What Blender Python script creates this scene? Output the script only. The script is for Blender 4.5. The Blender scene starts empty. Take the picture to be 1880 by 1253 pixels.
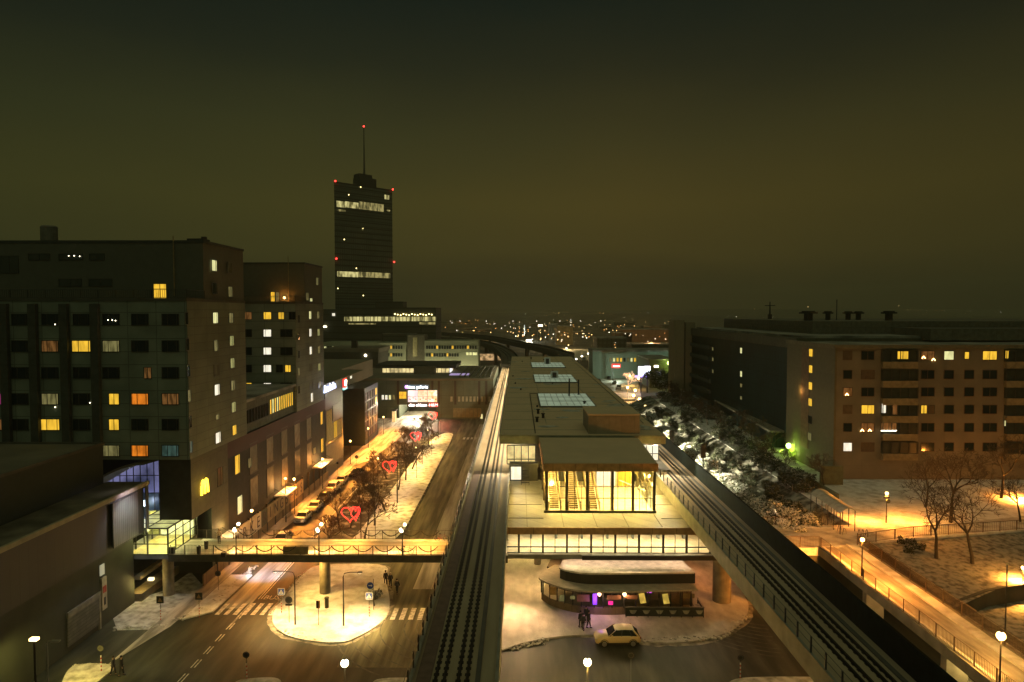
import bpy, math, random
from mathutils import Vector, Matrix, noise
random.seed(7)
R = math.radians
SC = bpy.context.scene
COL = SC.collection
# ------------------------------------------------------------ camera
F = 1253.0; PITCH = math.atan(52.5/F); YAW = math.atan(12/F)
CAMZ = 33.0
cam_d = bpy.data.cameras.new('camera'); cam_d.sensor_width = 36; cam_d.lens = 36*F/1880
cam_d.clip_start = .5; cam_d.clip_end = 20000
cam = bpy.data.objects.new('camera', cam_d); COL.objects.link(cam)
cam.location = (0, 0, CAMZ); cam.rotation_euler = (math.pi/2-PITCH, 0, YAW)
SC.camera = cam
SC.view_settings.view_transform = 'Standard'; SC.view_settings.look = 'None'
SC.view_settings.exposure = 0.0; SC.view_settings.gamma = 1
SC.cycles.use_denoising = True
SC.cycles.max_bounces = 5; SC.cycles.diffuse_bounces = 2; SC.cycles.glossy_bounces = 2
SC.cycles.transmission_bounces = 4; SC.cycles.transparent_max_bounces = 8; SC.cycles.volume_bounces = 0
SC.cycles.sample_clamp_indirect = 3.0
SC.cycles.caustics_reflective = False; SC.cycles.caustics_refractive = False
SC.cycles.volume_max_steps = 64
# ------------------------------------------------------------ night sky lit from below by the town
w = bpy.data.worlds.new('World'); SC.world = w; w.use_nodes = True
nt = w.node_tree; N = nt.nodes; L = nt.links
bg = N['Background']
tc = N.new('ShaderNodeTexCoord'); sp = N.new('ShaderNodeSeparateXYZ'); L.new(tc.outputs['Generated'], sp.inputs[0])
nz = N.new('ShaderNodeTexNoise'); nz.inputs['Scale'].default_value = 2.2; nz.inputs['Detail'].default_value = 5
mp = N.new('ShaderNodeMapping'); mp.inputs['Scale'].default_value = (1, 1, 3.2)
L.new(tc.outputs['Generated'], mp.inputs[0]); L.new(mp.outputs[0], nz.inputs[0])
ma = N.new('ShaderNodeMath'); ma.operation = 'MULTIPLY_ADD'; ma.inputs[1].default_value = .09; 
L.new(nz.outputs[0], ma.inputs[0]); L.new(sp.outputs[2], ma.inputs[2])
rp = N.new('ShaderNodeValToRGB'); L.new(ma.outputs[0], rp.inputs[0])
cr = rp.color_ramp
SKY = [(0.0, (.011, .010, .0058)), (.03, (.014, .0122, .0064)), (.075, (.026, .0215, .008)), (.13, (.058, .047, .0125)), (.20, (.066, .054, .0135)),
       (.29, (.041, .039, .0135)), (.38, (.0165, .0195, .0110)), (.46, (.0058, .0115, .0098)), (.58, (.007, .014, .0115)), (.80, (.160, .155, .078))]
cr.elements[0].position = SKY[0][0]; cr.elements[0].color = (*SKY[0][1], 1)
cr.elements[1].position = SKY[-1][0]; cr.elements[1].color = (*SKY[-1][1], 1)
for p_, c_ in SKY[1:-1]:
    e = cr.elements.new(p_); e.color = (*c_, 1)
az = N.new('ShaderNodeMapRange'); az.inputs[1].default_value = -.62; az.inputs[2].default_value = .62; L.new(sp.outputs[0], az.inputs[0])
tr_ = N.new('ShaderNodeValToRGB'); L.new(az.outputs[0], tr_.inputs[0]); te_ = tr_.color_ramp.elements
te_[0].position = 0; te_[0].color = (.62, .76, .82, 1); te_[1].position = 1; te_[1].color = (.74, .72, .70, 1)
e = te_.new(.32); e.color = (.90, .96, .93, 1); e = te_.new(.62); e.color = (1.10, 1.0, .90, 1)
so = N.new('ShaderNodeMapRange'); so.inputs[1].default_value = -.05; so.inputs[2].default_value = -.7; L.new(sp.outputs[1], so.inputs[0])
tint = N.new('ShaderNodeMix'); tint.data_type = 'RGBA'; L.new(so.outputs[0], tint.inputs[0]); L.new(tr_.outputs[0], tint.inputs[6]); tint.inputs[7].default_value = (2.1, 2.6, 2.7, 1)  # unseen southern sky brightened and tinted teal to fill south-facing walls
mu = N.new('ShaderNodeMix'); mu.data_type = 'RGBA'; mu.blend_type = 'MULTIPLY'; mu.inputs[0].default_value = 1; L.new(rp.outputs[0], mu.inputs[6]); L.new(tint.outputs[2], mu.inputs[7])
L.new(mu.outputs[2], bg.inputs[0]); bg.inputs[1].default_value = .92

# ------------------------------------------------------------ unprojection of surveyed points onto known planes
cb, sb, ca, sa = math.cos(YAW), math.sin(YAW), math.cos(PITCH), math.sin(PITCH)
Rv = Vector((cb, sb, 0)); Fv = Vector((-sb*ca, cb*ca, -sa)); Uv = Rv.cross(Fv)
def ray(u, v): return Fv + Rv*((u-940)/F) - Uv*((v-626.5)/F)
def PZ(u, v, z=0.0):
    r = ray(u, v); t = (z-CAMZ)/r.z; return Vector((r.x*t, r.y*t, z))
def PY(u, v, y):
    r = ray(u, v); t = y/r.y; return Vector((r.x*t, y, CAMZ+r.z*t))
def PX(u, v, x):
    r = ray(u, v); t = x/r.x; return Vector((x, r.y*t, CAMZ+r.z*t))

TENS = ['', 'ten', 'twenty', 'thirty', 'forty', 'fifty', 'sixty', 'seventy']
ONES = ['', 'first', 'second', 'third', 'fourth', 'fifth', 'sixth', 'seventh', 'eighth', 'ninth', 'tenth', 'eleventh', 'twelfth', 'thirteenth', 'fourteenth', 'fifteenth', 'sixteenth', 'seventeenth', 'eighteenth', 'nineteenth']
def ordinal(n):
    if n < 20: return ONES[n]
    return (TENS[n//10][:-1]+'ieth') if n % 10 == 0 else TENS[n//10]+' '+ONES[n % 10]
# ------------------------------------------------------------ materials
MATS = {}
def _nodes(name):
    m = bpy.data.materials.new(name); m.use_nodes = True
    return m, m.node_tree.nodes, m.node_tree.links, m.node_tree.nodes['Principled BSDF']
def mat(name, col, rough=.8, var=.25, scale=1.5, metal=0, spec=None, stretch=None, col2=None, bump=0, bscale=8, detail=5, ramp=None, snow=None, joints=None):
    """one surface: colour varied by noise in world space, optional joints (brick grid) and snow on faces that look up"""
    if name in MATS: return MATS[name]
    m, n, l, b = _nodes(name)
    b.inputs['Roughness'].default_value = rough; b.inputs['Metallic'].default_value = metal
    if spec is not None: b.inputs['Specular IOR Level'].default_value = spec
    g = n.new('ShaderNodeNewGeometry')
    mpn = n.new('ShaderNodeMapping'); l.new(g.outputs['Position'], mpn.inputs[0])
    if stretch: mpn.inputs['Scale'].default_value = stretch
    t = n.new('ShaderNodeTexNoise'); t.inputs['Scale'].default_value = scale; t.inputs['Detail'].default_value = detail
    l.new(mpn.outputs[0], t.inputs[0])
    r = n.new('ShaderNodeValToRGB'); l.new(t.outputs[0], r.inputs[0])
    lo, hi = ramp or (.3, .7)
    r.color_ramp.elements[0].position = lo; r.color_ramp.elements[1].position = hi
    c2 = col2 or tuple(min(1, c*(1+var)) for c in col)
    c1 = col if col2 else tuple(c*(1-var) for c in col)
    r.color_ramp.elements[0].color = (*c1, 1); r.color_ramp.elements[1].color = (*c2, 1)
    out = r.outputs[0]
    if joints:
        jw, jh, js, jc = joints
        s = n.new('ShaderNodeSeparateXYZ'); l.new(g.outputs['Position'], s.inputs[0])
        a = n.new('ShaderNodeMath'); a.operation = 'ADD'; l.new(s.outputs[0], a.inputs[0]); l.new(s.outputs[1], a.inputs[1])
        c = n.new('ShaderNodeCombineXYZ'); l.new(a.outputs[0], c.inputs[0]); l.new(s.outputs[2], c.inputs[1])
        bt = n.new('ShaderNodeTexBrick'); l.new(c.outputs[0], bt.inputs['Vector'])
        bt.offset = 0 if jw > 1 else .5
        bt.inputs['Scale'].default_value = 1; bt.inputs['Brick Width'].default_value = jw; bt.inputs['Row Height'].default_value = jh
        bt.inputs['Mortar Size'].default_value = js; bt.inputs['Color1'].default_value = (1, 1, 1, 1); bt.inputs['Color2'].default_value = (.86, .86, .86, 1)
        bt.inputs['Mortar'].default_value = (jc, jc, jc, 1)
        mx = n.new('ShaderNodeMix'); mx.data_type = 'RGBA'; mx.blend_type = 'MULTIPLY'; mx.inputs[0].default_value = 1
        l.new(out, mx.inputs[6]); l.new(bt.outputs[0], mx.inputs[7]); out = mx.outputs[2]
    if snow:
        s2 = n.new('ShaderNodeSeparateXYZ'); l.new(g.outputs['Normal'], s2.inputs[0])
        rr = n.new('ShaderNodeMapRange'); rr.inputs[1].default_value = snow[0]; rr.inputs[2].default_value = snow[1]
        t2 = n.new('ShaderNodeTexNoise'); t2.inputs['Scale'].default_value = snow[2]
        l.new(g.outputs['Position'], t2.inputs[0])
        ad = n.new('ShaderNodeMath'); ad.operation = 'MULTIPLY_ADD'; ad.inputs[1].default_value = .7
        l.new(t2.outputs[0], ad.inputs[0]); l.new(s2.outputs[2], ad.inputs[2])
        l.new(ad.outputs[0], rr.inputs[0])
        mx = n.new('ShaderNodeMix'); mx.data_type = 'RGBA'
        l.new(rr.outputs[0], mx.inputs[0]); l.new(out, mx.inputs[6]); mx.inputs[7].default_value = (.72, .72, .72, 1); out = mx.outputs[2]
    l.new(out, b.inputs['Base Color'])
    if bump:
        t3 = n.new('ShaderNodeTexNoise'); t3.inputs['Scale'].default_value = bscale; t3.inputs['Detail'].default_value = 4
        l.new(mpn.outputs[0], t3.inputs[0])
        bp = n.new('ShaderNodeBump'); bp.inputs['Distance'].default_value = bump; bp.inputs['Strength'].default_value = 1
        l.new(t3.outputs[0], bp.inputs['Height']); l.new(bp.outputs[0], b.inputs['Normal'])
    MATS[name] = m; return m
def emat(name, col, strength, noise_=0, scale=3.0, col2=None):
    if name in MATS: return MATS[name]
    m, n, l, b = _nodes(name)
    b.inputs['Base Color'].default_value = (*[c*.3 for c in col], 1); b.inputs['Roughness'].default_value = .4
    b.inputs['Emission Strength'].default_value = strength
    if noise_:
        tcn = n.new('ShaderNodeNewGeometry'); t = n.new('ShaderNodeTexNoise'); t.inputs['Scale'].default_value = scale; t.inputs['Detail'].default_value = 2
        mq = n.new('ShaderNodeMapping'); mq.inputs['Scale'].default_value = (2.2, 2.2, .55) if 'room' in name else ((1.6, 1.6, .5) if 'office' in name else (1, 1, 1)); l.new(tcn.outputs['Position'], mq.inputs[0]); l.new(mq.outputs[0], t.inputs[0])
        r = n.new('ShaderNodeValToRGB'); r.color_ramp.elements[0].position = .38; r.color_ramp.elements[1].position = .6
        c2 = col2 or tuple(c*(1-noise_) for c in col)
        r.color_ramp.elements[0].color = (*c2, 1); r.color_ramp.elements[1].color = (*col, 1)
        l.new(t.outputs[0], r.inputs[0]); l.new(r.outputs[0], b.inputs['Emission Color'])
    else: b.inputs['Emission Color'].default_value = (*col, 1)
    MATS[name] = m; return m
def glass(name, tint=(.9, .95, .9), alpha=.12, rough=.05):
    if name in MATS: return MATS[name]
    m, n, l, b = _nodes(name)
    tr = n.new('ShaderNodeBsdfTransparent'); tr.inputs[0].default_value = (*tint, 1)
    gl = n.new('ShaderNodeBsdfGlossy'); gl.inputs['Roughness'].default_value = rough; gl.inputs[0].default_value = (.9, .9, .9, 1)
    mx = n.new('ShaderNodeMixShader'); mx.inputs[0].default_value = alpha
    l.new(tr.outputs[0], mx.inputs[1]); l.new(gl.outputs[0], mx.inputs[2]); l.new(mx.outputs[0], n['Material Output'].inputs[0])
    MATS[name] = m; return m

# ------------------------------------------------------------ mesh builder and object helpers
class MB:
    def __init__(s): s.v = []; s.f = []
    def add(s, vs, fs):
        o = len(s.v); s.v += [tuple(p) for p in vs]; s.f += [tuple(i+o for i in f) for f in fs]; return s
    def box(s, x0, x1, y0, y1, z0, z1, M=None):
        vs = [Vector((x, y, z)) for z in (z0, z1) for y in (y0, y1) for x in (x0, x1)]
        if M: vs = [M @ p for p in vs]
        return s.add(vs, [(0, 2, 3, 1), (4, 5, 7, 6), (0, 1, 5, 4), (1, 3, 7, 5), (3, 2, 6, 7), (2, 0, 4, 6)])
    def prism(s, poly, z0, z1, top=None):
        n = len(poly)
        area = sum(poly[i][0]*poly[(i+1) % n][1]-poly[(i+1) % n][0]*poly[i][1] for i in range(n))
        if area < 0: poly = list(poly)[::-1]
        tp = top or poly
        vs = [(p[0], p[1], z0) for p in poly]+[(p[0], p[1], z1) for p in tp]
        return s.add(vs, [tuple(range(n-1, -1, -1)), tuple(range(n, 2*n))]+[(i, (i+1) % n, n+(i+1) % n, n+i) for i in range(n)])
    def quad(s, *p): return s.add(p, [tuple(range(len(p)))])
    def tube(s, pts, r, n=6, cap=True):
        pts = [Vector(p) for p in pts]; rs = r if isinstance(r, (list, tuple)) else [r]*len(pts)
        vs = []
        for i, p in enumerate(pts):
            d = (pts[min(i+1, len(pts)-1)]-pts[max(i-1, 0)]).normalized()
            a = d.cross(Vector((0, 0, 1)) if abs(d.z) < .95 else Vector((1, 0, 0))).normalized(); b = d.cross(a)
            vs += [p+(a*math.cos(2*math.pi*k/n)+b*math.sin(2*math.pi*k/n))*rs[i] for k in range(n)]
        fs = [(i*n+k, i*n+(k+1) % n, (i+1)*n+(k+1) % n, (i+1)*n+k) for i in range(len(pts)-1) for k in range(n)]
        if cap: fs += [tuple(range(n-1, -1, -1)), tuple(range((len(pts)-1)*n, len(pts)*n))]
        return s.add(vs, fs)
    def sphere(s, c, r, n=12, m=8, sz=1.0):
        vs = [(c[0], c[1], c[2]+r*sz)]
        for j in range(1, m):
            t = math.pi*j/m
            vs += [(c[0]+r*math.sin(t)*math.cos(2*math.pi*k/n), c[1]+r*math.sin(t)*math.sin(2*math.pi*k/n), c[2]+r*sz*math.cos(t)) for k in range(n)]
        vs.append((c[0], c[1], c[2]-r*sz))
        fs = [(0, 1+k, 1+(k+1) % n) for k in range(n)]
        for j in range(m-2): fs += [(1+j*n+k, 1+(j+1)*n+k, 1+(j+1)*n+(k+1) % n, 1+j*n+(k+1) % n) for k in range(n)]
        e = len(vs)-1; o = 1+(m-2)*n
        fs += [(e, o+(k+1) % n, o+k) for k in range(n)]
        return s.add(vs, fs)
    def cyl(s, x, y, z0, z1, r, n=16, r2=None):
        return s.tube([(x, y, z0), (x, y, z1)], [r, r if r2 is None else r2], n)
    def build(s, name, m, parent=None, smooth=False, **kw):
        me = bpy.data.meshes.new(name); off = parent.matrix_world.translation if False else (wloc(parent) if parent else Vector((0, 0, 0)))
        me.from_pydata([(p[0]-off.x, p[1]-off.y, p[2]-off.z) for p in s.v], [], s.f)
        me.materials.append(m)
        if smooth: me.polygons.foreach_set('use_smooth', [True]*len(me.polygons))
        me.update()
        o = bpy.data.objects.new(name, me); COL.objects.link(o)
        if parent: o.parent = parent
        for k, v in kw.items(): o[k] = v
        return o
def wloc(o):
    v = Vector((0, 0, 0))
    while o: v += Vector(o.location); o = o.parent
    return v
def thing(name, label, cat, loc=(0, 0, 0), group=None, rz=0):
    o = bpy.data.objects.new(name, None); COL.objects.link(o); o.location = loc; o.rotation_euler = (0, 0, rz)
    o.empty_display_size = .2
    o['label'] = label; o['category'] = cat
    if group: o['group'] = group
    return o
def tag(o, label, cat, group=None):
    o['label'] = label; o['category'] = cat
    if group: o['group'] = group
    return o
KIDS = {}
def dup(root, loc, rz=0, label=None, sc=None, group=None):
    if not KIDS.get('n') == len(bpy.data.objects):
        KIDS.clear()
        for o in bpy.data.objects:
            if o.parent: KIDS.setdefault(o.parent.name, []).append(o)
    def rec(o, p):
        c = o.copy(); COL.objects.link(c); c.parent = p
        for ch in KIDS.get(o.name, []): rec(ch, c)
        return c
    c = rec(root, None); c.location = loc; c.rotation_euler = (0, 0, rz)
    if sc: c.scale = (sc, sc, sc)
    if label: c['label'] = label
    if group: c['group'] = group
    KIDS.clear()
    return c
def struct(name, mb, m, **kw): return mb.build(name, m, None, kind='structure', **kw)
LK = 3.2
def lamp(name, parent, loc, power, col, r=.12, typ='POINT', aim=None, spot=110, blend=.6):
    power *= LK
    d = bpy.data.lights.new(name, typ); d.energy = power; d.color = col
    if typ in ('POINT', 'SPOT'): d.shadow_soft_size = r
    if typ == 'SPOT': d.spot_size = R(spot); d.spot_blend = blend
    o = bpy.data.objects.new(name, d); COL.objects.link(o)
    off = wloc(parent) if parent else Vector((0, 0, 0))
    o.location = Vector(loc)-off
    if parent: o.parent = parent
    if aim is not None:
        o.rotation_euler = (Vector(aim)-Vector(loc)).to_track_quat('-Z', 'Y').to_euler()
    return o
def area(name, parent, loc, sx, sy, power, col, aim):
    power *= LK
    d = bpy.data.lights.new(name, 'AREA'); d.shape = 'RECTANGLE'; d.size = sx; d.size_y = sy; d.energy = power; d.color = col
    o = bpy.data.objects.new(name, d); COL.objects.link(o); off = wloc(parent) if parent else Vector((0, 0, 0))
    o.location = Vector(loc)-off; o.parent = parent
    o.rotation_euler = (Vector(aim)-Vector(loc)).to_track_quat('-Z', 'Y').to_euler()
    return o
def text(name, body, m, parent, loc, size, rot=(math.pi/2, 0, 0), ext=.02, align='CENTER', shear=0):
    c = bpy.data.curves.new(name, 'FONT'); c.body = body; c.size = size; c.extrude = ext; c.align_x = align; c.align_y = 'CENTER'; c.shear = shear
    c.materials.append(m)
    o = bpy.data.objects.new(name, c); COL.objects.link(o)
    o.location = Vector(loc)-(wloc(parent) if parent else Vector((0, 0, 0))); o.rotation_euler = rot
    if parent: o.parent = parent
    bpy.context.view_layer.update()
    me = bpy.data.meshes.new_from_object(o.evaluated_get(bpy.context.evaluated_depsgraph_get())); q = bpy.data.objects.new(name, me); COL.objects.link(q)
    q.location = o.location; q.rotation_euler = o.rotation_euler; q.parent = parent; bpy.data.objects.remove(o)
    return q

SODIUM = (1, .33, .035); WARM = (1, .60, .22); YELL = (1, .72, .22); WHITE = (1, .86, .62); COOL = (.72, .85, 1)
# surfaces
M_asph = mat('wet_asphalt', (.022, .025, .018), .6, spec=.3, col2=(.080, .082, .060), scale=.35, stretch=(2.2, .35, 1), ramp=(.42, .75), bump=.01, bscale=6)
M_pave = mat('trodden_snow_on_paving', (.16, .15, .13), .75, col2=(.55, .54, .5), scale=.5, stretch=(2.2, .3, 1), ramp=(.35, .62), bump=.03, bscale=3)
M_bus = mat('salted_bus_lane', (.075, .072, .045), .7, spec=.2, col2=(.25, .235, .15), scale=.45, stretch=(2.5, .18, 1), ramp=(.4, .72), bump=.01)
M_snow = mat('fresh_snow', (.50, .49, .46), .8, col2=(.80, .80, .80), scale=.7, ramp=(.34, .56), bump=.12, bscale=2.4, detail=9)
M_snowd = mat('trampled_snow', (.26, .25, .21), .8, col2=(.62, .61, .58), scale=1.3, ramp=(.32, .62), bump=.08, bscale=2.2, detail=8)
M_roofsnow = mat('snow_on_roof', (.55, .54, .52), .85, var=.08, scale=.25, bump=.03, bscale=.8)
M_roofd = mat('roof_felt_with_thin_snow', (.10, .10, .085), .85, col2=(.34, .33, .29), scale=.22, ramp=(.35, .65))
M_paint = mat('worn_white_paint', (.30, .29, .26), .6, col2=(.72, .7, .66), scale=2.5, ramp=(.35, .55))
M_conc = mat('concrete', (.20, .19, .16), .8, var=.2, scale=.6, joints=(2.7, 30, .03, .7))
M_concp = mat('plain_concrete', (.24, .23, .19), .8, var=.25, scale=.8)
M_concd = mat('dark_concrete', (.07, .068, .055), .8, var=.3, scale=.5)
M_dark = mat('dark_steel', (.022, .022, .02), .5, var=.2)
M_grey = mat('grey_metal', (.16, .165, .15), .45, var=.15, metal=.5)
M_white = mat('white_painted_metal', (.6, .6, .56), .5, var=.1)
M_panelL = mat('beige_facade_panels', (.17, .19, .14), .8, var=.22, scale=.3, joints=(3.2, .98, .03, .55))
M_panelS = mat('grey_facade_panels', (.21, .235, .19), .8, var=.22, scale=.35, joints=(3.3, 1.5, .05, .5))
M_brickd = mat('dark_brown_brick', (.026, .027, .023), .85, var=.25, scale=1.2, joints=(.5, .15, .012, .7))
M_copper = mat('copper_fascia', (.46, .28, .12), .5, var=.3, scale=1.4, joints=(2.7, 30, .03, .4), metal=.2)
M_pink = mat('salmon_render', (.19, .165, .125), .85, var=.14, scale=.4, joints=(6.5, 2.9, .02, .8))
M_teal = mat('dark_teal_glazing', (.012, .032, .031), .5, spec=.15, var=.3, scale=.2, joints=(1.6, 2.9, .06, .3))
M_tealw = mat('pale_teal_cladding', (.16, .24, .18), .7, var=.15, scale=.2)
M_tealf = mat('teal_mall_cladding', (.09, .125, .095), .7, var=.25, scale=.25, joints=(3.4, 3.6, .05, .5))
M_ribbed = mat('ribbed_metal_cladding', (.15, .15, .125), .5, var=.08, metal=.3, joints=(.35, 50, .05, .45))
M_clad = mat('brown_metal_cladding', (.036, .038, .030), .6, var=.15, joints=(1.1, 60, .03, .6), scale=.2)
M_rail = mat('steel_rail', (.018, .017, .013), .8, var=.2, spec=.1)
M_winD = mat('dark_window_glass', (.012, .022, .024), .12, var=.3, scale=.4, spec=.3)
M_winF = mat('window_frame', (.12, .12, .10), .6, var=.1)
M_winFd = mat('dark_window_frame', (.03, .032, .028), .6, var=.1)
E_yel = emat('lit_room_yellow', (1, .58, .045), 1.05, .35, .9)
E_org = emat('lit_room_orange', (1, .27, .02), .8, .5, 1.2)
E_pale = emat('lit_room_pale_yellow', (.95, .92, .42), 1.0, .35, 1.2)
E_wht = emat('lit_room_white', (1, .93, .72), 1.15, .25, 1.0)
E_dim = emat('dimly_lit_room', (.34, .30, .11), .55, .6, 1.2)
E_dimo = emat('dimly_lit_orange_room', (.50, .22, .06), .3, .7, 1.6)
E_cyan = emat('dim_teal_room', (.12, .24, .20), .32, .6, 1.2)
E_magenta = emat('magenta_room', (.5, .04, .25), .6, .3)
E_lampO = emat('sodium_lamp_glow', (1, .62, .22), 9)
E_lampW = emat('warm_lamp_glow', (1, .86, .58), 9)
E_lampY = emat('yellow_lamp_glow', (1, .80, .3), 7)
E_red = emat('red_light_glow', (1, .04, .03), 6)
E_neon = emat('red_neon_tube', (1, .035, .03), 3.4)
HAZE = 0.00028
# ================================================================ SETTING
def sheet(name, pts, z, m, **kw):
    mb = MB(); mb.quad(*[(p[0], p[1], z) for p in pts]); me = mb.build(name, m, None, kind='structure', **kw)
    if me.data.polygons[0].normal.z < 0: me.data.flip_normals()
    return me
def slab(name, pts, z0, z1, m):
    return struct(name, MB().prism([(p[0], p[1]) for p in pts], z0, z1), m)
def pz(pts, z=0): return [PZ(u, v, z) for u, v in pts]
def smooth_poly(pts, k=2):
    for _ in range(k):
        q = []
        for i, p in enumerate(pts):
            a = Vector(p[:2]); b = Vector(pts[(i+1) % len(pts)][:2]); q += [a*.75+b*.25, a*.25+b*.75]
        pts = q
    return pts
M_ground = mat('ground_far', (.035, .034, .026), .9, col2=(.13, .12, .09), scale=.03, ramp=(.4, .7))
mb = MB(); n_ = 44
def gz(x, y):
    d = math.hypot(x, y)
    if y < 900: return 0
    h = 70*max(0, (d-1400)/5000)*(0.6+.8*noise.noise(Vector((x*.0006, y*.0006, 3))))+ (26*max(0, noise.noise(Vector((x*.0012, y*.0012, 9)))) if d > 1100 else 0)
    return max(0, h)
xs = [-9000, -6500, -4800, -3600, -2800, -2200, -1700, -1300, -1000, -750, -500, -300, -100, 100, 300, 500, 750, 1000, 1300, 1700, 2200, 2800, 3600, 4800, 6500, 9000]
ys = [10, 400, 700, 900, 1100, 1300, 1500, 1700, 2000, 2300, 2700, 3200, 3800, 4500, 5500, 6800, 8500]
for y in ys:
    for x in xs: mb.v.append((x, y, gz(x, y)))
W_ = len(xs)
for j in range(len(ys)-1):
    for i in range(W_-1): mb.f.append((j*W_+i, j*W_+i+1, (j+1)*W_+i+1, (j+1)*W_+i))
struct('ground', mb, M_ground)
# roads
sheet('road', [(-60, 20), (60, 20), (60, 70), (45, 79), (41.4, 82), (41.4, 215), (26, 260), (-10, 214), (-60, 214), (-60, 150)], .004, M_asph)
M_orange = mat('salted_snow_street', (.19, .18, .16), .7, col2=(.60, .58, .54), scale=.55, stretch=(1.8, .22, 1), ramp=(.36, .6), bump=.03, bscale=3)
sheet('pavement', [(-38.4, 62), (-36.5, 70), (-36.2, 78), (-36.2, 96), (-35.3, 108), (-35.3, 133), (-35.5, 145), (-33.3, 150), (-31.6, 170), (-31, 190), (-30.5, 216), (-44, 216), (-44, 184), (-38.4, 184)], .10, M_orange)
sheet('path', pz([(205, 1128), (240, 1105), (300, 1085), (350, 1050), (372, 1075), (378, 1112), (330, 1135), (290, 1156), (215, 1158)]), .012, M_snowd)
sheet('pavement', [(-62, 183), (-44.2, 183), (-44.2, 216), (-62, 216)], .1, M_pave)
slab('verge', [(-36.1, 71.5), (-33.6, 73.5), (-33.4, 84), (-36.1, 84)], 0, .14, M_snow)
sheet('road', [(-16.9, 62), (-7.6, 62), (-7.6, 214), (-16.9, 214)], .010, M_bus)
sheet('road', [(-12.6, 80), (-8.0, 80), (-7.6, 200), (-11.5, 200)], .016, mat('compacted_snow_lane', (.22, .20, .15), .6, col2=(.60, .57, .48), scale=.4, stretch=(2.6, .2, 1), ramp=(.35, .62)))
isl = smooth_poly([(p.x, p.y) for p in pz([(600, 1037), (575, 1042), (560, 1052), (538, 1076), (518, 1104), (502, 1125), (499, 1142), (509, 1159), (532, 1172), (580, 1181), (630, 1183), (655, 1173), (684, 1157), (706, 1139), (717, 1115), (713, 1085), (706, 1060), (716, 1037)])])
def rim(poly, w, z):
    cx_ = sum(p[0] for p in poly)/len(poly); cy_ = sum(p[1] for p in poly)/len(poly); rr = random.Random(2)
    out = []
    for p in poly:
        d = Vector((p[0]-cx_, p[1]-cy_)); L_ = d.length; out.append((p[0]+d.x/L_*w*rr.uniform(.5, 1.3), p[1]+d.y/L_*w*rr.uniform(.5, 1.3)))
    sheet('slush_edge', out, z, mat('dirty_slush_edge', (.07, .062, .045), .75, col2=(.34, .31, .25), scale=1.1, ramp=(.36, .62), bump=.03, bscale=4))
rim(isl, .55, .0125)
slab('traffic_island', isl, 0, .13, M_snow)
slab('median', smooth_poly([(-29.4, 150), (-27.5, 176), (-22.5, 186), (-18.8, 187), (-17.0, 183), (-17.0, 140), (-17.0, 89.2), (-29.4, 89.2)], 1), 0, .13, mat('median_with_patchy_snow', (.035, .03, .022), .9, col2=(.30, .28, .23), scale=.7, ramp=(.5, .68), bump=.08, bscale=2))
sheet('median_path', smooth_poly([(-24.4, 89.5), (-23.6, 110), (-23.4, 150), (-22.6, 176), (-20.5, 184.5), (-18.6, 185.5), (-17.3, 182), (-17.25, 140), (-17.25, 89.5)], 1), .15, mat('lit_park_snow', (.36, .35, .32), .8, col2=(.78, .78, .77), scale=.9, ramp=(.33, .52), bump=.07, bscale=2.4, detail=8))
sheet('road', [(-33.3, 74.5), (-30.8, 74.5), (-29.9, 80), (-29.9, 97), (-32.9, 97)], .011, mat('salt_lane_with_lamp_pool', (.10, .105, .11), .55, col2=(.42, .44, .46), scale=.5, stretch=(2.4, .2, 1), ramp=(.35, .7)))  # salted lane, colour also paled and blued where the lamp pool falls
sheet('kerb', [(-30.5, 70), (-30.25, 70), (-30.25, 165), (-30.5, 165)], .014, mat('snow_line_by_kerb', (.12, .11, .09), .8, col2=(.45, .44, .40), scale=1.2, stretch=(1, .2, 1)))
fore = smooth_poly([(p.x, p.y) for p in pz([(905, 1203), (950, 1185), (1000, 1174), (1060, 1168), (1130, 1168), (1170, 1178), (1230, 1184), (1300, 1177), (1345, 1160), (1370, 1136), (1376, 1112), (1366, 1095), (1340, 1060), (1330, 1000), (905, 1000)])])
rim(fore, .6, .0135)
slab('forecourt', fore, 0, .13, mat('forecourt_snow', (.34, .32, .29), .75, col2=(.60, .57, .52), scale=.9, stretch=(1, .5, 1), ramp=(.3, .7), bump=.04, bscale=3, detail=9))
mb = MB(); rnd = random.Random(3)
for a, b in (((1165, 1177), (1330, 1172)), ((930, 1196), (1010, 1176)), ((1330, 1170), (1372, 1130))):
    p, q = PZ(*a), PZ(*b); k_ = int((q-p).length*9)
    for i in range(k_):
        c = p.lerp(q, rnd.random()); r_ = rnd.uniform(.06, .22)
        mb.sphere((c.x+rnd.gauss(0, .22), c.y+rnd.gauss(0, .28), .10), r_, 6, 4, .6)
mb.build('snow_lumps', M_snowd, None, kind='stuff')
mb = MB()
for a, b in (((205, 1156), (300, 1150)), ((300, 1150), (372, 1118)), ((127, 1225), (205, 1222)), ((160, 1253), (205, 1222)), ((560, 1052), (500, 1125)), ((510, 1160), (590, 1180)), ((383, 1112), (470, 1040))):
    p, q = PZ(*a), PZ(*b); k_ = int((q-p).length*7)
    for i in range(k_):
        c = p.lerp(q, rnd.random()); r_ = rnd.uniform(.05, .20)
        mb.sphere((c.x+rnd.gauss(0, .3), c.y+rnd.gauss(0, .2), .08), r_, 6, 4, .55)
mb.build('snow_lumps', M_snowd, None, kind='stuff')
slab('verge', smooth_poly(pz([(110, 1262), (127, 1226), (160, 1220), (205, 1222), (215, 1228), (180, 1253), (160, 1275), (110, 1290)])), 0, .14, M_snowd)
slab('verge', smooth_poly(pz([(425, 1253), (470, 1247), (512, 1246), (520, 1262), (500, 1290), (425, 1290)])), 0, .14, M_snowd)
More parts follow.
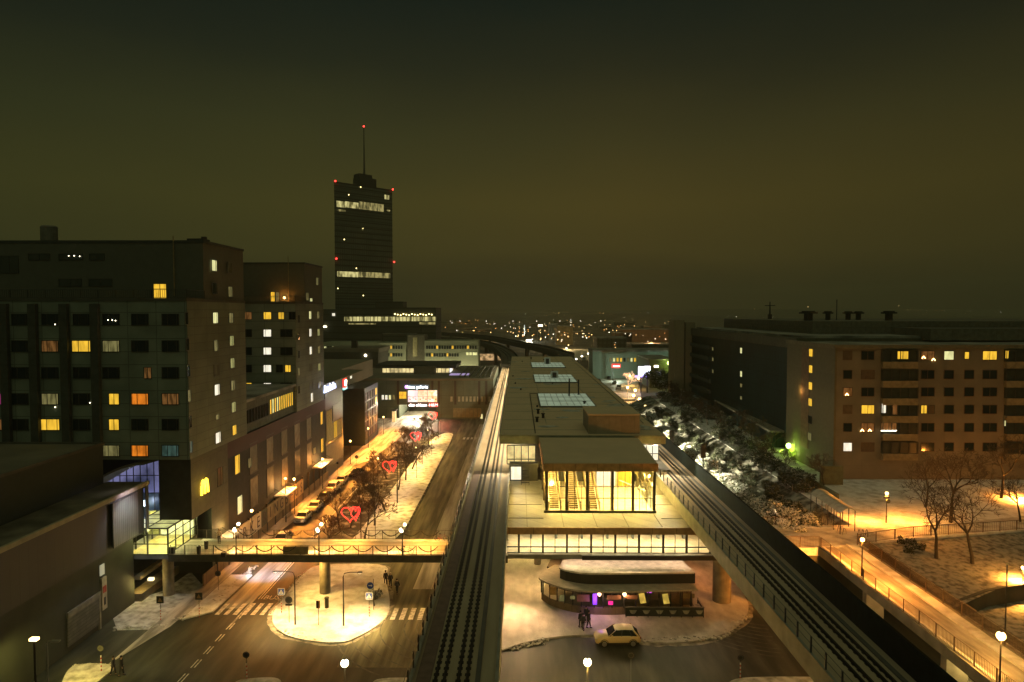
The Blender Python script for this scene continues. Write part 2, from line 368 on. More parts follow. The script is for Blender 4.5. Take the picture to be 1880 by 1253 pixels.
slab('verge', smooth_poly(pz([(680, 1256), (700, 1247), (790, 1247), (800, 1290), (680, 1290)])), 0, .14, M_snowd)
slab('verge', smooth_poly(pz([(1330, 1262), (1350, 1247), (1430, 1245), (1520, 1246), (1560, 1290), (1330, 1290)])), 0, .14, M_snowd)
sheet('verge', [(27, 30), (41, 30), (41, 62), (33, 66), (27, 58)], .02, M_snowd)
# slush left by tyres: thin ribbons that follow the lanes and the turns
M_slush = mat('grey_slush', (.035, .036, .028), .7, col2=(.13, .125, .095), scale=1.0, ramp=(.4, .7))
mb = MB(); rs_ = random.Random(17)
def ribbon(pts, w, z=.014):
    pts = [Vector((p[0], p[1], z)) for p in pts]
    for i in range(len(pts)-1):
        d = (pts[i+1]-pts[i]).normalized(); n = Vector((-d.y, d.x, 0))*w
        d2 = (pts[min(i+2, len(pts)-1)]-pts[i+1]); d2 = d2.normalized() if d2.length > 0 else d; n2 = Vector((-d2.y, d2.x, 0))*w
        mb.quad(pts[i]-n, pts[i]+n, pts[i+1]+n2, pts[i+1]-n2)
for k in range(0, 16, 2):
    r_ = 4.5+k*.55+rs_.uniform(-.15, .15); c_ = (-20.5, 62.0) if k % 2 else (-3.5, 70.5)
    a0, a1 = (R(-10), R(70)) if k % 2 else (R(150), R(235))
    ribbon([(c_[0]+r_*1.25*math.cos(a0+(a1-a0)*t/12), c_[1]+r_*math.sin(a0+(a1-a0)*t/12)) for t in range(13)], rs_.uniform(.04, .10), .013+k*.0006)
for k in range(9):
    r_ = 6+k*.7; ribbon([(27+r_*math.cos(a), 78+r_*1.2*math.sin(a)) for a in [R(185+t*7) for t in range(12)]], rs_.uniform(.05, .12), .0125+k*.0005)
mb.build('slush', M_slush, None, kind='stuff')
# crossings and lane marks
mb = MB()
for k in range(8):
    x0 = -33.2+k*.98; mb.quad((x0, 72.9, .018), (x0+.5, 72.9, .018), (x0+.5, 75.9, .018), (x0, 75.9, .018))
for k in range(6):
    x0 = PZ(694+17*k, 1149).x; mb.quad((x0, 71.9, .018), (x0+.52, 71.9, .018), (x0+.52, 74.8, .018), (x0, 74.8, .018))
for k in range(8):
    y0 = 76-k*2.55-4; 
    for dx in (0, .32): mb.quad((-30.5+dx, y0, .018), (-30.38+dx, y0, .018), (-30.38+dx, y0+1.5, .018), (-30.5+dx, y0+1.5, .018))
for dx in (0, .3): mb.quad((-30.0+dx, 77, .018), (-29.9+dx, 77, .018), (-29.9+dx, 100, .018), (-30.0+dx, 100, .018))
for k in range(7):
    x0 = -14.5+k*1.0; mb.quad((x0, 176, .022), (x0+.55, 176, .022), (x0+.55, 179, .022), (x0, 179, .022))
mb.build('road_markings', M_paint, None, kind='structure')
t = text('bus_lane_lettering', 'BUSS', M_paint, None, (*PZ(503, 1098)[:2], .02), 1.5, (0, 0, 0), .0)
t['kind'] = 'structure'; t.scale = (.72, 1.0, 1)
# upper level to the east: terrace, slope, park and lower lawn
TZ = 6.5
M_path = mat('trodden_path_snow', (.26, .25, .22), .75, col2=(.62, .6, .56), scale=.7, ramp=(.3, .62), bump=.03, bscale=2)
slab('terrace', [(27.2, 76.2), (34.2, 76.2), (38.6, 77.2), (41.2, 78.4), (70, 84.6), (150, 99), (150, 300), (66, 300), (52, 216), (41.6, 208), (41.6, 84.5), (27.2, 84.5)], 5.6, TZ, M_snow)
sheet('path', [(27.3, 76.6), (34.2, 76.5), (38.6, 77.5), (41.2, 78.7), (70, 85), (150, 99.6), (150, 104), (72, 90.5), (56, 85.5), (44, 83.2), (36, 83.2), (27.3, 82.4)], TZ+.006, M_path)
mb = MB()
for j in range(40):
    y = 84.5+j*3.4
    for i in range(9):
        x = 26.2+i*15.6/8; t_ = i/8
        mb.v.append((x, y, .36+6.1*t_**1.2+.5*noise.noise(Vector((x*.3, y*.2, 0)))*(0 < i < 8)))
for j in range(39):
    for i in range(8): mb.f.append((j*9+i, j*9+i+1, j*9+10+i, j*9+9+i))
struct('slope', mb, mat('snowy_slope', (.04, .04, .03), .9, col2=(.36, .36, .33), scale=.6, ramp=(.4, .62), bump=.15, bscale=1.5), )
M_park = mat('park_snow', (.10, .09, .065), .85, col2=(.36, .33, .28), scale=1.6, ramp=(.34, .56), bump=.12, bscale=2.2, detail=9)
mb = MB(); rows = []
for i in range(15):
    t_ = i/14; x = 41+109*t_**1.4
    yt = 78.2+(x-41)*.214 if x < 70 else 84.4+(x-70)*.18
    yb = PZ(1740, 1122, 5.2).y+(x-40)*.62 if x < 46.8 else 67.5+(x-46.8)*.36
    for j in range(9):
        s_ = j/8; y = yb+(yt-yb)*s_
        mb.v.append((x, y, 5.2+1.1*s_+.3*noise.noise(Vector((x*.15, y*.15, 4)))*(0 < j < 8)))
for i in range(14):
    for j in range(8): mb.f.append((i*9+j, i*9+9+j, i*9+10+j, i*9+j+1))
struct('park_lawn', mb, M_park)
sheet('lower_lawn', [(41, 30), (150, 30), (150, 112), (46.8, 68), (40.4, 64.2)], 3.6, M_park)
mb = MB()   # retaining wall between park and lower lawn
pts = [(40.2, 63.4)]+[(40+6.8*t/4, 63.9+3.9*t/4) for t in range(1, 5)]+[(60, 72.2), (90, 83), (150, 105)]
for a, b in zip(pts[:-1], pts[1:]):
    d = (Vector(b)-Vector(a)).normalized(); nn = Vector((d.y, -d.x))*.35
    mb.prism([a, b, (b[0]+nn.x, b[1]+nn.y), (a[0]+nn.x, a[1]+nn.y)], 3.2, 5.28)
tag(mb.build('retaining_wall', M_concd), 'low dark retaining wall crossing the snowy park lawn below two bare trees', 'wall')
mb = MB().box(40.7, 41.0, 30, 64, 0, 3.62).box(40.8, 41.1, 63.5, 78.3, 0, 5.3).box(27.2, 41.2, 76.0, 76.2, 0, 5.6)
tag(mb.build('underpass_wall', M_concd), 'dark concrete wall of the sunken street under the lit walkway', 'wall')
# wooded hills far away
mb = MB(); rr = random.Random(5)
for i in range(160):
    x = -3600+i*45+rr.uniform(-15, 15)
# ================================================================ WINDOWS
WCACHE = {}
def window(parent, axis, c, a, z, wd, ht, m, mull=(.5,), frame=None, sgn=1, fr=.07, trans=()):
    """frame ring 6 cm proud of the wall with the pane inside it; axis 'y': wall faces -Y at y=c, a is x; axis 'x': wall at x=c faces sgn*X, a is y"""
    frame = frame or M_winF
    key = (round(wd, 2), round(ht, 2), mull, trans, frame.name, fr)
    if key not in WCACHE:
        mb = MB(); hw, hh = wd/2, ht/2
        mb.box(-hw, hw, -.06, 0, hh-fr, hh).box(-hw, hw, -.09, 0, -hh, -hh+fr).box(-hw, -hw+fr, -.06, 0, -hh+fr, hh-fr).box(hw-fr, hw, -.06, 0, -hh+fr, hh-fr)
        for q in mull: mb.box(-hw+wd*q-.03, -hw+wd*q+.03, -.055, 0, -hh+fr, hh-fr)
        for q in trans: mb.box(-hw+fr, hw-fr, -.05, 0, -hh+ht*q-.03, -hh+ht*q+.03)
        f = mb.build('window', frame); f_me = f.data; bpy.data.objects.remove(f)
        WCACHE[key] = (f_me, {})
    fm, pc = WCACHE[key]
    if m.name not in pc:
        hw, hh = wd/2-fr, ht/2-fr
        p = MB().quad((-hw, -.02, -hh), (hw, -.02, -hh), (hw, -.02, hh), (-hw, -.02, hh)).build('pane', m); pc[m.name] = p.data; bpy.data.objects.remove(p)
    f = bpy.data.objects.new('window', fm); p = bpy.data.objects.new('pane', pc[m.name])
    COL.objects.link(f); COL.objects.link(p); p.parent = f; f.parent = parent
    off = wloc(parent)
    if axis == 'y': f.location = Vector((a, c, z))-off
    else:
        f.location = Vector((c, a, z))-off; f.rotation_euler = (0, 0, sgn*math.pi/2)
    return f
def railing(mb, pts, h=1.1, post=2.5, bal=.18, pr=.03, br=.012, rails=(1.0, .12)):
    pts = [Vector(p) for p in pts]
    for a, b in zip(pts[:-1], pts[1:]):
        L_ = (b-a).length; n = max(1, round(L_/post)); d = b-a
        for k in range(n+1):
            p = a+d*k/n; mb.box(p.x-pr, p.x+pr, p.y-pr, p.y+pr, p.z, p.z+h)
        for r_ in rails: mb.tube([a+Vector((0, 0, h*r_)), b+Vector((0, 0, h*r_))], .025, 4)
        if bal:
            n = int(L_/bal)
            for k in range(1, n):
                p = a+d*k/n; mb.box(p.x-br, p.x+br, p.y-br, p.y+br, p.z+.1, p.z+h)
    return mb

# ================================================================ METRO STATION
st = thing('metro_station', 'long metro station with snow covered roof, glowing glass escalator hall and lit ticket hall windows', 'station', (9, 77, 0))
RZ = 15.0
XL, XR = -2.7, 21.4
MB().box(XL, XR, 99.5, 278, RZ-.45, RZ).build('canopy_roof', mat('station_roof_snow', (.66, .50, .33), .85, var=.06, scale=.3, bump=.02, bscale=.6), st)
MB().box(XL-.12, XR+.12, 99.3, 99.5, RZ-1.25, RZ-.02).box(XL-.12, XL, 99.5, 278, RZ-.9, RZ+.05).box(XR, XR+.12, 99.5, 278, RZ-.9, RZ+.05).build('roof_edge', mat('green_grey_fascia', (.16, .17, .12), .6), st)
sky_m = emat('glowing_skylight', (.50, .62, .42), .42, .18, .5)
for q in ([(976, 666), (1032, 666), (1036, 674), (977, 674)], [(980, 688), (1050, 688), (1057, 701), (983, 701)], [(989, 723), (1076, 723), (1091, 745), (992, 745)]):
    p = [PZ(u, v, RZ+.35) for u, v in q]
    x0 = (p[0].x+p[3].x)/2; x1 = (p[1].x+p[2].x)/2; y0 = (p[2].y+p[3].y)/2; y1 = (p[0].y+p[1].y)/2
    s = MB().box(x0-.25, x1+.25, y0-.25, y1+.25, RZ, RZ+.30).build('skylight', M_grey, st)
    MB().box(x0, x1, y0, y1, RZ+.30, RZ+.36).build('pane', sky_m, s)
    nb = MB()
    for k in range(1, 3): nb.box(x0, x1, y0+(y1-y0)*k/3-.08, y0+(y1-y0)*k/3+.08, RZ+.36, RZ+.42)
    for k in range(1, 8): nb.box(x0+(x1-x0)*k/8-.04, x0+(x1-x0)*k/8+.04, y0, y1, RZ+.36, RZ+.40)
    nb.build('glazing_bar', M_grey, s)
for u, v, hh in ((1005, 671, 2.6), (1018, 697, 2.2)):
    p = PZ(u, v, RZ); b = MB().box(p.x-1, p.x+1, p.y, p.y+1.6, RZ, RZ+hh).build('vent_housing', M_white, st)
    MB().box(p.x-.55, p.x+.55, p.y-.06, p.y, RZ+.5, RZ+hh-.35).build('grille', M_dark, b)
for u, v, h in ((1045, 730, 4.0), (1062, 728, 3.6)):
    p = PZ(u, v, RZ); MB().cyl(p.x, p.y, RZ, RZ+h, .16, 8).cyl(p.x, p.y, RZ, RZ+.4, .3, 8).build('flue_pipe', M_dark, st)
for u, v in ((988, 760), (997, 768), (986, 775), (1073, 745), (975, 660)):
    p = PZ(u, v, RZ); MB().cyl(p.x, p.y, RZ, RZ+.7, .22, 8).cyl(p.x, p.y, RZ+.7, RZ+.85, .34, 8).build('roof_vent', M_dark, st)
p0, p1 = PZ(1083, 802, RZ), PZ(1179, 802, RZ)
MB().box(p0.x, p1.x, 100.6, 109, RZ, RZ+2.75).build('plant_room', mat('brown_plant_room_cladding', (.30, .26, .19), .75, var=.12, joints=(1.9, 30, .03, .7)), st)
MB().box(p0.x-.1, p1.x+.1, 100.5, 109.1, RZ+2.75, RZ+2.95).build('plant_room_roof', MATS['station_roof_snow'], st)
mb = MB()
for k in range(18): mb.box(XL+.2, XR-.2, 104+k*9.8, 104.08+k*9.8, RZ, RZ+.035)
for x in (4.5, 14.5): mb.box(x-.04, x+.04, 110, 277, RZ, RZ+.03)
mb.build('roof_seam', M_concp, st)
rr_ = random.Random(9)
for k in range(14):
    x, y = rr_.uniform(XL+1, XR-1), rr_.uniform(112, 270); MB().cyl(x, y, RZ, RZ+.35, .18, 8).build('roof_drain', M_dark, st)
mb = MB()
for k in range(26):
    x, y = rr_.uniform(XL+.5, XR-.5), rr_.uniform(101, 275); s_ = rr_.uniform(.5, 1.8); mb.prism([(x+s_*math.cos(a)*rr_.uniform(.6, 1.2)*1.6, y+s_*math.sin(a)*rr_.uniform(.6, 1.2)) for a in [k_*math.pi/4 for k_ in range(8)]], RZ, RZ+.05)
mb.build('drifted_snow', M_snowd, st, kind='stuff')
MB().tube([(2.5, 101, RZ+.12), (2.5, 150, RZ+.12), (6.5, 150, RZ+.12)], .07, 6).tube([(XR-1.2, 110, RZ+.1), (XR-1.2, 260, RZ+.1)], .05, 6).build('roof_conduit', M_dark, st)
# platform, end screens, columns, lights under the canopy
MB().box(-1.3, 19.3, 99.8, 276, 10.2, 11.0).build('platform', M_concp, st)
for k in range(6):
    for x in (3.5, 14.5): MB().cyl(x, 106+k*8.8, 11, RZ-.45, .22, 8).build('platform_column', M_grey, st)
E_plat = emat('lit_platform_screen', (1, .80, .34), .85, .4, 1.1)
E_platw = emat('lit_platform_wall_white', (1, .94, .72), 1.1, .25, .9)
a_, b_ = PY(931, 818, 100.1), PY(983, 852, 100.1)
s = MB().box(a_.x, b_.x, 100.1, 100.3, b_.z, a_.z).build('platform_screen', E_plat, st)
nb = MB()
for k in range(5): x = a_.x+(b_.x-a_.x)*k/4; nb.box(x-.06, x+.06, 100.0, 100.1, b_.z, a_.z)
for z in (b_.z+.7, b_.z, a_.z): nb.box(a_.x, b_.x, 100.0, 100.1, z-.06, z+.06)
nb.build('glazing_bar', M_dark, s)
a_, b_ = PY(1176, 818, 100.1), PY(1216, 845, 100.1)
s = MB().box(a_.x, b_.x-.6, 100.1, 100.3, b_.z, a_.z).build('platform_screen', E_platw, st)
nb = MB()
for k in range(4): x = a_.x+(b_.x-a_.x-.6)*k/3; nb.box(x-.05, x+.05, 100.0, 100.1, b_.z, a_.z)
nb.box(a_.x, b_.x-.6, 100.0, 100.1, b_.z+.9, b_.z+1.0).build('glazing_bar', M_dark, s)
area('platform_light', st, (-2.35, 190, 13.9), 176, .3, 6800, (1, .80, .48), (-4.4, 190, 10))
for k in range(5):
    lamp('platform_light', st, (20.5, 102+k*14, 13.6), 500, (1, .84, .58), .4)
lamp('platform_light', st, (20.2, 99.0, 13.2), 2600, (1, .86, .6), .25, 'SPOT', (23.6, 86, 10), 75, .5)
lamp('platform_light', st, (-2.4, 99.0, 13.4), 1200, (1, .84, .58), .25, 'SPOT', (-4.2, 90, 10), 80, .5)
# maintenance steps with a lit white side at the platform end
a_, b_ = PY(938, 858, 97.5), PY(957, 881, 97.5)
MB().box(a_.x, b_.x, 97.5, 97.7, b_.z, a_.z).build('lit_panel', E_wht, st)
mb = MB()
a_, b_ = PY(957, 864, 97.4), PY(971, 897, 97.4)
for k in range(8):
    z = b_.z+(a_.z-b_.z)*k/7; mb.box(a_.x, b_.x, 97.4-(7-k)*.28, 97.7-(7-k)*.28, z-.05, z)
mb.tube([(a_.x, 95.4, b_.z+1), (a_.x, 97.6, a_.z+1)], .03, 4).tube([(b_.x, 95.4, b_.z+1), (b_.x, 97.6, a_.z+1)], .03, 4)
mb.build('maintenance_steps', M_dark, st)
MB().box(XL+1.4, 2.8, 98.2, 99.6, 8.5, 11.0).build('platform_end_wall', M_concd, st)
MB().box(17.4, 19.4, 97.8, 99.6, 8.5, 10.6).build('platform_end_wall', M_concd, st)
# ---- ticket hall below: floor 5.5, roof 8.5
HX0, HX1, HY = -1.3, 24.6, 77.0
HR = 8.55
M_hroof = mat('hall_roof_panels', (.40, .38, .31), .7, var=.12, scale=.5, joints=(2.7, 90, .05, .55))
GX0, GX1, GY = 3.35, 16.55, 82.7
MB().box(HX0, 20.7, HY-.3, 99, HR-.3, HR).build('hall_roof', M_hroof, st)
mb = MB()
for y in (80.2, 86, 91): MB().box(HX0, GX0-.4, y-.04, y+.04, HR, HR+.05).build('roof_joint', M_concp, st); MB().box(GX1+.4, 20.7, y-.04, y+.04, HR, HR+.05).build('roof_joint', M_concp, st)
for x in (5.2, 9.0, 12.6, 16.4): MB().box(x-.04, x+.04, HY, 82.2, HR, HR+.05).build('roof_joint', M_concp, st)
for x in (1.0,): mb.box(x-.04, x+.04, HY, 97, HR, HR+.05)
mb.build('roof_joint', M_concp, st)
MB().box(HX0, 20.9, HY-.42, HY-.3, HR-.75, HR+.03).build('hall_fascia', M_copper, st)
MB().box(HX0, 24.6, HY-.3, 98, 4.98, 5.5).build('hall_floor', mat('hall_floor_tiles', (.35, .30, .22), .4, joints=(.6, .6, .01, .8)), st)
MB().box(HX0, HX1, HY-.45, HY-.3, 4.98, 5.5).build('floor_beam', M_concp, st)
MB().box(7.2, HX1+.1, HY-.9, HY-.45, 5.02, 5.55).build('service_duct', M_dark, st)
MB().box(HX0, 24.4, 84.2, 84.4, 5.5, HR-.3).build('back_wall', mat('cream_hall_wall', (.50, .40, .26), .6, var=.3, scale=.35), st)
MB().box(20.7, 24.6, HY-.3, 84, HR-.5, HR-.4).build('side_roof', M_concd, st)
mb = MB()
for u in (952.5, 996.8, 1041, 1085.5, 1129.8, 1173.5, 1218, 1261, 1304.5): x = PY(u, 1000, HY).x; MB().box(x-.11, x+.11, HY-.02, HY+.25, 5.5, HR-.7).build('hall_post', M_dark, st)
mb = MB()
for u in (974.5, 1019, 1063, 1107.5, 1151.5, 1195.8, 1239.5, 1283): x = PY(u, 1000, HY).x; mb.box(x-.035, x+.035, HY, HY+.1, 5.5, HR-.7)
mb.box(HX0, HX1, HY, HY+.12, 6.15, 6.27).box(HX0, HX1, HY-.05, HY+.2, 5.48, 5.56)
mb.build('mullion', M_dark, st)
MB().quad((HX0, HY+.06, 5.5), (HX1, HY+.06, 5.5), (HX1, HY+.06, HR-.7), (HX0, HY+.06, HR-.7)).build('hall_glazing', glass('clear_glass'), st)
for k in range(9):
    x = 0.4+k*2.75
    MB().box(x-.9, x+.9, 79.6, 80.1, HR-.36, HR-.31).build('ceiling_light', emat('hall_ceiling_light', (1, .86, .55), 4.0), st)
    area('hall_light', st, (x, 80.2, HR-.45), 1.8, 1.2, 110, (1, .78, .42), (x, 80.6, 5.5))
rnd = random.Random(11)
for k in range(11):
    x = .6+k*2.05+rnd.uniform(-.3, .3)
    if rnd.random() < .95:
        MB().box(x, x+rnd.uniform(.7, 1.5), 84.05, 84.2, 6.4, 7.7).build('wall_poster', rnd.choice([mat('poster_brown', (.30, .16, .07), .5), mat('poster_cream', (.7, .6, .4), .5), mat('poster_olive', (.2, .19, .1), .5), emat('lit_display', (1, .9, .6), 1.3)]), st)
mb = MB()
for k in range(7): mb.box(1.4+k*3.1, 1.65+k*3.1, 82.0, 82.8, 5.5, 6.5).box(1.2+k*3.1, 1.85+k*3.1, 82.0, 82.8, 6.5, 6.56)
mb.build('ticket_gate', M_grey, st)
# ---- glass escalator hall standing through the hall roof
GT = 13.75
MB().prism([(3.1, 82.3), (16.85, 82.3), (17.5, 99.3), (3.0, 99.3)], GT+.75, GT+.95).build('escalator_hall_roof', MATS['station_roof_snow'], st)
MB().box(3.0, 16.95, 82.2, 82.35, GT-.05, GT+.9).box(3.0, 3.12, 82.35, 99, GT-.05, GT+.74).box(16.83, 16.95, 82.35, 99, GT-.05, GT+.74).build('copper_fascia', M_copper, st)
MB().box(3.2, 16.8, 82.5, 99, GT+.45, GT+.5).build('hall_ceiling', mat('slatted_ceiling', (.5, .34, .16), .6, joints=(.3, 30, .02, .6)), st)
mb = MB()
for u in (1003.5, 1040.5, 1078, 1124.5, 1162, 1201): x = PY(u, 900, GY).x; MB().box(x-.16, x+.16, GY-.1, GY+.18, HR, GT).build('glass_hall_post', mat('bronze_post', (.10, .075, .035), .5), st)
for y in (88, 93.5, 98.6):
    for x in (GX0, GX1): MB().box(x-.14, x+.14, y-.14, y+.14, HR, GT).build('glass_hall_post', mat('bronze_post', (.10, .075, .035), .5), st)
mb = MB()
for k in range(1, 15): x = GX0+(GX1-GX0)*k/15; mb.box(x-.03, x+.03, GY, GY+.08, HR, GT)
for z in (HR+1.75, HR+3.15): mb.box(GX0, GX1, GY-.02, GY+.1, z-.04, z+.04).box(GX0-.04, GX0+.04, GY, 98.5, z-.04, z+.04).box(GX1-.04, GX1+.04, GY, 98.5, z-.04, z+.04)
for k in range(1, 8):
    for x in (GX0, GX1): mb.box(x-.03, x+.03, GY+k*2-.03, GY+k*2+.03, HR, GT)
mb.box(GX0-.25, GX1+.25, GY-.3, GY-.05, HR, HR+.28)
mb.build('mullion', mat('bronze_mullion', (.16, .12, .06), .5), st)
g = MB().quad((GX0, GY+.05, HR), (GX1, GY+.05, HR), (GX1, GY+.05, GT), (GX0, GY+.05, GT)).quad((GX0, GY, HR), (GX0, 98.6, HR), (GX0, 98.6, GT), (GX0, GY, GT)).quad((GX1, GY, HR), (GX1, 98.6, HR), (GX1, 98.6, GT), (GX1, GY, GT))
g.build('hall_glazing', glass('clear_glass'), st)
M_hin = mat('warm_hall_interior', (.62, .48, .26), .5, var=.12, joints=(1.3, 1.3, .012, .8))
MB().box(GX0+.1, GX1-.1, 98.3, 98.5, HR, GT+.4).build('inner_wall', M_hin, st)
MB().box(GX0+.1, GX1-.1, 83, 98.3, HR-.25, HR+.02).build('inner_floor', mat('pale_terrazzo', (.66, .58, .42), .35), st)
def escal(x0, x1, mname, mm):
    e = MB(); y0, y1, z0, z1 = 84.2, 96.2, HR+.03, 12.6
    n = 26
    for k in range(n):
        ya = y0+(y1-y0)*k/n; yb = y0+(y1-y0)*(k+1)/n; za = z0+(z1-z0)*(k+1)/n
        e.box(x0+.25, x1-.25, ya, yb, z0-.05 if k == 0 else za-.6, za)
    o = e.build(mname, mm, st)
    s = MB()
    for x in (x0, x1-.12):
        s.add([(x, y0-.8, z0), (x+.12, y0-.8, z0), (x+.12, y1, z1-.3), (x, y1, z1-.3), (x, y0-.8, z0+1), (x+.12, y0-.8, z0+1), (x+.12, y1, z1+.95), (x, y1, z1+.95)],
              [(0, 3, 2, 1), (4, 5, 6, 7), (0, 1, 5, 4), (1, 2, 6, 5), (2, 3, 7, 6), (3, 0, 4, 7)])
    s.build('balustrade', mat('brass_balustrade', (.5, .36, .14), .4, metal=.3), o)
    h = MB()
    for x in (x0+.06, x1-.06): h.tube([(x, y0-.9, z0+1.03), (x, y0, z0+1.12), (x, y1, z1+1.05)], .07, 6)
    h.build('handrail', M_dark, o)
M_step = mat('ribbed_escalator_step', (.22, .17, .09), .45)
escal(3.7, 5.3, 'escalator', M_step); escal(6.1, 7.7, 'escalator', M_step)
escal(8.7, 10.1, 'escalator', mat('stone_stair', (.35, .27, .15), .6))
MB().box(10.6, 16.2, 95.2, 98.2, HR, 12.5).build('lift_shaft', M_hin, st)
MB().box(10.9, 13.6, 95.1, 95.2, HR+.1, HR+2.6).build('lit_shopfront', E_wht, st)
MB().box(14.0, 15.8, 95.1, 95.2, HR+.1, HR+2.3).build('lit_shopfront', E_yel, st)
mb = MB()
for k in range(8): mb.box(11.0+k*.65, 11.16+k*.65, 95.0, 95.15, HR+2.9, 12.3)
mb.build('wall_fin', mat('brass_balustrade', (.5, .36, .14)), st)
mb = MB().tube([(15.9, 84.5, HR+2.2), (14.2, 95, HR+.9)], .06, 6)
for k in range(9): mb.tube([(15.9-k*.19, 84.5+k*1.15, HR), (15.9-k*.19, 84.5+k*1.15, HR+2.2-k*.14)], .03, 4)
mb.build('ramp_rail', M_white, st)
for x in (4.5, 7, 9.6, 12.4, 15):
    for y in (85.6, 90.5, 95.5):
        area('hall_light', st, (x, y, GT+.3), 1.6, .5, 160, (1, .66, .20), (x, y-.6, 5))
    MB().box(x-.8, x+.8, 85.4, 85.6, GT+.38, GT+.44).build('ceiling_light', MATS['hall_ceiling_light'], st)
for y in (84.5, 89, 94): lamp('hall_lamp', st, (GX0+.6, y, 11.5), 300, (1, .64, .15), .1); lamp('hall_lamp', st, (GX1-.6, y, 11.5), 300, (1, .64, .15), .1)
for x in (5.2, 8.2, 11.4, 14.6): lamp('hall_lamp', st, (x, 83.6, 11.6), 300, (1, .64, .15), .1)
# under the hall: dark columns, soft lights and an added light panel
mb = MB()
for x in (2.5, 9, 16.5):
    for y in (88, 97): MB().cyl(x, y, .1, 5.0, .45, 12).build('hall_column', M_concp, st)
MB().box(HX0+6, 22, 98, 276, 0.0, 10.2).build('street_level_block', M_concd, st)
for k in range(9): lamp('window_lamp', st, (.3+k*2.75, 77.7, 7.55), 120, (1, .72, .40), .08)
area('under_hall_light', st, (12.5, 76.6, 4.9), 15, 2.6, 50, (1, .70, .44), (12.5, 76.6, 0))  # unseen panel added to brighten the kiosk roof, standing in for window spill
lamp('under_hall_light', st, (1.5, 80, 4.5), 420, WARM, .2)
lamp('under_hall_light', st, (1.0, 92, 4.5), 400, YELL, .2)
lamp('under_hall_light', st, (21.5, 84, 4.5), 160, (1, .35, .12), .2)

# ================================================================ GUIDEWAYS
def guideway(name, label, x0, x1, y0, y1, walk_l, wall_r, group='elevated track decks'):
    g = thing(name, label, 'viaduct', ((x0+x1)/2, y0, 0), group)
    mb = MB().prism([(x0, y0), (x1, y0), (x1, y1), (x0, y1)], 9.0, 10.0)
    mb.prism([(x0+1, y0), (x1-1, y0), (x1-1, y1), (x0+1, y1)], 7.9, 9.0)
    mb.build('deck', mat('guideway_deck_snow', (.29, .225, .145), .85, spec=.1, col2=(.42, .345, .235), scale=.5, stretch=(1, .25, 1), ramp=(.3, .7)), g)
    MB().box(x0-.12, x0+.1, y0, y1, 8.8, 10.35).build('edge_beam', M_concp, g)
    if not wall_r: MB().box(x1-.1, x1+.12, y0, y1, 8.8, 10.3).build('edge_beam', M_concp, g)
    else: MB().box(x1-.1, x1+.12, y0, y1, 8.8, 12.0).build('noise_barrier', mat('black_noise_barrier', (.010, .017, .016), .95, spec=.05, joints=(2.5, 30, .03, .5)), g)
    c = x0+walk_l
    for dx in (0, .55, 1.43, 1.98):
        MB().box(c+dx-.07, c+dx+.07, y0, y1, 10.0, 10.17).build('rail', M_rail, g)
        MB().box(c+dx-.10, c+dx-.07, y0, y1, 10.0, 10.03).box(c+dx+.07, c+dx+.10, y0, y1, 10.0, 10.03).build('rail_bed', mat('wet_ballast', (.02, .019, .014), .85, spec=.1), g)
    fb_ = MB()
    for dx in (0, .55, 1.43, 1.98):
        for k in range(int((y1-y0)/.75)): fb_.box(c+dx-.17, c+dx+.17, y0+k*.75, y0+k*.75+.26, 10.0, 10.05)
    fb_.build('rail_fastening', M_rail, g, kind='stuff')
    MB().box(c+2.5, c+2.8, y0, y1, 10.0, 10.12).build('cable_trough', M_concd, g)
    mb = MB(); railing(mb, [(x0, y0, 10.3), (x0, y1, 10.3)], 1.15, 2.2, 0, .05, rails=(1.0, .55))
    mb.build('railing', M_dark, g)
    return g
gl_ = guideway('viaduct', 'elevated track running straight away beside the street, snowy deck with dark rails', -6.7, -1.35, 25, 335, 1.5, False)
MB().box(-6.4, -5.5, 25, 98, 10.0, 10.08).build('walkway', mat('red_brown_walkway', (.14, .085, .06), .8), gl_)
gr_ = guideway('viaduct', 'elevated track leaving the station diagonally past the walkway, black barrier on its far side', 19.5, 24.9, 25, 335, 1.9, True)
for x in (-4.0,):
    for y in (52, 78.5, 104, 130, 160, 190, 220, 250, 280, 310): MB().cyl(x, y, 0, 8.0, 1.0, 20).build('pier', M_concp, gl_)
p = PZ(1335, 1105)
for y in (50, p.y, 104, 130, 160, 190, 220, 250, 280, 310): MB().cyl(23.2, y, 0, 8.0, 1.02, 24).build('pier', mat('lit_concrete_pier', (.28, .24, .17), .8), gr_)
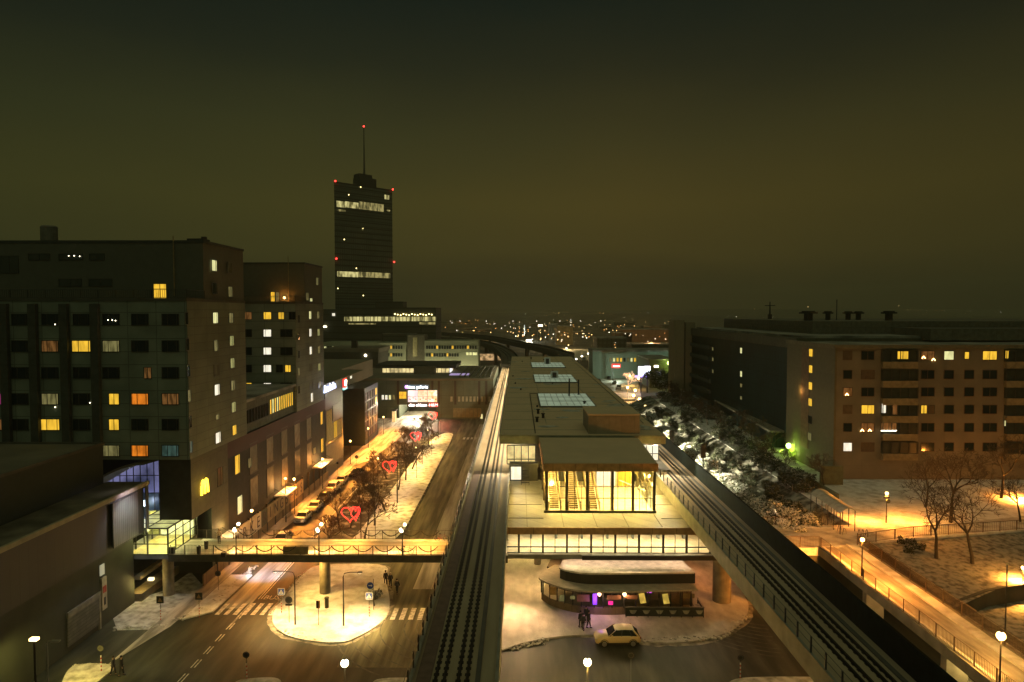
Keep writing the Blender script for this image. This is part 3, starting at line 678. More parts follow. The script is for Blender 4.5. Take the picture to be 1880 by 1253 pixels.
# curved viaducts beyond the station
def curved(pxs, z, width, label):
    pts = [PZ(u, v, z) for u, v in pxs]
    q = []
    for i in range(len(pts)-1):
        a = pts[max(i-1, 0)]; b = pts[i]; c = pts[i+1]; d = pts[min(i+2, len(pts)-1)]
        for k in range(6):
            t = k/6; q.append(.5*((2*b)+(c-a)*t+(2*a-5*b+4*c-d)*t*t+(3*b-a-3*c+d)*t**3))
    q.append(pts[-1])
    th = thing('curved_viaduct', label, 'viaduct', q[0], 'curved track decks beyond the station')
    mb = MB(); wb = MB(); rb = MB()
    for i in range(len(q)-1):
        def side(j):
            d = (q[min(j+1, len(q)-1)]-q[max(j-1, 0)]).normalized(); return Vector((-d.y, d.x, 0))
        a, b = q[i], q[i+1]; na, nb_ = side(i), side(i+1); h = width/2
        mb.prism([a+na*h, a-na*h, b-nb_*h, b+nb_*h], z-2, z-.3)
        for s in (1, -1): wb.prism([a+na*h*s, a+na*(h-.25)*s, b+nb_*(h-.25)*s, b+nb_*h*s], z-.3, z+1.0)
        for s in (-.9, .9): rb.prism([a+na*(s-.1), a+na*(s+.1), b+nb_*(s+.1), b+nb_*(s-.1)], z-.3, z-.12)
    mb.build('deck', M_concd, th); wb.build('parapet', M_concd, th); rb.build('rail', M_rail, th)
    pb = MB()
    for i in range(2, len(q), 4): MB().cyl(q[i].x, q[i].y, 0, z-2, 1.2, 10).build('pier', M_concd, th)
curved([(937, 668), (933, 652), (917, 640), (893, 631), (850, 624), (790, 621)], 11.5, 8, 'curved viaduct bending away west from the end of the station roof, dark parapets')
curved([(1040, 652), (1000, 640), (950, 630), (900, 620), (850, 615), (790, 611)], 12.5, 8, 'dark curved viaduct passing highest and farthest behind the station roof')
# ================================================================ FOOTBRIDGE
fb = thing('footbridge', 'long footbridge over the street, deck glowing orange with snowy edges', 'footbridge', (-24, 78.5, 0))
BZ = 5.5; BX0, BX1, BY0, BY1 = -39.7, -7.2, 76.0, 81.4
MB().box(BX0, BX1+6, BY0, BY1, BZ-.25, BZ).build('deck', mat('bridge_deck_slush', (.24, .22, .18), .6, col2=(.5, .46, .4), scale=.6, stretch=(.3, 2, 1), ramp=(.3, .7)), fb)
MB().box(BX0+5, BX1+2, BY0+.12, BY0+1.25, BZ, BZ+.14).box(BX0+1.5, BX1+2, BY1-.8, BY1-.1, BZ, BZ+.10).build('snow_bank', M_snow, fb)
MB().box(BX0, BX1+6, BY0-.1, BY0+.1, BZ-.75, BZ+.05).box(BX0, BX1+6, BY1-.1, BY1+.1, BZ-.75, BZ+.05).box(BX0, BX1+6, BY0+1.5, BY1-1.5, BZ-.8, BZ-.25).build('girder', mat('green_brown_girder', (.09, .08, .05), .6), fb)
for y in (BY0, BY1):
    mb = MB(); railing(mb, [(BX0+.2, y, BZ), (BX1+.6, y, BZ)], 1.15, 1.62, .16, .035, .008)
    mb.build('railing', mat('thin_brown_rail', (.10, .085, .06), .6), fb)
for u, v in ((597, 1090), (310, 1092)):
    p = PZ(u, v); MB().cyl(p.x, p.y, 0, BZ-.7, .62, 20).build('pier', MATS['lit_concrete_pier'], fb)
pA = PY(520, 1017, BY0-.06); pB = PY(566, 1017, BY0-.06)
MB().box(pA.x, pB.x, BY0-.08, BY0-.03, BZ+.15, BZ+1.05).build('banner_panel', mat('tan_mesh_banner', (.30, .22, .10), .8, joints=(.25, .12, .01, .7)), fb)
lamp('underside_lamp', fb, (-31.2, 80.8, 4.6), 1500, (.72, .86, 1), .15, 'SPOT', (-31.8, 86.0, 0), 84, .9)
def garland_mesh(w, seed):
    r_ = random.Random(seed); n = 14; pts = []
    for i in range(n+1):
        t = i/n; pts.append(Vector((-w/2+w*t, 0, -.62*(1-(2*t-1)**2))))
    mb = MB().tube(pts, [.045+.02*r_.random() for _ in pts], 6)
    for i in range(90):
        t = r_.random(); p = Vector((-w/2+w*t, 0, -.62*(1-(2*t-1)**2))); d = Vector((r_.gauss(0, 1), r_.gauss(0, 1), r_.gauss(0, 1))).normalized()*.13
        s = d.cross(Vector((0, 0, 1))).normalized()*.02
        mb.add([p-s, p+s, p+d], [(0, 1, 2)])
    return mb
M_gar = mat('dark_spruce_garland', (.02, .028, .014), .9, col2=(.10, .09, .06), scale=5)
g0 = None
for y, us, lab in ((BY0-.05, [394, 430, 468, 508, 574, 608, 648, 688, 727, 768], 'dark spruce garland swag'), (BY1-.02, [436, 480, 520, 556, 592, 628, 664, 700, 736, 772], 'dark spruce garland swag')):
    for i, u in enumerate(us):
        x = PY(u+18, 1005, y).x
        wch = (['above the banner panel'] if False else [''])[0]
        pos = ('near railing' if y == BY0-.05 else 'far railing')
        ordn = ['first', 'second', 'third', 'fourth', 'fifth', 'sixth', 'seventh', 'eighth', 'ninth', 'tenth'][i]
        L_ = '%s from the west end of the footbridge %s, dark spruce garland swag' % (ordn, pos)
        if g0 is None:
            g0 = garland_mesh(2.2, 1).build('garland', M_gar); g0.location = (x, y, BZ+1.1); tag(g0, L_, 'garland', 'spruce garlands on the footbridge railings')
        else: dup(g0, (x, y-.02, BZ+1.1), 0, L_)
def globe_lamp(name, label, x, y, z, h, power, col=WARM, r=.26, em=None, arms=0, group='globe street lamps', pole_m=None, pr=.06, aims=None):
    t = thing(name, label, 'street lamp', (x, y, z), group)
    MB().cyl(x, y, z, z+.9, pr*1.5, 10).cyl(x, y, z+.9, z+h-r*.8, pr, 8).build('pole', pole_m or M_dark, t)
    if arms:
        mb = MB()
        for k in range(3):
            a = 2.1*k+.4; cx, cy = x+.28*math.cos(a), y+.28*math.sin(a); zz = z+h-(.0 if k == 0 else .62)
            b = MB().sphere((cx, cy, zz), r*.62, 14, 10).build('globe', em or E_lampW, t, True); b.visible_shadow = True
            mb.tube([(x, y, zz-.25), (cx, cy, zz-.15)], .03, 5)
        mb.build('bracket', M_dark, t)
        lamp('bulb', t, (x, y, z+h+.25), power*.10, col, .15); lamp('down_light', t, (x, y+.05, z+h-.95), power*.7, col, .15, 'SPOT', (x, y+.1, z), 150, 1)
    else:
        MB().sphere((x, y, z+h), r, 16, 12).build('globe', em or E_lampW, t, True)
        MB().cyl(x, y, z+h+r*.9, z+h+r*1.12, r*.35, 10).build('cap', M_dark, t)
        hz_ = z+h-r-.05
        if aims:
            lamp('bulb', t, (x, y, hz_), power*(.03 if 'orange street' in group else .09), col, r)
            for ax, ay in aims: lamp('down_light', t, (x, y, hz_), power*.5, col, r*.8, 'SPOT', (x+ax, y+ay, z), 104, 1)
        else: lamp('bulb', t, (x, y, hz_), power*(.8 if 'foreground' in group else .12), col, r); lamp('down_light', t, (x, y, hz_), power*.95, col, r*.8, 'SPOT', (x, y, z), 146, 1)
    return t
for i, (u, lab) in enumerate(((434, 'beside the entry pavilion end'), (586, 'in the middle'), (739, 'at the track end'))):
    x = PY(u, 1020, BY0).x
    globe_lamp('bridge_lamp', 'triple globe lamp on the near footbridge railing, %s' % lab, x, BY0-.02, BZ, 3.55, 1300, (1, .50, .13), .28, None, 1, 'triple globe lamps on the footbridge')
for k, (x, pw) in enumerate(((-31, 800), (-22, 900), (-13, 900))):
    lamp('deck_light', fb, (x+2, 79.3, BZ+3.2), pw, (1, .42, .06), .2, 'SPOT', (x+2, 79.0, BZ), 135, 1)
# bicycles leaning on the bridge
def bicycle(label, x, y, z, rz, col):
    t = thing('bicycle', label, 'bicycle', (x, y, z), 'bicycles on the footbridge')
    M_b = mat('bicycle_paint_'+col[0], col[1], .4)
    for dx in (-.52, .52):
        mb = MB(); n = 20; ring = [(x+dx+.33*math.cos(2*math.pi*k/n), y, z+.34+.33*math.sin(2*math.pi*k/n)) for k in range(n+1)]
        mb.tube(ring, .022, 5)
        for k in range(0, n, 2): mb.tube([(x+dx, y, z+.34), ring[k]], .005, 3)
        mb.build('wheel', M_dark, t)
    P_ = lambda a, b: (x+a, y, z+b)
    MB().tube([P_(-.52, .34), P_(-.08, .30), P_(.38, .78), P_(-.18, .80), P_(-.08, .30)], .02, 6).tube([P_(-.52, .34), P_(-.18, .80), P_(-.2, .92)], .018, 6).tube([P_(.52, .34), P_(.38, .78), P_(.35, .98)], .018, 6).build('bicycle_frame', M_b, t)
    MB().tube([(x+.35, y-.27, z+1.0), (x+.37, y, z+1.0), (x+.35, y+.27, z+1.0)], .016, 6).build('handlebar', M_dark, t)
    MB().box(x-.32, x-.08, y-.07, y+.07, z+.92, z+.97).build('saddle', M_dark, t)
    t.rotation_euler = (R(12), 0, rz); return t
x = PY(745, 1020, BY0).x; bicycle('dark bicycle leaning on the near footbridge railing by the lamp', x, BY0+.3, BZ+.1, .1, ('black', (.02, .02, .02)))
x = PY(812, 997, BY1).x; bicycle('red bicycle leaning on the far footbridge railing beside the elevated track', x, BY1-.5, BZ+.05, .05, ('red', (.5, .03, .02)))
for u, v, lab in ((316, 1008, 'small litter bin on the footbridge beside the glass pavilion door'), (411, 1026, 'low black planter box hooked outside the near footbridge railing')):
    p = PY(u, v, BY0+.4 if u < 400 else BY0-.2)
    tag(MB().prism([(p.x-.25, p.y-.2), (p.x+.25, p.y-.2), (p.x+.25, p.y+.2), (p.x-.25, p.y+.2)], BZ+.0 if u < 400 else BZ-.1, BZ+.8 if u < 400 else BZ+.4).build('litter_bin' if u < 400 else 'planter_box', M_dark), lab, 'bin' if u < 400 else 'planter')
for u, v, i in ((365, 1010, 0), (379, 1000, 1)):
    p = PZ(u, v+8, BZ); t = thing('bollard', ('squat dark bollard with snowy cap nearer the glass pavilion on the footbridge', 'squat dark bollard with snowy cap set farther across the footbridge deck')[i], 'bollard', (p.x, p.y, BZ), 'bollards on the footbridge')
    MB().cyl(p.x, p.y, BZ, BZ+.95, .2, 12, .24).build('post', M_dark, t); MB().sphere((p.x, p.y, BZ+.98), .24, 12, 6, .35).build('snow_cap', M_snow, t)
# ---- glazed entry pavilion
pv = thing('glass_pavilion', 'small glass entry pavilion glowing yellow green at the west end of the footbridge', 'pavilion', (-42, 79, 0))
VX0, VX1, VY0, VY1, VZ = -44.4, -39.75, 76.0, 83.0, 8.5
MB().box(VX0-1.5, VX1, VY0, VY1, BZ-.5, BZ).build('floor_slab', M_concp, pv)
MB().box(VX0, VX1-.1, VY0+.1, VY1, BZ, BZ+.03).build('inner_floor', mat('yellow_floor', (.5, .42, .18), .4, joints=(1, 1, .02, .7)), pv)
mb = MB()
for x in (VX0, (VX0+VX1)/2, VX1): mb.box(x-.07, x+.07, VY0-.07, VY0+.07, BZ, VZ)
for k in range(1, 5): y = VY0+(VY1-VY0)*k/4; mb.box(VX1-.05, VX1+.05, y-.05, y+.05, BZ, VZ); mb.box(VX0-.05, VX0+.05, y-.05, y+.05, BZ, VZ)
for z in (BZ+.05, BZ+1.25, VZ-.7, VZ): mb.box(VX0, VX1, VY0-.04, VY0+.04, z-.05, z+.05).box(VX1-.04, VX1+.04, VY0, VY1, z-.05, z+.05)
for k in range(5): y = VY0+(VY1-VY0)*k/4; mb.box(VX0, VX1, y-.05, y+.05, VZ, VZ+.1)
for x in (VX0, -42.1, VX1): mb.box(x-.05, x+.05, VY0, VY1, VZ, VZ+.12)
mb.build('glazing_bar', mat('pavilion_dark_frame', (.03, .03, .02), .5), pv)
MB().quad((VX0, VY0, BZ), (VX1, VY0, BZ), (VX1, VY0, VZ), (VX0, VY0, VZ)).quad((VX1, VY0, BZ), (VX1, VY1, BZ), (VX1, VY1, VZ), (VX1, VY0, VZ)).build('glazing', glass('clear_glass'), pv)
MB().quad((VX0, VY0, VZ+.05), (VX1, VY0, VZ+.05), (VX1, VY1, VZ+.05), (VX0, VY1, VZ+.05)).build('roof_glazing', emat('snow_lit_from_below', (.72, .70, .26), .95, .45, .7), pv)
MB().box(VX0-1.4, VX1-.3, VY1, VY1+.1, BZ, VZ).build('inner_wall', mat('pavilion_inner_wall', (.5, .5, .25), .6, joints=(1.1, 3, .05, .3)), pv)
for x, y in ((-43.3, 78), (-41, 78), (-43.3, 81), (-41, 81)): lamp('ceiling_light', pv, (x, y, VZ-.5), 150, (.95, .85, .32), .15)
MB().box(VX0+.3, VX1-.4, VY1-.2, VY1-.05, BZ+.1, BZ+2.2).build('lit_doorway', emat('pavilion_doorway', (.95, .95, .5), 1.1, .5, 1.2), pv)
# ================================================================ DARK FOREGROUND BUILDING, SOUTH WEST
fbd = thing('retail_building', 'big dark metal clad building with stepped snowy roof filling the near southwest corner', 'building', (-44, 60, 0))
MB().box(-46.5, -42.0, 20, 76, 13.3, 13.75).box(-47, -42.3, 20, 75.8, 8.2, 13.3).build('upper_wall', M_clad, fbd)
MB().box(-46.5, -41.95, 20, 76.1, 13.75, 13.85).build('roof', mat('thin_snow_dark_roof', (.06, .055, .04), .85, col2=(.19, .17, .12), scale=.3, ramp=(.38, .66)), fbd)
MB().box(-42.1, -41.8, 20, 76.2, 13.55, 13.98).build('parapet', mat('snowy_parapet', (.34, .30, .20), .8, var=.15), fbd)
MB().box(-44.0, -43.7, 20, 76, 0, 8.2).build('lower_wall', mat('dark_green_wall', (.034, .040, .027), .8, var=.25, scale=.5), fbd)
MB().box(-90, -46.5, 20, 75.3, 0, 18.2).build('upper_block', mat('dark_render', (.035, .042, .036), .85, var=.1), fbd)
MB().box(-90, -46.45, 20, 75.4, 18.2, 18.3).build('upper_roof', mat('dark_roof_snow', (.09, .085, .06), .85, col2=(.17, .155, .11), scale=.2), fbd)
MB().box(-46.6, -46.35, 20, 75.4, 18.2, 18.5).box(-90, -46.5, 75.2, 75.4, 18.2, 18.5).build('parapet', M_concd, fbd)
MB().box(-80, -52, 60, 60.3, 18.3, 18.55).box(-86, -70, 50, 50.3, 18.3, 18.55).build('roof_duct', M_dark, fbd)
a_, b_ = PX(207, 960, -41.9), PX(252, 895, -41.9)
MB().box(-41.98, -41.86, a_.y, b_.y, 8.6, 13.3).build('ribbed_panel', M_ribbed, fbd)
lamp('purple_wall_light', fbd, (-39.6, (a_.y+b_.y)/2, 14.4), 130, (.84, .70, 1), .2, 'SPOT', (-42, (a_.y+b_.y)/2, 11.0), 120)
lamp('pale_wall_light', fbd, (-39.4, (a_.y+b_.y)/2, 13.4), 240, (.84, .95, 1), .2, 'SPOT', (-41.9, (a_.y+b_.y)/2, 10.0), 110)
MB().box(-42.05, -41.9, 75.6, 76.1, 8.2, 13.5).build('corner_post', M_grey, fbd)
ya, yb = PX(123, 1170, -43.7).y, PX(183, 1110, -43.7).y
MB().box(-43.7, -43.5, ya, yb-.3, 3.4, 3.95).box(-43.7, -43.55, yb-.3, yb, 0, 3.95).build('door_frame', mat('pale_concrete_frame', (.22, .21, .16), .8), fbd)
MB().box(-43.7, -43.6, ya, yb-.3, .6, 3.4).build('garage_door', mat('garage_door_slats', (.12, .125, .10), .6, joints=(60, .35, .03, .5)), fbd)
s_ = MB().box(-43.7, -43.5, yb+.15, yb+1.0, 1.8, 5.2).build('sign_board', mat('cream_sign_board', (.42, .38, .28), .6), fbd)
MB().box(-43.5, -43.46, yb+.3, yb+.85, 3.6, 4.3).build('red_emblem', mat('dull_red', (.4, .04, .03), .6), s_); MB().box(-43.5, -43.46, yb+.45, yb+.7, 2.3, 3.1).build('dark_emblem', M_dark, s_)
a_ = PX(186, 1046, -43.7); MB().box(-43.7, -43.6, a_.y-.3, a_.y+.4, a_.z-.6, a_.z+.5).build('lit_notice', emat('dim_notice', (.8, .75, .5), .4), fbd)
yl = thing('street_lamp', 'yellow glowing lamp head on a dark post against the southwest wall', 'street lamp', (-40.2, 55.2, 0), 'yard lamps')
MB().cyl(-40.2, 55.2, 0, 5.8, .09, 8).build('pole', M_dark, yl); MB().box(-40.5, -39.9, 55.0, 55.4, 5.8, 6.0).build('lamp_head', E_lampO, yl)
lamp('lamp_light', yl, (-40.4, 55.2, 5.6), 300, (1, .80, .20), .1, 'SPOT', (-43.4, 57.5, 0), 120, .9); lamp('lamp_light', yl, (-40.0, 56.2, 5.6), 900, (1, .72, .16), .1, 'SPOT', (-38.0, 62.5, 0), 75, .9)
y2 = thing('street_lamp', 'unlit arm lamp on a pale post beside the yellow lamp at the southwest wall', 'street lamp', (-39.3, 55.4, 0), 'yard lamps')
MB().tube([(-39.3, 55.4, 0), (-39.3, 55.4, 5.4), (-39.2, 55.4, 5.6), (-38.7, 55.4, 5.65)], [.09, .07, .05, .05], 8).box(-38.9, -38.2, 55.25, 55.55, 5.6, 5.7).build('pole', M_concp, y2)
w_ = MB().box(-43.7, -43.0, 76, 88, 2.6, 3.0).box(-44.5, -43.0, 76.2, 88, 0, .9).build('ramp_ledge', mat('lit_ledge', (.28, .23, .13), .8), fbd)
# ---- purple lit atrium between the blocks
at_ = thing('glazed_atrium', 'curved roofed glass atrium glowing violet between the dark blocks', 'atrium', (-48, 84, 0))
A = Vector((-51.5, 84.0, 0)); B = Vector((-44.8, 84.3, 0)); N_ = 8
def arch(t): return 11.9+2.7*math.sin(t*math.pi*.5)
nb = MB(); gm = MB(); g2 = MB(); rf = MB()
for k in range(N_):
    p, q = A.lerp(B, k/N_), A.lerp(B, (k+1)/N_); z0, z1 = arch(k/N_), arch((k+1)/N_)
    gm.quad((p.x, p.y, 10.4), (q.x, q.y, 10.4), (q.x, q.y, z1), (p.x, p.y, z0)); g2.quad((p.x, p.y, 5), (q.x, q.y, 5), (q.x, q.y, 10.4), (p.x, p.y, 10.4))
    nb.box(p.x-.05, p.x+.05, p.y-.05, p.y+.05, 5, z0)
    for h in (8.0, 10.4, 12.6): nb.tube([(p.x, p.y, h), (q.x, q.y, h)], .05, 4)
    rf.add([(p.x+.25, p.y, z0), (q.x+.25, q.y, z1), (q.x, q.y-4, z1+.2), (p.x, p.y-4, z0+.2), (p.x+.25, p.y, z0+.35), (q.x+.25, q.y, z1+.35), (q.x, q.y-4, z1+.5), (p.x, p.y-4, z0+.5)],
           [(0, 3, 2, 1), (4, 5, 6, 7), (0, 1, 5, 4), (2, 3, 7, 6), (1, 2, 6, 5), (3, 0, 4, 7)])
g2.build('lower_glazing', mat('dull_blue_glass', (.05, .07, .08), .3), at_)
gm.build('violet_glazing', emat('violet_lit_glass', (.36, .36, .72), .42, .75, .35, (.05, .06, .13)), at_)
nb.build('glazing_bar', M_dark, at_); rf.build('roof', mat('atrium_roof_snow', (.25, .23, .17), .8), at_)
MB().box(-46.6, -46.2, 83.5, 83.8, 8.9, 9.6).build('white_lamp', emat('blue_white_lamp', (.7, .85, 1), 6), at_)
lamp('atrium_light', at_, (-46.2, 83.0, 9.2), 30, (.6, .7, 1), .1)

# ================================================================ APARTMENT TOWERS ON THE PARKING AND SHOP PODIUM
XW = -38.0
pod = thing('shop_podium', 'dark brick podium with tall poster windows and parking entrance along the orange street', 'building', (XW, 100, 0))
MB().box(-90, -41.7, 84.8, 133, 0.0, 16.0).box(-41.7, XW, 84.8, 133, 0, 16).box(-41.7, XW, 78, 84.8, 8.9, 16.0).build('podium_wall', M_brickd, pod)
MB().box(XW, XW+.06, 78.0, 88.0, 8.9, 16.0).box(XW, XW+.06, 83.1, 88.0, 0, 8.9).build('corner_wall', mat('brown_corner_cladding', (.085, .08, .05), .75, var=.15, joints=(5, 2.2, .03, .6)), pod)
MB().box(XW, XW+.05, 88.0, 133, 13.9, 16.0).build('red_band', mat('dark_red_cladding', (.034, .010, .011), .7, var=.5, scale=.12), pod)
M_post = mat('faded_poster', (.09, .065, .035), .6, col2=(.18, .155, .09), scale=1.1, ramp=(.3, .7))
M_post2 = mat('dim_poster_green', (.05, .05, .025), .6, col2=(.11, .10, .05), scale=1.3, ramp=(.3, .7))
for k, y in enumerate((96.8, 103.2, 109.6, 116, 122.6)):
    for j, zc in enumerate((12.2, 7.2)):
        window(pod, 'x', XW, y, zc, 3.1, 4.4, (M_post if (k+j) % 2 else M_post2), (), M_winFd, 1, .12)
for u, v, hh in ((435.5, 853, 2.6), (440, 927, 2.5)): p = PX(u, v, XW+.06); window(pod, 'x', XW+.06, p.y, p.z, 1.7, hh, E_pale if hh < 2.6 else E_yel, (.75,), M_winFd)
p = PX(404, 875, XW+.06); window(pod, 'x', XW+.06, p.y, p.z, 1.6, 2.4, mat('dull_olive_glass', (.08, .08, .03), .3), (.6,), M_winFd)
for u, v, w__, h_ in ((590, 768, 1.5, 2.5), (591, 818, 1.6, 2.7), (577, 828, 1.6, 1.2), (458, 850, 1.2, 1.4)): p = PX(u, v, XW); window(pod, 'x', XW+.02, p.y, p.z, w__, h_, E_yel if u > 588 else E_dim, (.6,), M_winFd)
# arched golden logo light near the podium corner
p = PX(376, 893, XW+.3); s = MB()
for sgn in (-1, 1):
    s.tube([(p.x, p.y+sgn*.0+sgn*(.42-.42*math.cos(math.pi*k/10)), p.z-.9+1.7*math.sin(math.pi*k/10)) for k in range(11)], .14, 8)
lg = thing('arch_sign', 'glowing golden double arch sign on the brown podium corner', 'sign', (p.x, p.y, p.z)); s.build('arches', emat('golden_arch_glow', (1, .62, .04), 4.5), lg)
lamp('sign_light', lg, (p.x+.3, p.y, p.z), 60, (1, .62, .1), .5)
# parking entrance band with letters
pk = thing('parking_sign_band', 'long lit row of panels spelling a parking garage name above the orange pavement', 'sign', (XW, 98, 1.5))
word = 'PARKERINGSHUS'; ya_, yb_ = 86.3, 118.0
for k, ch in enumerate(word):
    y0 = ya_+(yb_-ya_)*k/13; y1 = ya_+(yb_-ya_)*(k+1)/13-.08
    bright = k in (1, 2, 3, 4)
    pm = mat('cream_letter_panel', (.62, .55, .40), .6, var=.15) if bright else (mat('ochre_letter_panel', (.40, .27, .12), .6, var=.25, scale=.8) if k != 5 else M_post2)
    b = MB().box(XW+.06, XW+.35, y0, y1, 1.5, 3.9).build('letter_panel', pm, pk)
    text('letter', ch, mat('letter_dark_brown', (.07, .04, .03), .6), b, (XW+.37, (y0+y1)/2, 2.65), 2.3, (math.pi/2, 0, math.pi/2), .01)
MB().box(XW+.06, XW+.22, ya_-6, yb_+16, .15, 1.5).build('base_wall', mat('ochre_wall', (.25, .17, .08), .7, var=.3, scale=.5, joints=(2.4, 30, .05, .4)), pk)
for y0, y1, lb in ((83.5, 88.0, 'white lit snowy canopy over the pavement near the footbridge'), (104.5, 110.0, 'white lit snowy canopy above the letter panels'), (124.0, 131.5, 'long white lit canopy by the northern end of the podium')):
    c_ = thing('entrance_canopy', lb, 'canopy', (XW, y0, 4), 'lit canopies along the podium')
    MB().prism([(XW+.06, y0), (XW+1.9, y0), (XW+1.9, y1), (XW+.06, y1)], 4.35, 4.55).build('canopy_roof', M_snow, c_)
    mb = MB()
    for y in (y0+.2, (y0+y1)/2, y1-.2): mb.tube([(XW+.1, y, 5.6), (XW+1.8, y, 4.6)], .03, 4)
    mb.build('tie_rod', M_dark, c_)
    lamp('canopy_light', c_, (XW+1.0, (y0+y1)/2, 5.6), 90, (1, .62, .22), .15)
mb = MB()
for k in range(14): mb.box(XW+.06, XW+.3, 84+k*3.4-.1, 84+k*3.4+.1, .1, 4.3)
mb.build('pilaster', mat('dark_pilaster', (.05, .04, .03), .7), pod)

def tower(name, label, x0, y0, y1, xs0, xs1, ztop_lower, ztop, ybase, pent_dy, cols_s, zrows, litS, litE, ecols, zbot=16.0):
    """apartment tower: south face at y0 from xs0 to XW, east face at XW from y0 to y1"""
    t = thing(name, label, 'apartment tower', (XW, y0, zbot), 'apartment towers on the podium')
    MB().box(xs0, XW-.02, y0, y1, zbot, ztop_lower).build('tower_wall', M_panelS, t)
    MB().box(XW-.02, XW+.06, y0-.02, y1, zbot, ztop_lower).build('east_wall', M_panelL, t)
    MB().box(xs0, XW+.1, y0-.1, y1+.02, ztop_lower, ztop_lower+.35).build('ledge', M_concd, t)
    MB().box(xs0, XW-.1, y0+pent_dy, y1, ztop_lower+.35, ztop).build('penthouse_wall', mat('penthouse_render', (.105, .105, .08), .85, var=.08), t)
    MB().box(xs0, XW+.05, y0+pent_dy-.08, y1, ztop, ztop+.3).build('roof', mat('dark_roof_edge', (.04, .045, .04), .7), t)
    mb = MB(); railing(mb, [(xs0, y0+.1, ztop_lower+.3), (XW, y0+.1, ztop_lower+.3), (XW, y0+pent_dy, ztop_lower+.3)], 1.0, 2, .25, .03, .015)
    mb.build('terrace_railing', M_dark, t)
    return t
TA = tower('apartment_tower', 'nearer wide apartment tower with scattered yellow windows and a flat stepped roof', 0, 77.8, 94.4, -95, 0, 34.3, 41.4, 0, 4.6, None, None, None, None, None)
lit = {(0, 1): E_dimo, (0, 2): E_yel, (1, 3): E_dim, (3, 2): E_dim, (3, 4): E_yel, (3, 5): E_org, (4, 2): E_yel, (4, 4): E_yel, (5, 5): E_org, (2, 5): E_dimo, (5, 4): E_dim, (5, 6): E_cyan, (1, 1): E_dimo, (1, 2): E_yel, (1, 0): M_winD}
lit.pop((0, 1)); lit.pop((0, 2))
cu = [37, 92, 150, 204, 257, 313]
rows_v = [587, 636, 685, 733, 780, 828]
for j, v in enumerate(rows_v):
    for i, u in enumerate(cu):
        if j == 5 and u < 190: continue
        p = PY(u, v, 77.8); m_ = M_winD; w__ = 2.0
        key = (j, i)
        m_ = {(1, 1): E_dimo, (1, 2): E_yel, (1, 3): E_dim, (2, 4): E_dimo, (3, 1): E_dim, (3, 3): E_yel, (3, 4): E_org, (3, 5): E_dimo, (4, 1): E_yel, (4, 3): E_yel, (5, 3): E_dim, (5, 4): E_org, (5, 5): E_cyan}.get(key, M_winD)
        if key in ((3, 3), (4, 3)): p.x += .35; w__ = 1.25
        if key == (2, 4): w__ = .9; p.x += .9
        if key in ((1, 2), (4, 1)): w__ = 2.3
        window(TA, 'y', 77.8, p.x, p.z, w__, 1.35, m_, (.34, .86) if w__ > 1.8 else (.5,), M_winFd)
for j, v in enumerate(rows_v): window(TA, 'y', 77.8, PY(0, v, 77.8).x-.5, PY(0, v, 77.8).z, 1.6, 1.35, [M_winD, E_cyan, E_dimo, E_magenta, E_dimo, M_winD][j], (.5,), M_winFd)
mb = MB()
for u in (12, 65, 122, 178): p = PY(u, 640, 77.8); mb.box(p.x-.45, p.x+.45, 77.25, 77.8, 16.2, 34.0)
mb.build('facade_pier', mat('dark_facade_pier', (.055, .06, .05), .85, joints=(60, 1.5, .03, .7)), TA)
PYT = 82.4
for u0, v0, u1, v1, m_ in ((282, 521, 306, 549, E_yel), (0, 470, 34, 502, mat('very_dark_glass', (.018, .03, .032), .3)), (108, 512, 150, 526, MATS['very_dark_glass']), (163, 512, 206, 526, MATS['very_dark_glass']), (108, 466, 152, 478, MATS['very_dark_glass']), (52, 466, 92, 478, MATS['very_dark_glass']), (164, 466, 192, 478, MATS['very_dark_glass'])):
    a, b = PY(u0, v1, PYT), PY(u1, v0, PYT); window(TA, 'y', PYT, (a.x+b.x)/2, (a.z+b.z)/2, b.x-a.x, b.z-a.z, m_, (.5,), M_winFd, trans=(.65,) if u0 == 282 else ())
for u, v in ((126, 470), (136, 470), (146, 471), (198, 588), (206, 588), (212, 589), (101, 596), (165, 740), (101, 748)):
    p = PY(u, v, 77.7 if v > 560 else 82.3); MB().sphere(tuple(p), .055, 6, 4).build('fairy_light', E_lampW, TA)
rE = [(488, 583, 635, 683, 716, 760, 804), (600, 637, 675, 709, 750, 790)]
for v, m_, k in ((488, E_pale, 0), (530, M_winD, 0), (584, E_pale, 0), (635, E_dim, 0), (680, mat('olive_blind', (.10, .10, .05), .6), 0), (716, E_wht, 0), (766, E_dim, 0), (804, E_wht, 0)):
    p = PX(393+(v-488)*.022, v, XW+.06); window(TA, 'x', XW+.06, p.y, p.z, 1.5 if m_ not in (E_dim,) else 1.2, 1.45 if v != 766 else .7, m_, (.75,), M_winF)
for v, m_ in ((536, E_dim), (584, E_dim), (626, emat('olive_lit_room', (.55, .55, .2), .55, .3)), (667, MATS['olive_lit_room']), (708, E_dim), (748, MATS['olive_lit_room']), (790, E_yel), (492, MATS['olive_blind'])):
    p = PX(421+(v-490)*.03, v, XW+.06); window(TA, 'x', XW+.06, p.y, p.z, 1.35, 1.4, m_, (.65,), M_winF)
for v, m_ in ((585, M_winD), (633, M_winD), (681, M_winD), (727, E_dim), (775, M_winD), (821, E_cyan)):
    p = PX(342+(v-585)*.036, v, XW+.06); window(TA, 'x', XW+.06, p.y, p.z, .8, 1.45, m_, (), M_winF)
p = PY(70, 440, 84); t_ = MB().cyl(p.x, 86, 41.7, 43.7, .95, 18).cyl(p.x, 86, 43.7, 43.9, 1.0, 18, .8).build('roof_ventilator', mat('vent_grey', (.16, .15, .12), .7), TA)
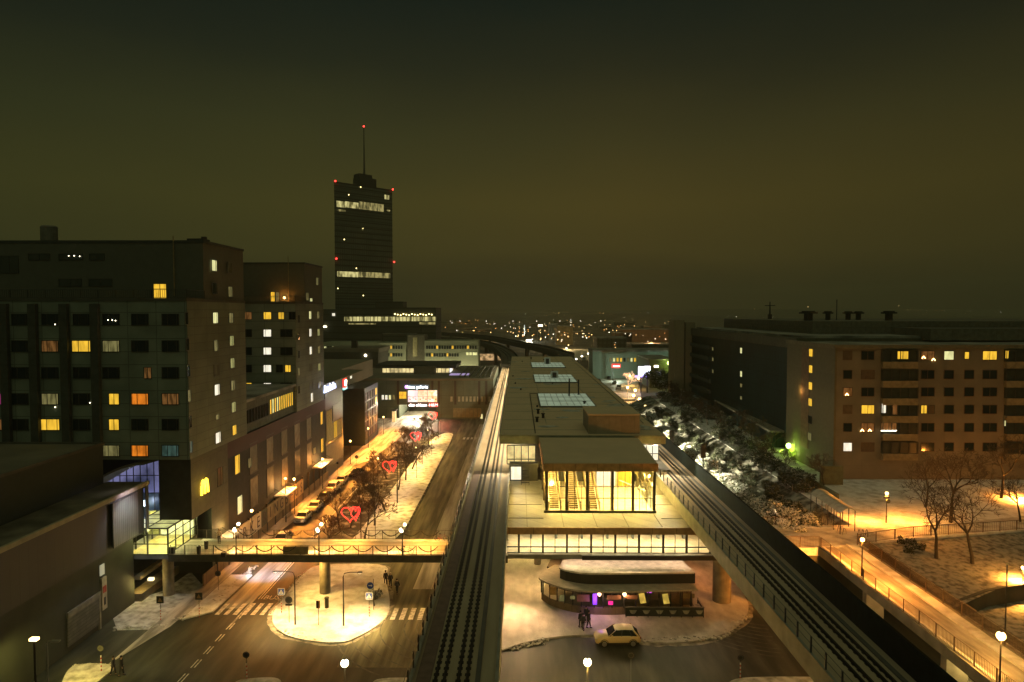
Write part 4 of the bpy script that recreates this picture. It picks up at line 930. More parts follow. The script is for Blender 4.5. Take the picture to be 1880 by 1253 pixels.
p = PY(352, 440, 84); MB().box(p.x-1.1, p.x+.9, 85, 87, 41.7, 42.2).cyl(p.x+.6, 86, 42.2, 42.5, .35, 10).build('roof_hatch', M_dark, TA)
p = PY(318, 445, 82.2); MB().cyl(p.x, 82.2, 35, 42.2, .06, 6).build('roof_mast', mat('brass_mast', (.25, .19, .09), .6), TA)
TB = tower('apartment_tower', 'farther narrow apartment tower with a column of bright white windows', 0, 115.9, 132.3, -80, 0, 34.5, 41.6, 0, 5.6, None, None, None, None, None)
for j, v in enumerate((580, 612, 645, 677, 710)):
    p = PY(491, v, 115.9); window(TB, 'y', 115.9, p.x, p.z, 1.4, 1.3, [E_yel, E_wht, E_wht, E_wht, E_wht][j], (.3,), M_winF)
    p = PY(526, v, 115.9)
    if j in (0, 3): window(TB, 'y', 115.9, p.x-(.9 if j == 0 else -.25), p.z, 1.05, 1.25, E_yel, (.6,), M_winF)
    window(TB, 'y', 115.9, p.x+(1.0 if j == 0 else (-1.2 if j == 3 else 0)), p.z, 2.1 if j not in (0, 3) else 1.2, 1.35, M_winD, (.45,), M_winFd)
    p = PY(452, v, 115.9); window(TB, 'y', 115.9, p.x, p.z, 2.0, 1.35, {0: E_dimo, 4: E_yel}.get(j, M_winD), (.5,), M_winFd)
    p = PX(548.5, v+6, XW+.06); window(TB, 'x', XW+.06, p.y, p.z, .9, 1.4, M_winD if j != 3 else E_dim, (), M_winF)
    p = PX(569+j*.6, v-1-(j > 2), XW+.06); window(TB, 'x', XW+.06, p.y, p.z, 1.45, 1.5, [E_pale, E_wht, E_wht, MATS['olive_blind'], MATS['olive_blind']][j], (.7,), M_winF)
    p = PX(584+j*.7, v-1-j*.6, XW+.06); window(TB, 'x', XW+.06, p.y, p.z, 1.5, 1.4, MATS['olive_lit_room'] if j in (1, 3) else E_dim, (.6,), M_winF)
p = PX(572.5, 730, XW+.06); window(TB, 'x', XW+.06, p.y, p.z, 1.45, 1.7, E_wht, (.7,), M_winF)
for u0, v0, u1, v1, m_ in ((497, 536, 505, 555, E_yel), (506, 536, 513, 555, E_dim)):
    a, b = PY(u0, v1, 121.5), PY(u1, v0, 121.5); window(TB, 'y', 121.5, (a.x+b.x)/2, (a.z+b.z)/2, b.x-a.x, b.z-a.z, m_, (), M_winFd, trans=(.5,))
p = PY(522, 547, 121.0); MB().sphere((p.x, 121.0, p.z), .22, 8, 6).build('terrace_lamp', E_lampO, TB); lamp('terrace_light', TB, (p.x, 120.7, p.z), 55, SODIUM, .15)
p = PY(529, 480, 121.3); MB().cyl(p.x, 121.3, 35, 43.0, .06, 6).build('roof_mast', MATS['brass_mast'], TB)
for u, v, m_ in ((564, 545, E_dim), (571, 551, E_pale), (582, 517, E_dim)):
    p = PX(u, v, XW-.04); window(TB, 'x', XW-.04, p.y, p.z, 1.4, 1.5 if v != 551 else .7, m_, (.5,), M_winFd)
# low lit connector between the towers
cn = thing('link_building', 'low link between the two apartment towers with a band of amber windows', 'building', (XW, 103, 16))
MB().box(-80, XW-.4, 94.4, 115.9, 16, 20.4).build('link_wall', mat('grey_green_cladding', (.10, .11, .085), .8, joints=(2.4, 3, .03, .6)), cn)
MB().box(-80, XW, 94.4, 115.9, 20.4, 20.8).build('roof', M_roofd, cn)
mb = MB()
for k in range(11):
    y = 104.8+k*1.0; window(cn, 'x', XW-.4, y, 18.4, .72, 2.3, E_yel if k > 3 or k % 2 == 0 else E_pale, (), M_winFd, 1, .05)
for k in range(8): y = 95.6+k*1.1; window(cn, 'x', XW-.4, y, 18.2, .9, 2.0, M_winD, (), M_winFd, 1, .05)
# ---- glossy dark shop block north of the towers
sb_ = thing('retail_block', 'dark glossy shop block with backlit sign and striped lit window north of the towers', 'building', (XW, 150, 0))
MB().box(-95, XW, 133.2, 146.5, 0, 18.6).box(-95, XW-6, 146.5, 167.5, 0, 18.6).box(-95, XW, 167.5, 183, 0, 14.2).build('block_wall', mat('dark_glossy_cladding', (.022, .034, .034), .35, var=.2, joints=(3, 5, .03, .6)), sb_)
MB().box(-95, XW-.0, 133.2, 167.5, 18.6, 18.9).box(-95, XW-6, 167.5, 205, 18.6, 18.9).box(-95, XW-6, 167.5, 205, 14, 18.6).build('roof', mat('large_roof_snow', (.20, .185, .13), .85, var=.1, scale=.2), sb_)
for k in range(15):
    y = 134.2+k*.78; z0 = 7.0; z1 = 10.5 if k > 4 else 13.5
    window(sb_, 'x', XW, y, (z0+z1)/2, .62, z1-z0, (E_yel if k in (7, 8, 9) else emat('amber_strip_window', (.8, .5, .12), .42, .5)), (), M_winFd, 1, .05)
MB().box(XW, XW+.12, 138.2, 146, 10.9, 14.0).build('teal_panel', mat('green_gloss_panel', (.05, .075, .06), .35, joints=(1.6, 3, .03, .6)), sb_)
MB().box(XW, XW+.08, 133.3, 146.4, 2.0, 6.6).build('lower_panel', mat('grey_green_board', (.13, .14, .09), .7, joints=(3.1, 2.2, .04, .5)), sb_)
a, b = PX(597, 722, XW+.5), PX(618, 703, XW+.5)
sg = thing('shop_sign', 'blue white glowing script sign on the dark shop block', 'sign', (XW+.5, a.y, a.z), 'shop signs by the street')
mb = MB(); rnd = random.Random(4); zc = (a.z+b.z)/2
for k in range(7):
    y = a.y+(b.y-a.y)*(k+.5)/7; h_ = (.75, .4, .4, .85, .4, .8, .4)[k]
    mb.tube([(XW+.3, y-.35, zc-.45), (XW+.3, y-.05, zc+h_), (XW+.3, y+.2, zc+.1), (XW+.3, y+.4, zc-.4)], .16, 6)
mb.tube([(XW+.3, a.y, zc-.5), (XW+.3, b.y, zc-.4)], .12, 6)
mb.build('script_stroke', emat('blue_white_sign', (.62, .68, 1), 3.2), sg); lamp('sign_light', sg, (XW+1.2, (a.y+b.y)/2, zc), 90, (.6, .65, 1), .5)
p = PX(630, 703, XW-2); s2 = thing('shop_sign', 'small upright red oval sign high on the dark shop block', 'sign', p, 'shop signs by the street')
MB().tube([(p.x, p.y, p.z-1.1), (p.x, p.y, p.z+1.1)], .8, 14).build('sign_body', emat('red_sign', (1, .05, .04), 1.4), s2); MB().tube([(p.x+.7, p.y-.6, p.z-.6), (p.x+.85, p.y-.7, p.z+.7)], .22, 6).build('sign_mark', E_lampW, s2)
p = PX(632, 713, XW-2); tag(MB().box(p.x, p.x+.3, p.y-1.6, p.y+1.6, p.z-.3, p.z+.3).build('light_strip', emat('cyan_strip', (.4, .9, .85), 1.6)), 'thin cyan light strip under the small red sign', 'light')
p = PX(656, 693, XW-5.9); window(sb_, 'x', XW-5.95, 178, 16.6, 2.2, 2.0, E_wht, (), M_winFd)
for k in range(5):
    for j in range(5):
        m_ = mat('violet_dim_poster', (.07, .04, .06), .6) if (k+j) % 3 else M_post
        if k > 3 and j > 2: m_ = E_yel
        window(sb_, 'x', XW, 169.3+k*2.9, 2.4+j*2.4, 2.5, 2.0, m_, (), M_winFd, 1, .1)

# ================================================================ SHOPPING CENTRE CLOSING THE STREET
gm_ = thing('shopping_centre', 'shopping centre closing the street, glowing signs and display windows over a white lit passage', 'shopping centre', (-27, 211, 0))
GYF = 211
def gx(u): return PY(u, 740, GYF).x
def gzv(v): return PY(780, v, GYF).z
e0, e1 = gx(733), gx(801)
MB().box(-62, e0, GYF, 262, 0, 11.9).box(e1, -7.8, GYF, 262, 0, 11.9).box(e0, e1, GYF, 262, 4.3, 11.9).build('front_wall', M_tealf, gm_)
MB().box(-62, -7.8, GYF-.3, 262, 11.9, 12.5).build('roof', mat('mall_roof_snow', (.10, .10, .07), .85, col2=(.2, .19, .13), scale=.12, ramp=(.4, .65)), gm_)
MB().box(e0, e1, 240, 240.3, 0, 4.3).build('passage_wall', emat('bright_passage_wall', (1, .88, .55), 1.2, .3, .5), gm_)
for k in range(3): area('passage_light', gm_, ((e0+e1)/2, GYF+2+k*6, 4.2), 8, 2, 1100, (1, .82, .5), ((e0+e1)/2, GYF-2+k*6, 0))
lamp('passage_light', gm_, ((e0+e1)/2-.5, GYF-3.5, 5.0), 2600, (1, .86, .56), .4, 'SPOT', ((e0+e1)/2+.5, GYF-13, 0), 120, .8)
disp = thing('display_screen', 'big three part glowing display wall with pink and cream adverts over the passage', 'display', (gx(775), GYF-.4, 9), 'lit signs on the shopping centre')
for i, (u0, u1, cc, c2) in enumerate(((749.5, 767, (1, .86, .78), (.75, .55, .6)), (768, 785, (1, .70, .48), (.8, .42, .25)), (786, 802.5, (1, .88, .70), (.8, .5, .2)))):
    b = MB().box(gx(u0), gx(u1), GYF-.5, GYF-.1, gzv(738), gzv(717)).build('display_panel', emat('display_panel_glow_%s' % 'abc'[i], cc, 1.35, .4, .9, c2), disp)
    bm_ = MB().box(gx(u0), gx(u1), GYF-.55, GYF-.5, gzv(728)-.04, gzv(728)+.04)
    for q in range(3): a = gx(u0)+.5+q*.9; bm_.box(a, a+.35, GYF-.56, GYF-.5, gzv(734)+.4*(q % 2), gzv(734)+.4*(q % 2)+.35)
    bm_.build('advert_mark', mat('advert_brown', (.25, .08, .05), .6), b)
def backlit(label, u0, u1, v0, v1, base, cap, glow, body_m, dot=None):
    t = thing('shop_sign', label, 'sign', (gx(u0), GYF-.6, gzv(v1)), 'lit signs on the shopping centre')
    MB().box(gx(u0)-.2, gx(u1)+.2, GYF-.35, GYF-.05, gzv(v1)-.05, gzv(v0)+.05).build('sign_box', body_m, t)
    h = gzv(v0)-gzv(v1)
    text('sign_lettering', cap, glow, t, ((gx(u0)+gx(u1))/2+(.4 if dot else 0), GYF-.5, (gzv(v0)+gzv(v1))/2-.05), h*1.08, (math.pi/2, 0, 0), .05)
    if dot: MB().sphere((gx(u0)+.5, GYF-.5, (gzv(v0)+gzv(v1))/2), h*.42, 10, 8).build('sign_dot', dot, t)
    return t
backlit('glowing blue white sign with a purple dot above the display wall', 744, 786, 707, 714, 0, 'kista galleria', emat('cool_letter_glow', (.85, .95, 1), 4.5), emat('teal_sign_halo', (.12, .22, .28), .5), emat('purple_dot_glow', (.75, .25, 1), 4))
backlit('white glowing lowercase store sign under the display wall', 749, 786, 740, 747, 0, 'clas ohlson', emat('white_letter_glow', (1, .97, .95), 4.5), mat('sign_box_black', (.02, .02, .03), .4))
backlit('glowing red store sign beside the white lettering', 789, 803, 740, 747, 0, 'H&M', emat('pink_letter_glow', (1, .55, .5), 4), emat('red_sign_box', (.9, .02, .02), .9))
lamp('red_sign_spill', gm_, (gx(812), GYF-2, 5.0), 900, (1, .10, .05), .3, 'SPOT', (gx(815), GYF-9, 0), 100)
for k, u in enumerate((703, 709.5, 716, 723)):
    window(gm_, 'y', GYF, gx(u), gzv(730), .8, 1.5, [E_wht, E_wht, E_pale, E_dim][k], (), M_winFd, 1, .05)
window(gm_, 'y', GYF, gx(739.5), gzv(726), 2.4, 2.3, E_yel, (.5,), M_winFd, trans=(.5,))
for k in range(12): window(gm_, 'y', GYF, gx(829+k*7), gzv(733), .8, 1.7, mat('pale_strip_panel', (.30, .33, .26), .6), (), M_winFd, 1, .05)
for u in (836, 880, 893, 731, 794, 806): MB().box(gx(u)-.35, gx(u)+.35, GYF-.12, GYF-.01, 4.4, 11.8).build('facade_slot', M_dark, gm_)
mb = MB()
for k in range(7): mb.box(gx(832+k*7.5), gx(838.5+k*7.5), GYF-.1, GYF-.02, .4, 3.2)
mb.build('shopfront', mat('dim_shopfront', (.16, .15, .09), .5), gm_)
window(gm_, 'y', GYF, gx(884), gzv(766), .9, 2.0, E_pale, (), M_winFd)
kio = thing('entrance_kiosk', 'small lit entrance booth beside the white passage', 'booth', (gx(731), 204, 0))
MB().box(gx(728), gx(733), 203.5, 206, 0, 3.4).build('booth_wall', emat('booth_glow', (1, .75, .32), .9, .4, .8), kio); MB().box(gx(726), gx(735), 203, 206.5, 3.4, 3.6).build('roof', M_dark, kio)
# roof terrace pavilion with bright glazing
rt = thing('rooftop_restaurant', 'flat roofed glazed restaurant glowing yellow on the shopping centre roof', 'building', (-36, 232, 12.5))
a, b = PY(702, 694, 232), PY(825, 676, 232)
MB().box(a.x, b.x, 232, 246, 12.5, b.z+.0).build('lit_wall', emat('restaurant_glow', (1, .80, .36), 1.05, .6, .5), rt)
MB().box(a.x-2, b.x+2.5, 230.5, 250, b.z, b.z+1.2).build('roof', mat('restaurant_dark_roof', (.035, .04, .032), .8), rt)
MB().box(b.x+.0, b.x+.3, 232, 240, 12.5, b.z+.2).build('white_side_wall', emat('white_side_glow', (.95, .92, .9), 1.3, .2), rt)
nb = MB()
for k in range(18): x = a.x+(b.x-a.x)*k/17; nb.box(x-.07, x+.07, 231.9, 232, 12.5, b.z)
nb.build('mullion', M_dark, rt)
c0, c1 = PY(760, 690, 226), PY(799, 690, 226)
tag(MB().box(c0.x, c1.x, 226, 229, 12.5, 15.0).build('roof_plant_box', mat('louvred_plant_box', (.10, .10, .065), .8, joints=(.3, 9, .06, .5))), 'louvred plant box in front of the glowing rooftop restaurant', 'roof plant')
q = PZ(843, 688, 12.6); tag(MB().box(q.x-3, q.x+3.2, q.y-2.5, q.y+3, 12.55, 12.75).build('rooflight', emat('lilac_rooflight', (.55, .42, .75), .7, .2)), 'lilac glowing flat rooflight by the rooftop restaurant', 'rooflight')
for k, (x, y) in enumerate(((-14, 222), (-11.5, 222), (-14, 236))):
    pass
mb = MB()
for k in range(7): mb.box(-19+k*1.6, -18.6+k*1.6, 216, 256, 12.5, 12.9)
tag(mb.build('roof_beam_rack', M_concd), 'row of low snowy ribs on the shopping centre roof beside the track', 'roof structure')
# ================================================================ APARTMENTS, EAST
ap = thing('apartment_block', 'salmon rendered apartment block with loggias and scattered yellow windows above the snowy terrace', 'apartment block', (50, 108, 6.5))
AX0, AY, AZ = 50.2, 108.0, 27.3
MB().box(AX0, 150, AY, 124, 5.0, AZ).build('front_wall', M_pink, ap)
MB().box(AX0-.3, AX0, AY-.15, 127, 5.0, AZ+.25).build('gable_wall', mat('olive_gable_cladding', (.14, .125, .075), .8, var=.1, joints=(19, 2.9, .02, .8)), ap)
MB().box(AX0-.36, AX0-.3, 117.2, 120.4, 9.5, AZ-.4).build('stair_recess', mat('brown_stair_strip', (.16, .10, .06), .8), ap)
MB().box(AX0-.5, 150, AY-.3, AY+.35, AZ, AZ+.6).box(AX0-.5, AX0+.3, AY+.35, 127.2, AZ, AZ+.6).build('parapet', mat('roof_parapet', (.16, .14, .09), .8), ap)
MB().box(AX0, 150, AY+.35, 127, AZ, AZ+.3).build('roof', M_roofd, ap)
for k, v in enumerate((648, 678, 709, 739, 771, 802)):
    p = PX(1489-k*.4, v, AX0-.36); window(ap, 'x', AX0-.36, p.y, p.z, 1.5, 1.35, (E_yel if k < 4 else (M_winD if k == 4 else E_dim)), (), M_winFd, -1, .05)
rv = [653, 688, 720, 752, 785, 821]
colsu = [(1556, 1.45), (1593, 2.1), (1703, 2.15), (1742, 1.6), (1779, 1.6), (1817, 2.3)]
litm = {(0, 2): E_dimo, (0, 3): E_pale, (0, 4): E_yel, (0, 5): E_yel, (2, 0): E_dimo, (3, 1): E_yel, (3, 2): E_yel, (4, 1): E_dimo, (5, 0): E_wht}
M_blind = mat('drawn_blind', (.10, .07, .045), .7)
for j, v in enumerate(rv):
    for i, (u, wd) in enumerate(colsu):
        p = PY(u, v, AY)
        m_ = litm.get((j, i), M_blind if (i*3+j*5) % 7 in (0, 1) and i < 2 else M_winD)
        if (j, i) == (0, 4): window(ap, 'y', AY, p.x-.35, p.z, .8, 1.2, m_, (), M_winFd); continue
        if (j, i) == (3, 2): window(ap, 'y', AY, p.x-.6, p.z, 1.0, 1.4, m_, (.5,), M_winFd); window(ap, 'y', AY, p.x+.6, p.z, 1.0, 1.4, M_blind, (), M_winFd); continue
        window(ap, 'y', AY, p.x, p.z, wd, 1.45, m_, (.5,) if wd > 1.7 else (), mat('brown_window_frame', (.10, .055, .03), .6))
    # loggias: dark recess behind a solid balcony front
    for (ua, ub) in ((1617, 1681), (1843, 1907)):
        a, b = PY(ua, v, AY), PY(ub, v, AY)
        lo = MB().box(a.x, b.x, AY-.75, AY-.02, a.z-2.0, a.z-.95).build('balcony_front', mat('balcony_front_render', (.24, .19, .11), .8), ap)
        gl2 = MB()
        for k in range(5):
            x = a.x+(b.x-a.x)*k/4; gl2.box(x-.05, x+.05, AY-.7, AY-.62, a.z-.95, a.z+.85)
        gl2.box(a.x, b.x, AY-.7, AY-.62, a.z+.8, a.z+.9).build('glazing_frame', M_winFd, ap)
        MB().box(a.x, b.x, AY-.5, AY-.02, a.z-.95, a.z+.85).build('loggia_glass', mat('loggia_glass', (.028, .038, .036), .3, spec=.3), ap)
def extra(u0, v0, u1, v1, m_, y=AY-.55):
    a, b = PY(u0, v1, y), PY(u1, v0, y); window(ap, 'y', y, (a.x+b.x)/2, (a.z+b.z)/2, b.x-a.x, b.z-a.z, m_, (.5,) if b.x-a.x > 1.3 else (), M_winFd, 1, .05)
extra(1647, 645, 1668, 660, E_yel); extra(1618, 741, 1627, 759, E_wht); extra(1638, 741, 1648, 762, E_dimo); extra(1845, 644, 1852, 659, E_yel); extra(1843, 772, 1847, 783, E_pale)
extra(1617, 776, 1646, 790, E_dimo)
mb = MB()
for k in range(24): p = PY(1618+k*1.2, 791.5, AY-.8); mb.sphere((p.x, AY-.8, p.z+.05*(k % 2)), .06, 6, 4)
mb.build('fairy_light_string', E_lampW, ap)
for u, v in ((1696, 656), (1714, 660), (1583, 790), (1597, 790), (1555, 724)): p = PY(u, v, AY-.1); MB().tube([(p.x-.25, p.y, p.z-.2), (p.x, p.y, p.z+.12), (p.x+.25, p.y, p.z-.2)], .07, 5).build('advent_candle_arch', E_lampO, ap)
for u in (1540, 1567, 1593, 1621): p = PY(u, 889, AY); MB().box(p.x-.35, p.x+.35, AY-.1, AY, p.z-.3, p.z+.15).build('cellar_vent', M_dark, ap)
for z in (25.1, 19.3): pass
mb = MB()
for z in (22.2,): mb.box(AX0-.34, AX0-.3, 111, 111.2, 6, AZ)
lamp('stair_light', ap, (AX0-.9, 120.6, 19.2), 25, (1, .5, .12), .1)
lamp('green_yard_light', ap, (AX0-1.0, 124.2, 8.2), 260, (.55, 1, .06), .15)
MB().sphere((AX0-.7, 124.6, 8.6), .5, 10, 8).build('green_yard_lamp', emat('lime_lamp', (.7, 1, .25), 5), ap)
# dark glass block behind
dk = thing('dark_glass_block', 'long dark teal glass faced block behind the salmon apartments', 'building', (52, 130, 6.5))
MB().box(52, 96, 127.2, 205, 5, 26.2).build('glass_wall', M_teal, dk)
MB().box(51.7, 96, 127.2, 205.2, 26.2, 28.2).build('top_band', mat('pale_top_band', (.085, .085, .055), .8, joints=(2.4, 30, .04, .6)), dk)
MB().box(53, 150, 128, 204, 28.2, 28.6).build('roof', M_roofd, dk)
MB().box(60, 140, 140, 200, 28.6, 31.2).box(75, 150, 125, 138, 27.9, 30.0).build('penthouse', mat('grey_penthouse', (.14, .13, .095), .85, joints=(4, 30, .04, .6)), dk)
for v, m_ in ((644, E_pale), (687, E_pale), (708, E_dim), (731, E_dim)):
    p = PX(1361, v, 52); window(dk, 'x', 51.98, p.y, p.z, 1.5, 1.4 if m_ is E_pale else .9, m_, (), M_winFd, -1)
for v in (641, 660, 682): p = PX(1309, v, 52); window(dk, 'x', 51.98, p.y, p.z, 1.6, 1.0, E_dim, (), M_winFd, -1)
mb = MB()
for k in range(6): mb.box(51.2, 52, 184, 204, 8+k*3, 9+k*3)
mb.build('balcony_row', mat('teal_balcony', (.03, .05, .045), .6), dk)
cx = thing('stair_tower', 'tall olive concrete stair tower at the far end of the dark glass block', 'tower', (48, 206, 5))
MB().box(PY(1238, 650, 206).x, PY(1256, 650, 206).x, 206, 214, 0, 30.6).build('slab_wall', mat('olive_concrete', (.20, .18, .11), .85, var=.08), cx)
MB().box(PY(1258, 650, 207).x, PY(1276, 650, 207).x, 207, 216, 0, 30.0).build('slab_wall', MATS['olive_concrete'], cx)
for i, (u, y, z0, r_) in enumerate(((1484, 150, 31.2, 2.3), (1520, 160, 31.2, 1.4), (1557, 165, 31.2, 1.5), (1576, 165, 31.2, 1.5), (1632, 150, 31.2, 1.9))):
    p = PY(u, 578, y); n_ = ['widest rooftop fan cowl, westmost on the far eastern roof', 'small rooftop fan cowl between the wide one and the twin cowls', 'western one of the twin rooftop fan cowls', 'eastern one of the twin rooftop fan cowls', 'lone large rooftop fan cowl standing east of the twin cowls'][i]
    t = thing('rooftop_fan', n_, 'roof fan', (p.x, y, z0), 'fan cowls on the eastern roof')
    zt = p.z+.2
    MB().cyl(p.x, y, z0, zt, r_*.4, 12).build('cowl_base', M_dark, t); MB().cyl(p.x, y, zt, zt+.35, r_*.85, 14).cyl(p.x, y, zt+.35, zt+.6, r_*.6, 12).build('cowl', M_dark, t)
p = PY(1413, 600, 190); tm = thing('antenna_mast', 'dark rooftop antenna mast with crossbar against the sky', 'antenna', (p.x, 190, 28.6))
MB().tube([(p.x, 190, 28.6), (p.x, 190, 36)], [.45, .12], 8).build('mast', M_dark, tm); MB().box(p.x-1.4, p.x+1.4, 189.9, 190.1, 34.8, 35.0).box(p.x-.5, p.x+.5, 189.7, 190.3, 30.2, 32.5).build('antenna_arm', M_dark, tm)
p = PY(1536, 580, 160); tag(MB().cyl(p.x, 160, 31.2, 36.0, .1, 6).build('roof_pole', M_dark), 'thin dark pole standing on the far eastern roof between the fan cowls', 'pole')
# low annex roof and yard below the dark block
an = thing('annex', 'low annex with snowy sloping roof in front of the dark glass block', 'building', (50, 130, 6.5))
pa = [PZ(u, v, 9.8) for u, v in ((1312, 735), (1342, 731), (1447, 781), (1445, 792), (1414, 792))]
MB().prism([(p.x, p.y) for p in pa], 9.5, 9.9).build('roof', mat('annex_roof_snow', (.26, .25, .19), .85), an)
mb = MB().prism([(p.x+.3, p.y+.3) for p in pa], 6.4, 9.5); mb.build('annex_wall', M_teal, an)
stp = MB()
for k in range(10): stp.box(44.6, 48.6, 117.5+k*.75, 118.25+k*.75, 6.2, 6.6+k*.13)
stp.box(45.2, 49.6, 108, 117.4, 6.3, 6.56)
tag(stp.build('yard_steps', M_snow), 'outdoor steps glowing lime green beside the salmon block gable', 'steps')
lw = MB().box(44.6, 44.9, 95, 118, 6.0, 7.6).box(46.4, 49.9, 104.4, 104.7, 6.3, 9.4)
tag(lw.build('garden_wall', mat('green_lit_wall', (.13, .14, .08), .85)), 'low concrete yard wall under the salmon block gable', 'wall')
# bicycle shelter with arched frame
sh = thing('bicycle_shelter', 'long bicycle shelter with snowy roof and hoop rack beside the orange junction', 'shelter', (40, 86, TZ))
pr = [PZ(u, v, 9.1) for u, v in ((1489, 906), (1517, 901), (1570, 937), (1543, 942))]
mb = MB()
for k in range(6):
    pass
A0, A1, B0, B1 = pr[0], pr[1], pr[3], pr[2]
rf = MB(); n_ = 6
for k in range(n_):
    t0, t1 = k/n_, (k+1)/n_; z0, z1 = 9.1+.45*math.sin(math.pi*t0), 9.1+.45*math.sin(math.pi*t1)
    a0, a1, b0, b1 = A0.lerp(A1, t0), A0.lerp(A1, t1), B0.lerp(B1, t0), B0.lerp(B1, t1)
    rf.add([(a0.x, a0.y, z0), (b0.x, b0.y, z0), (b1.x, b1.y, z1), (a1.x, a1.y, z1), (a0.x, a0.y, z0-.1), (b0.x, b0.y, z0-.1), (b1.x, b1.y, z1-.1), (a1.x, a1.y, z1-.1)], [(0, 1, 2, 3), (7, 6, 5, 4), (0, 4, 5, 1), (3, 2, 6, 7), (1, 5, 6, 2), (0, 3, 7, 4)])
rf.build('roof', mat('shelter_roof_snow', (.42, .40, .34), .8), sh)
mb = MB()
for k in range(6):
    a = A0.lerp(B0, k/5); b = A1.lerp(B1, k/5); mb.cyl(a.x, a.y, TZ, 9.05, .05, 6).cyl(b.x, b.y, TZ, 9.05, .05, 6)
mb.build('shelter_post', M_dark, sh)
mb = MB()
for k in range(14):
    c = A0.lerp(B0, k/13)+Vector((.5, -.0, 0)); d = (A1-A0).normalized()
    mb.tube([(c.x+d.x*.35*math.cos(a), c.y+d.y*.35*math.cos(a), TZ+.75*math.sin(a)) for a in [math.pi*q/8 for q in range(9)]], .025, 4)
e = B0.lerp(B1, .5)
for k in range(3): mb.tube([(e.x+.8+k*.45+.02*math.cos(a), e.y-1.2+.3*math.cos(a), TZ+.8*math.sin(a)) for a in [math.pi*q/8 for q in range(9)]], .03, 4)
mb.build('hoop_rack', M_dark, sh)
# ---- raised walkway (ramp) with railings
rw = thing('raised_walkway', 'raised walkway glowing orange running down beside the black barrier, with railings on both sides', 'walkway', (36, 60, 6.5))
MB().box(34.0, 38.5, 20, 76.4, 6.0, 6.5).box(34.8, 37.8, 20, 76.4, 5.2, 6.0).build('deck', mat('walkway_slush', (.22, .20, .17), .65, col2=(.55, .52, .47), scale=.7, stretch=(1.6, .3, 1), ramp=(.32, .62), bump=.02), rw)
MB().box(37.3, 38.35, 20, 77, 6.5, 6.66).box(34.1, 34.5, 20, 76.4, 6.5, 6.6).build('snow_bank', M_snow, rw)
MB().box(33.8, 34.0, 20, 76.4, 5.7, 6.62).box(38.5, 38.7, 20, 76.4, 5.7, 6.62).build('edge_beam', M_concp, rw)
for y in (30, 43, 56, 69): MB().box(35.4, 37.2, y-.4, y+.4, 0, 5.2).build('pier', M_concp, rw)
lamp('under_walkway_light', rw, (37.6, 44, 4.4), 200, (1, .66, .20), .2); lamp('under_walkway_light', rw, (37.6, 55, 4.4), 200, (1, .66, .20), .2); lamp('under_walkway_light', rw, (36.5, 66, 4.4), 60, (1, .5, .15), .2)
M_rl = mat('brown_railing_paint', (.12, .08, .04), .6)
mb = MB(); railing(mb, [(34.0, 22, 6.6), (34.0, 76.0, 6.6)], 1.15, 2.35, .17, .035, .009); mb.build('railing', M_rl, rw)
mb = MB(); railing(mb, [(38.55, 22, 6.6), (38.55, 77.0, 6.6)], 1.3, 2.6, .17, .035, .009); mb.build('railing', M_rl, rw)
MB().box(38.62, 38.68, 22, 77, 6.9, 7.7).build('mesh_panel', glass('smoked_mesh', (.72, .68, .6), .06, .5), rw)
def fence(name, pts, lab, h=1.2, bal=.17):
    mb = MB(); railing(mb, pts, h, 2.3, bal, .035, .009); t = thing(name, lab, 'railing', pts[0], 'railings around the path junction'); mb.build('railing_run', M_rl, t)
    MB().tube([Vector(p)+Vector((0, 0, h+.02)) for p in pts], .035, 5).build('top_rail', M_rl, t)
fence('railing', [(27.4, 76.3, TZ), (34.0, 76.3, TZ)], 'short railing along the top edge of the dark underpass')
q = PZ(1675, 985, TZ)
fence('railing', [(38.6, 77.1, TZ), (41.3, 78.2, TZ), (q.x, q.y-.2, TZ)], 'middle railing from the walkway corner to the first bare park tree')
fence('railing', [(q.x, q.y-.2, TZ), (70, 84.4, TZ), (100, 89.8, TZ)], 'long railing following the lit path behind the bare park trees', 1.2, .25)
fence('railing', [(28, 84.3, TZ), (34, 84.4, TZ)], 'low railing beside the snowy bushes at the junction', 1.0, .3)
mb = MB(); railing(mb, [(40.4, 100, 6.4), (41.2, 130, 6.6), (41.4, 200, 6.8)], 1.2, 3, 0, .04)
t = thing('railing', 'thin pale railing running along the top of the snowy slope', 'railing', (41, 100, 6.4)); mb.build('railing_run', M_grey, t)

# ================================================================ RIGHT STREET, SCREEN, PALE TEAL BUILDING
te = thing('teal_office', 'pale teal low office with a strip of small lit windows beyond the fairy light tree', 'building', (58, 340, 0))
x0, x1 = PY(1088, 660, 340).x, PY(1245, 660, 340).x
MB().box(x0, x1, 340, 360, 0, PY(1160, 646, 340).z).build('office_wall', emat('floodlit_teal_wall', (.14, .22, .15), .16, .3, .05), te)
for n_, k in enumerate(('office_wall',)): te.children[0].data.materials[0] = mat('floodlit_teal_wall_paint', (.26, .36, .29), .8, var=.2, scale=.05)
for k in range(3): lamp('wall_flood', te, (x0+10+k*12, 325, 3), 800, (.8, 1, .78), .5)
for k in range(18):
    u = 1121+k*6.4; p = PY(u, 661, 340)
    window(te, 'y', 340, p.x, p.z, 1.1, 2.0, [E_dim, E_yel, E_pale, M_winD, E_yel][(k*7) % 5], (), M_winFd, 1, .08)
MB().box(x0, x1, 339.5, 361, PY(1160, 646, 340).z, PY(1160, 643, 340).z).build('roof', M_roofd, te)
db = thing('dark_shed', 'dark flat roofed block with a lime lamp beside the concrete stair tower', 'building', (60, 300, 0))
x0, x1 = PY(1193, 680, 298).x, PY(1240, 680, 298).x
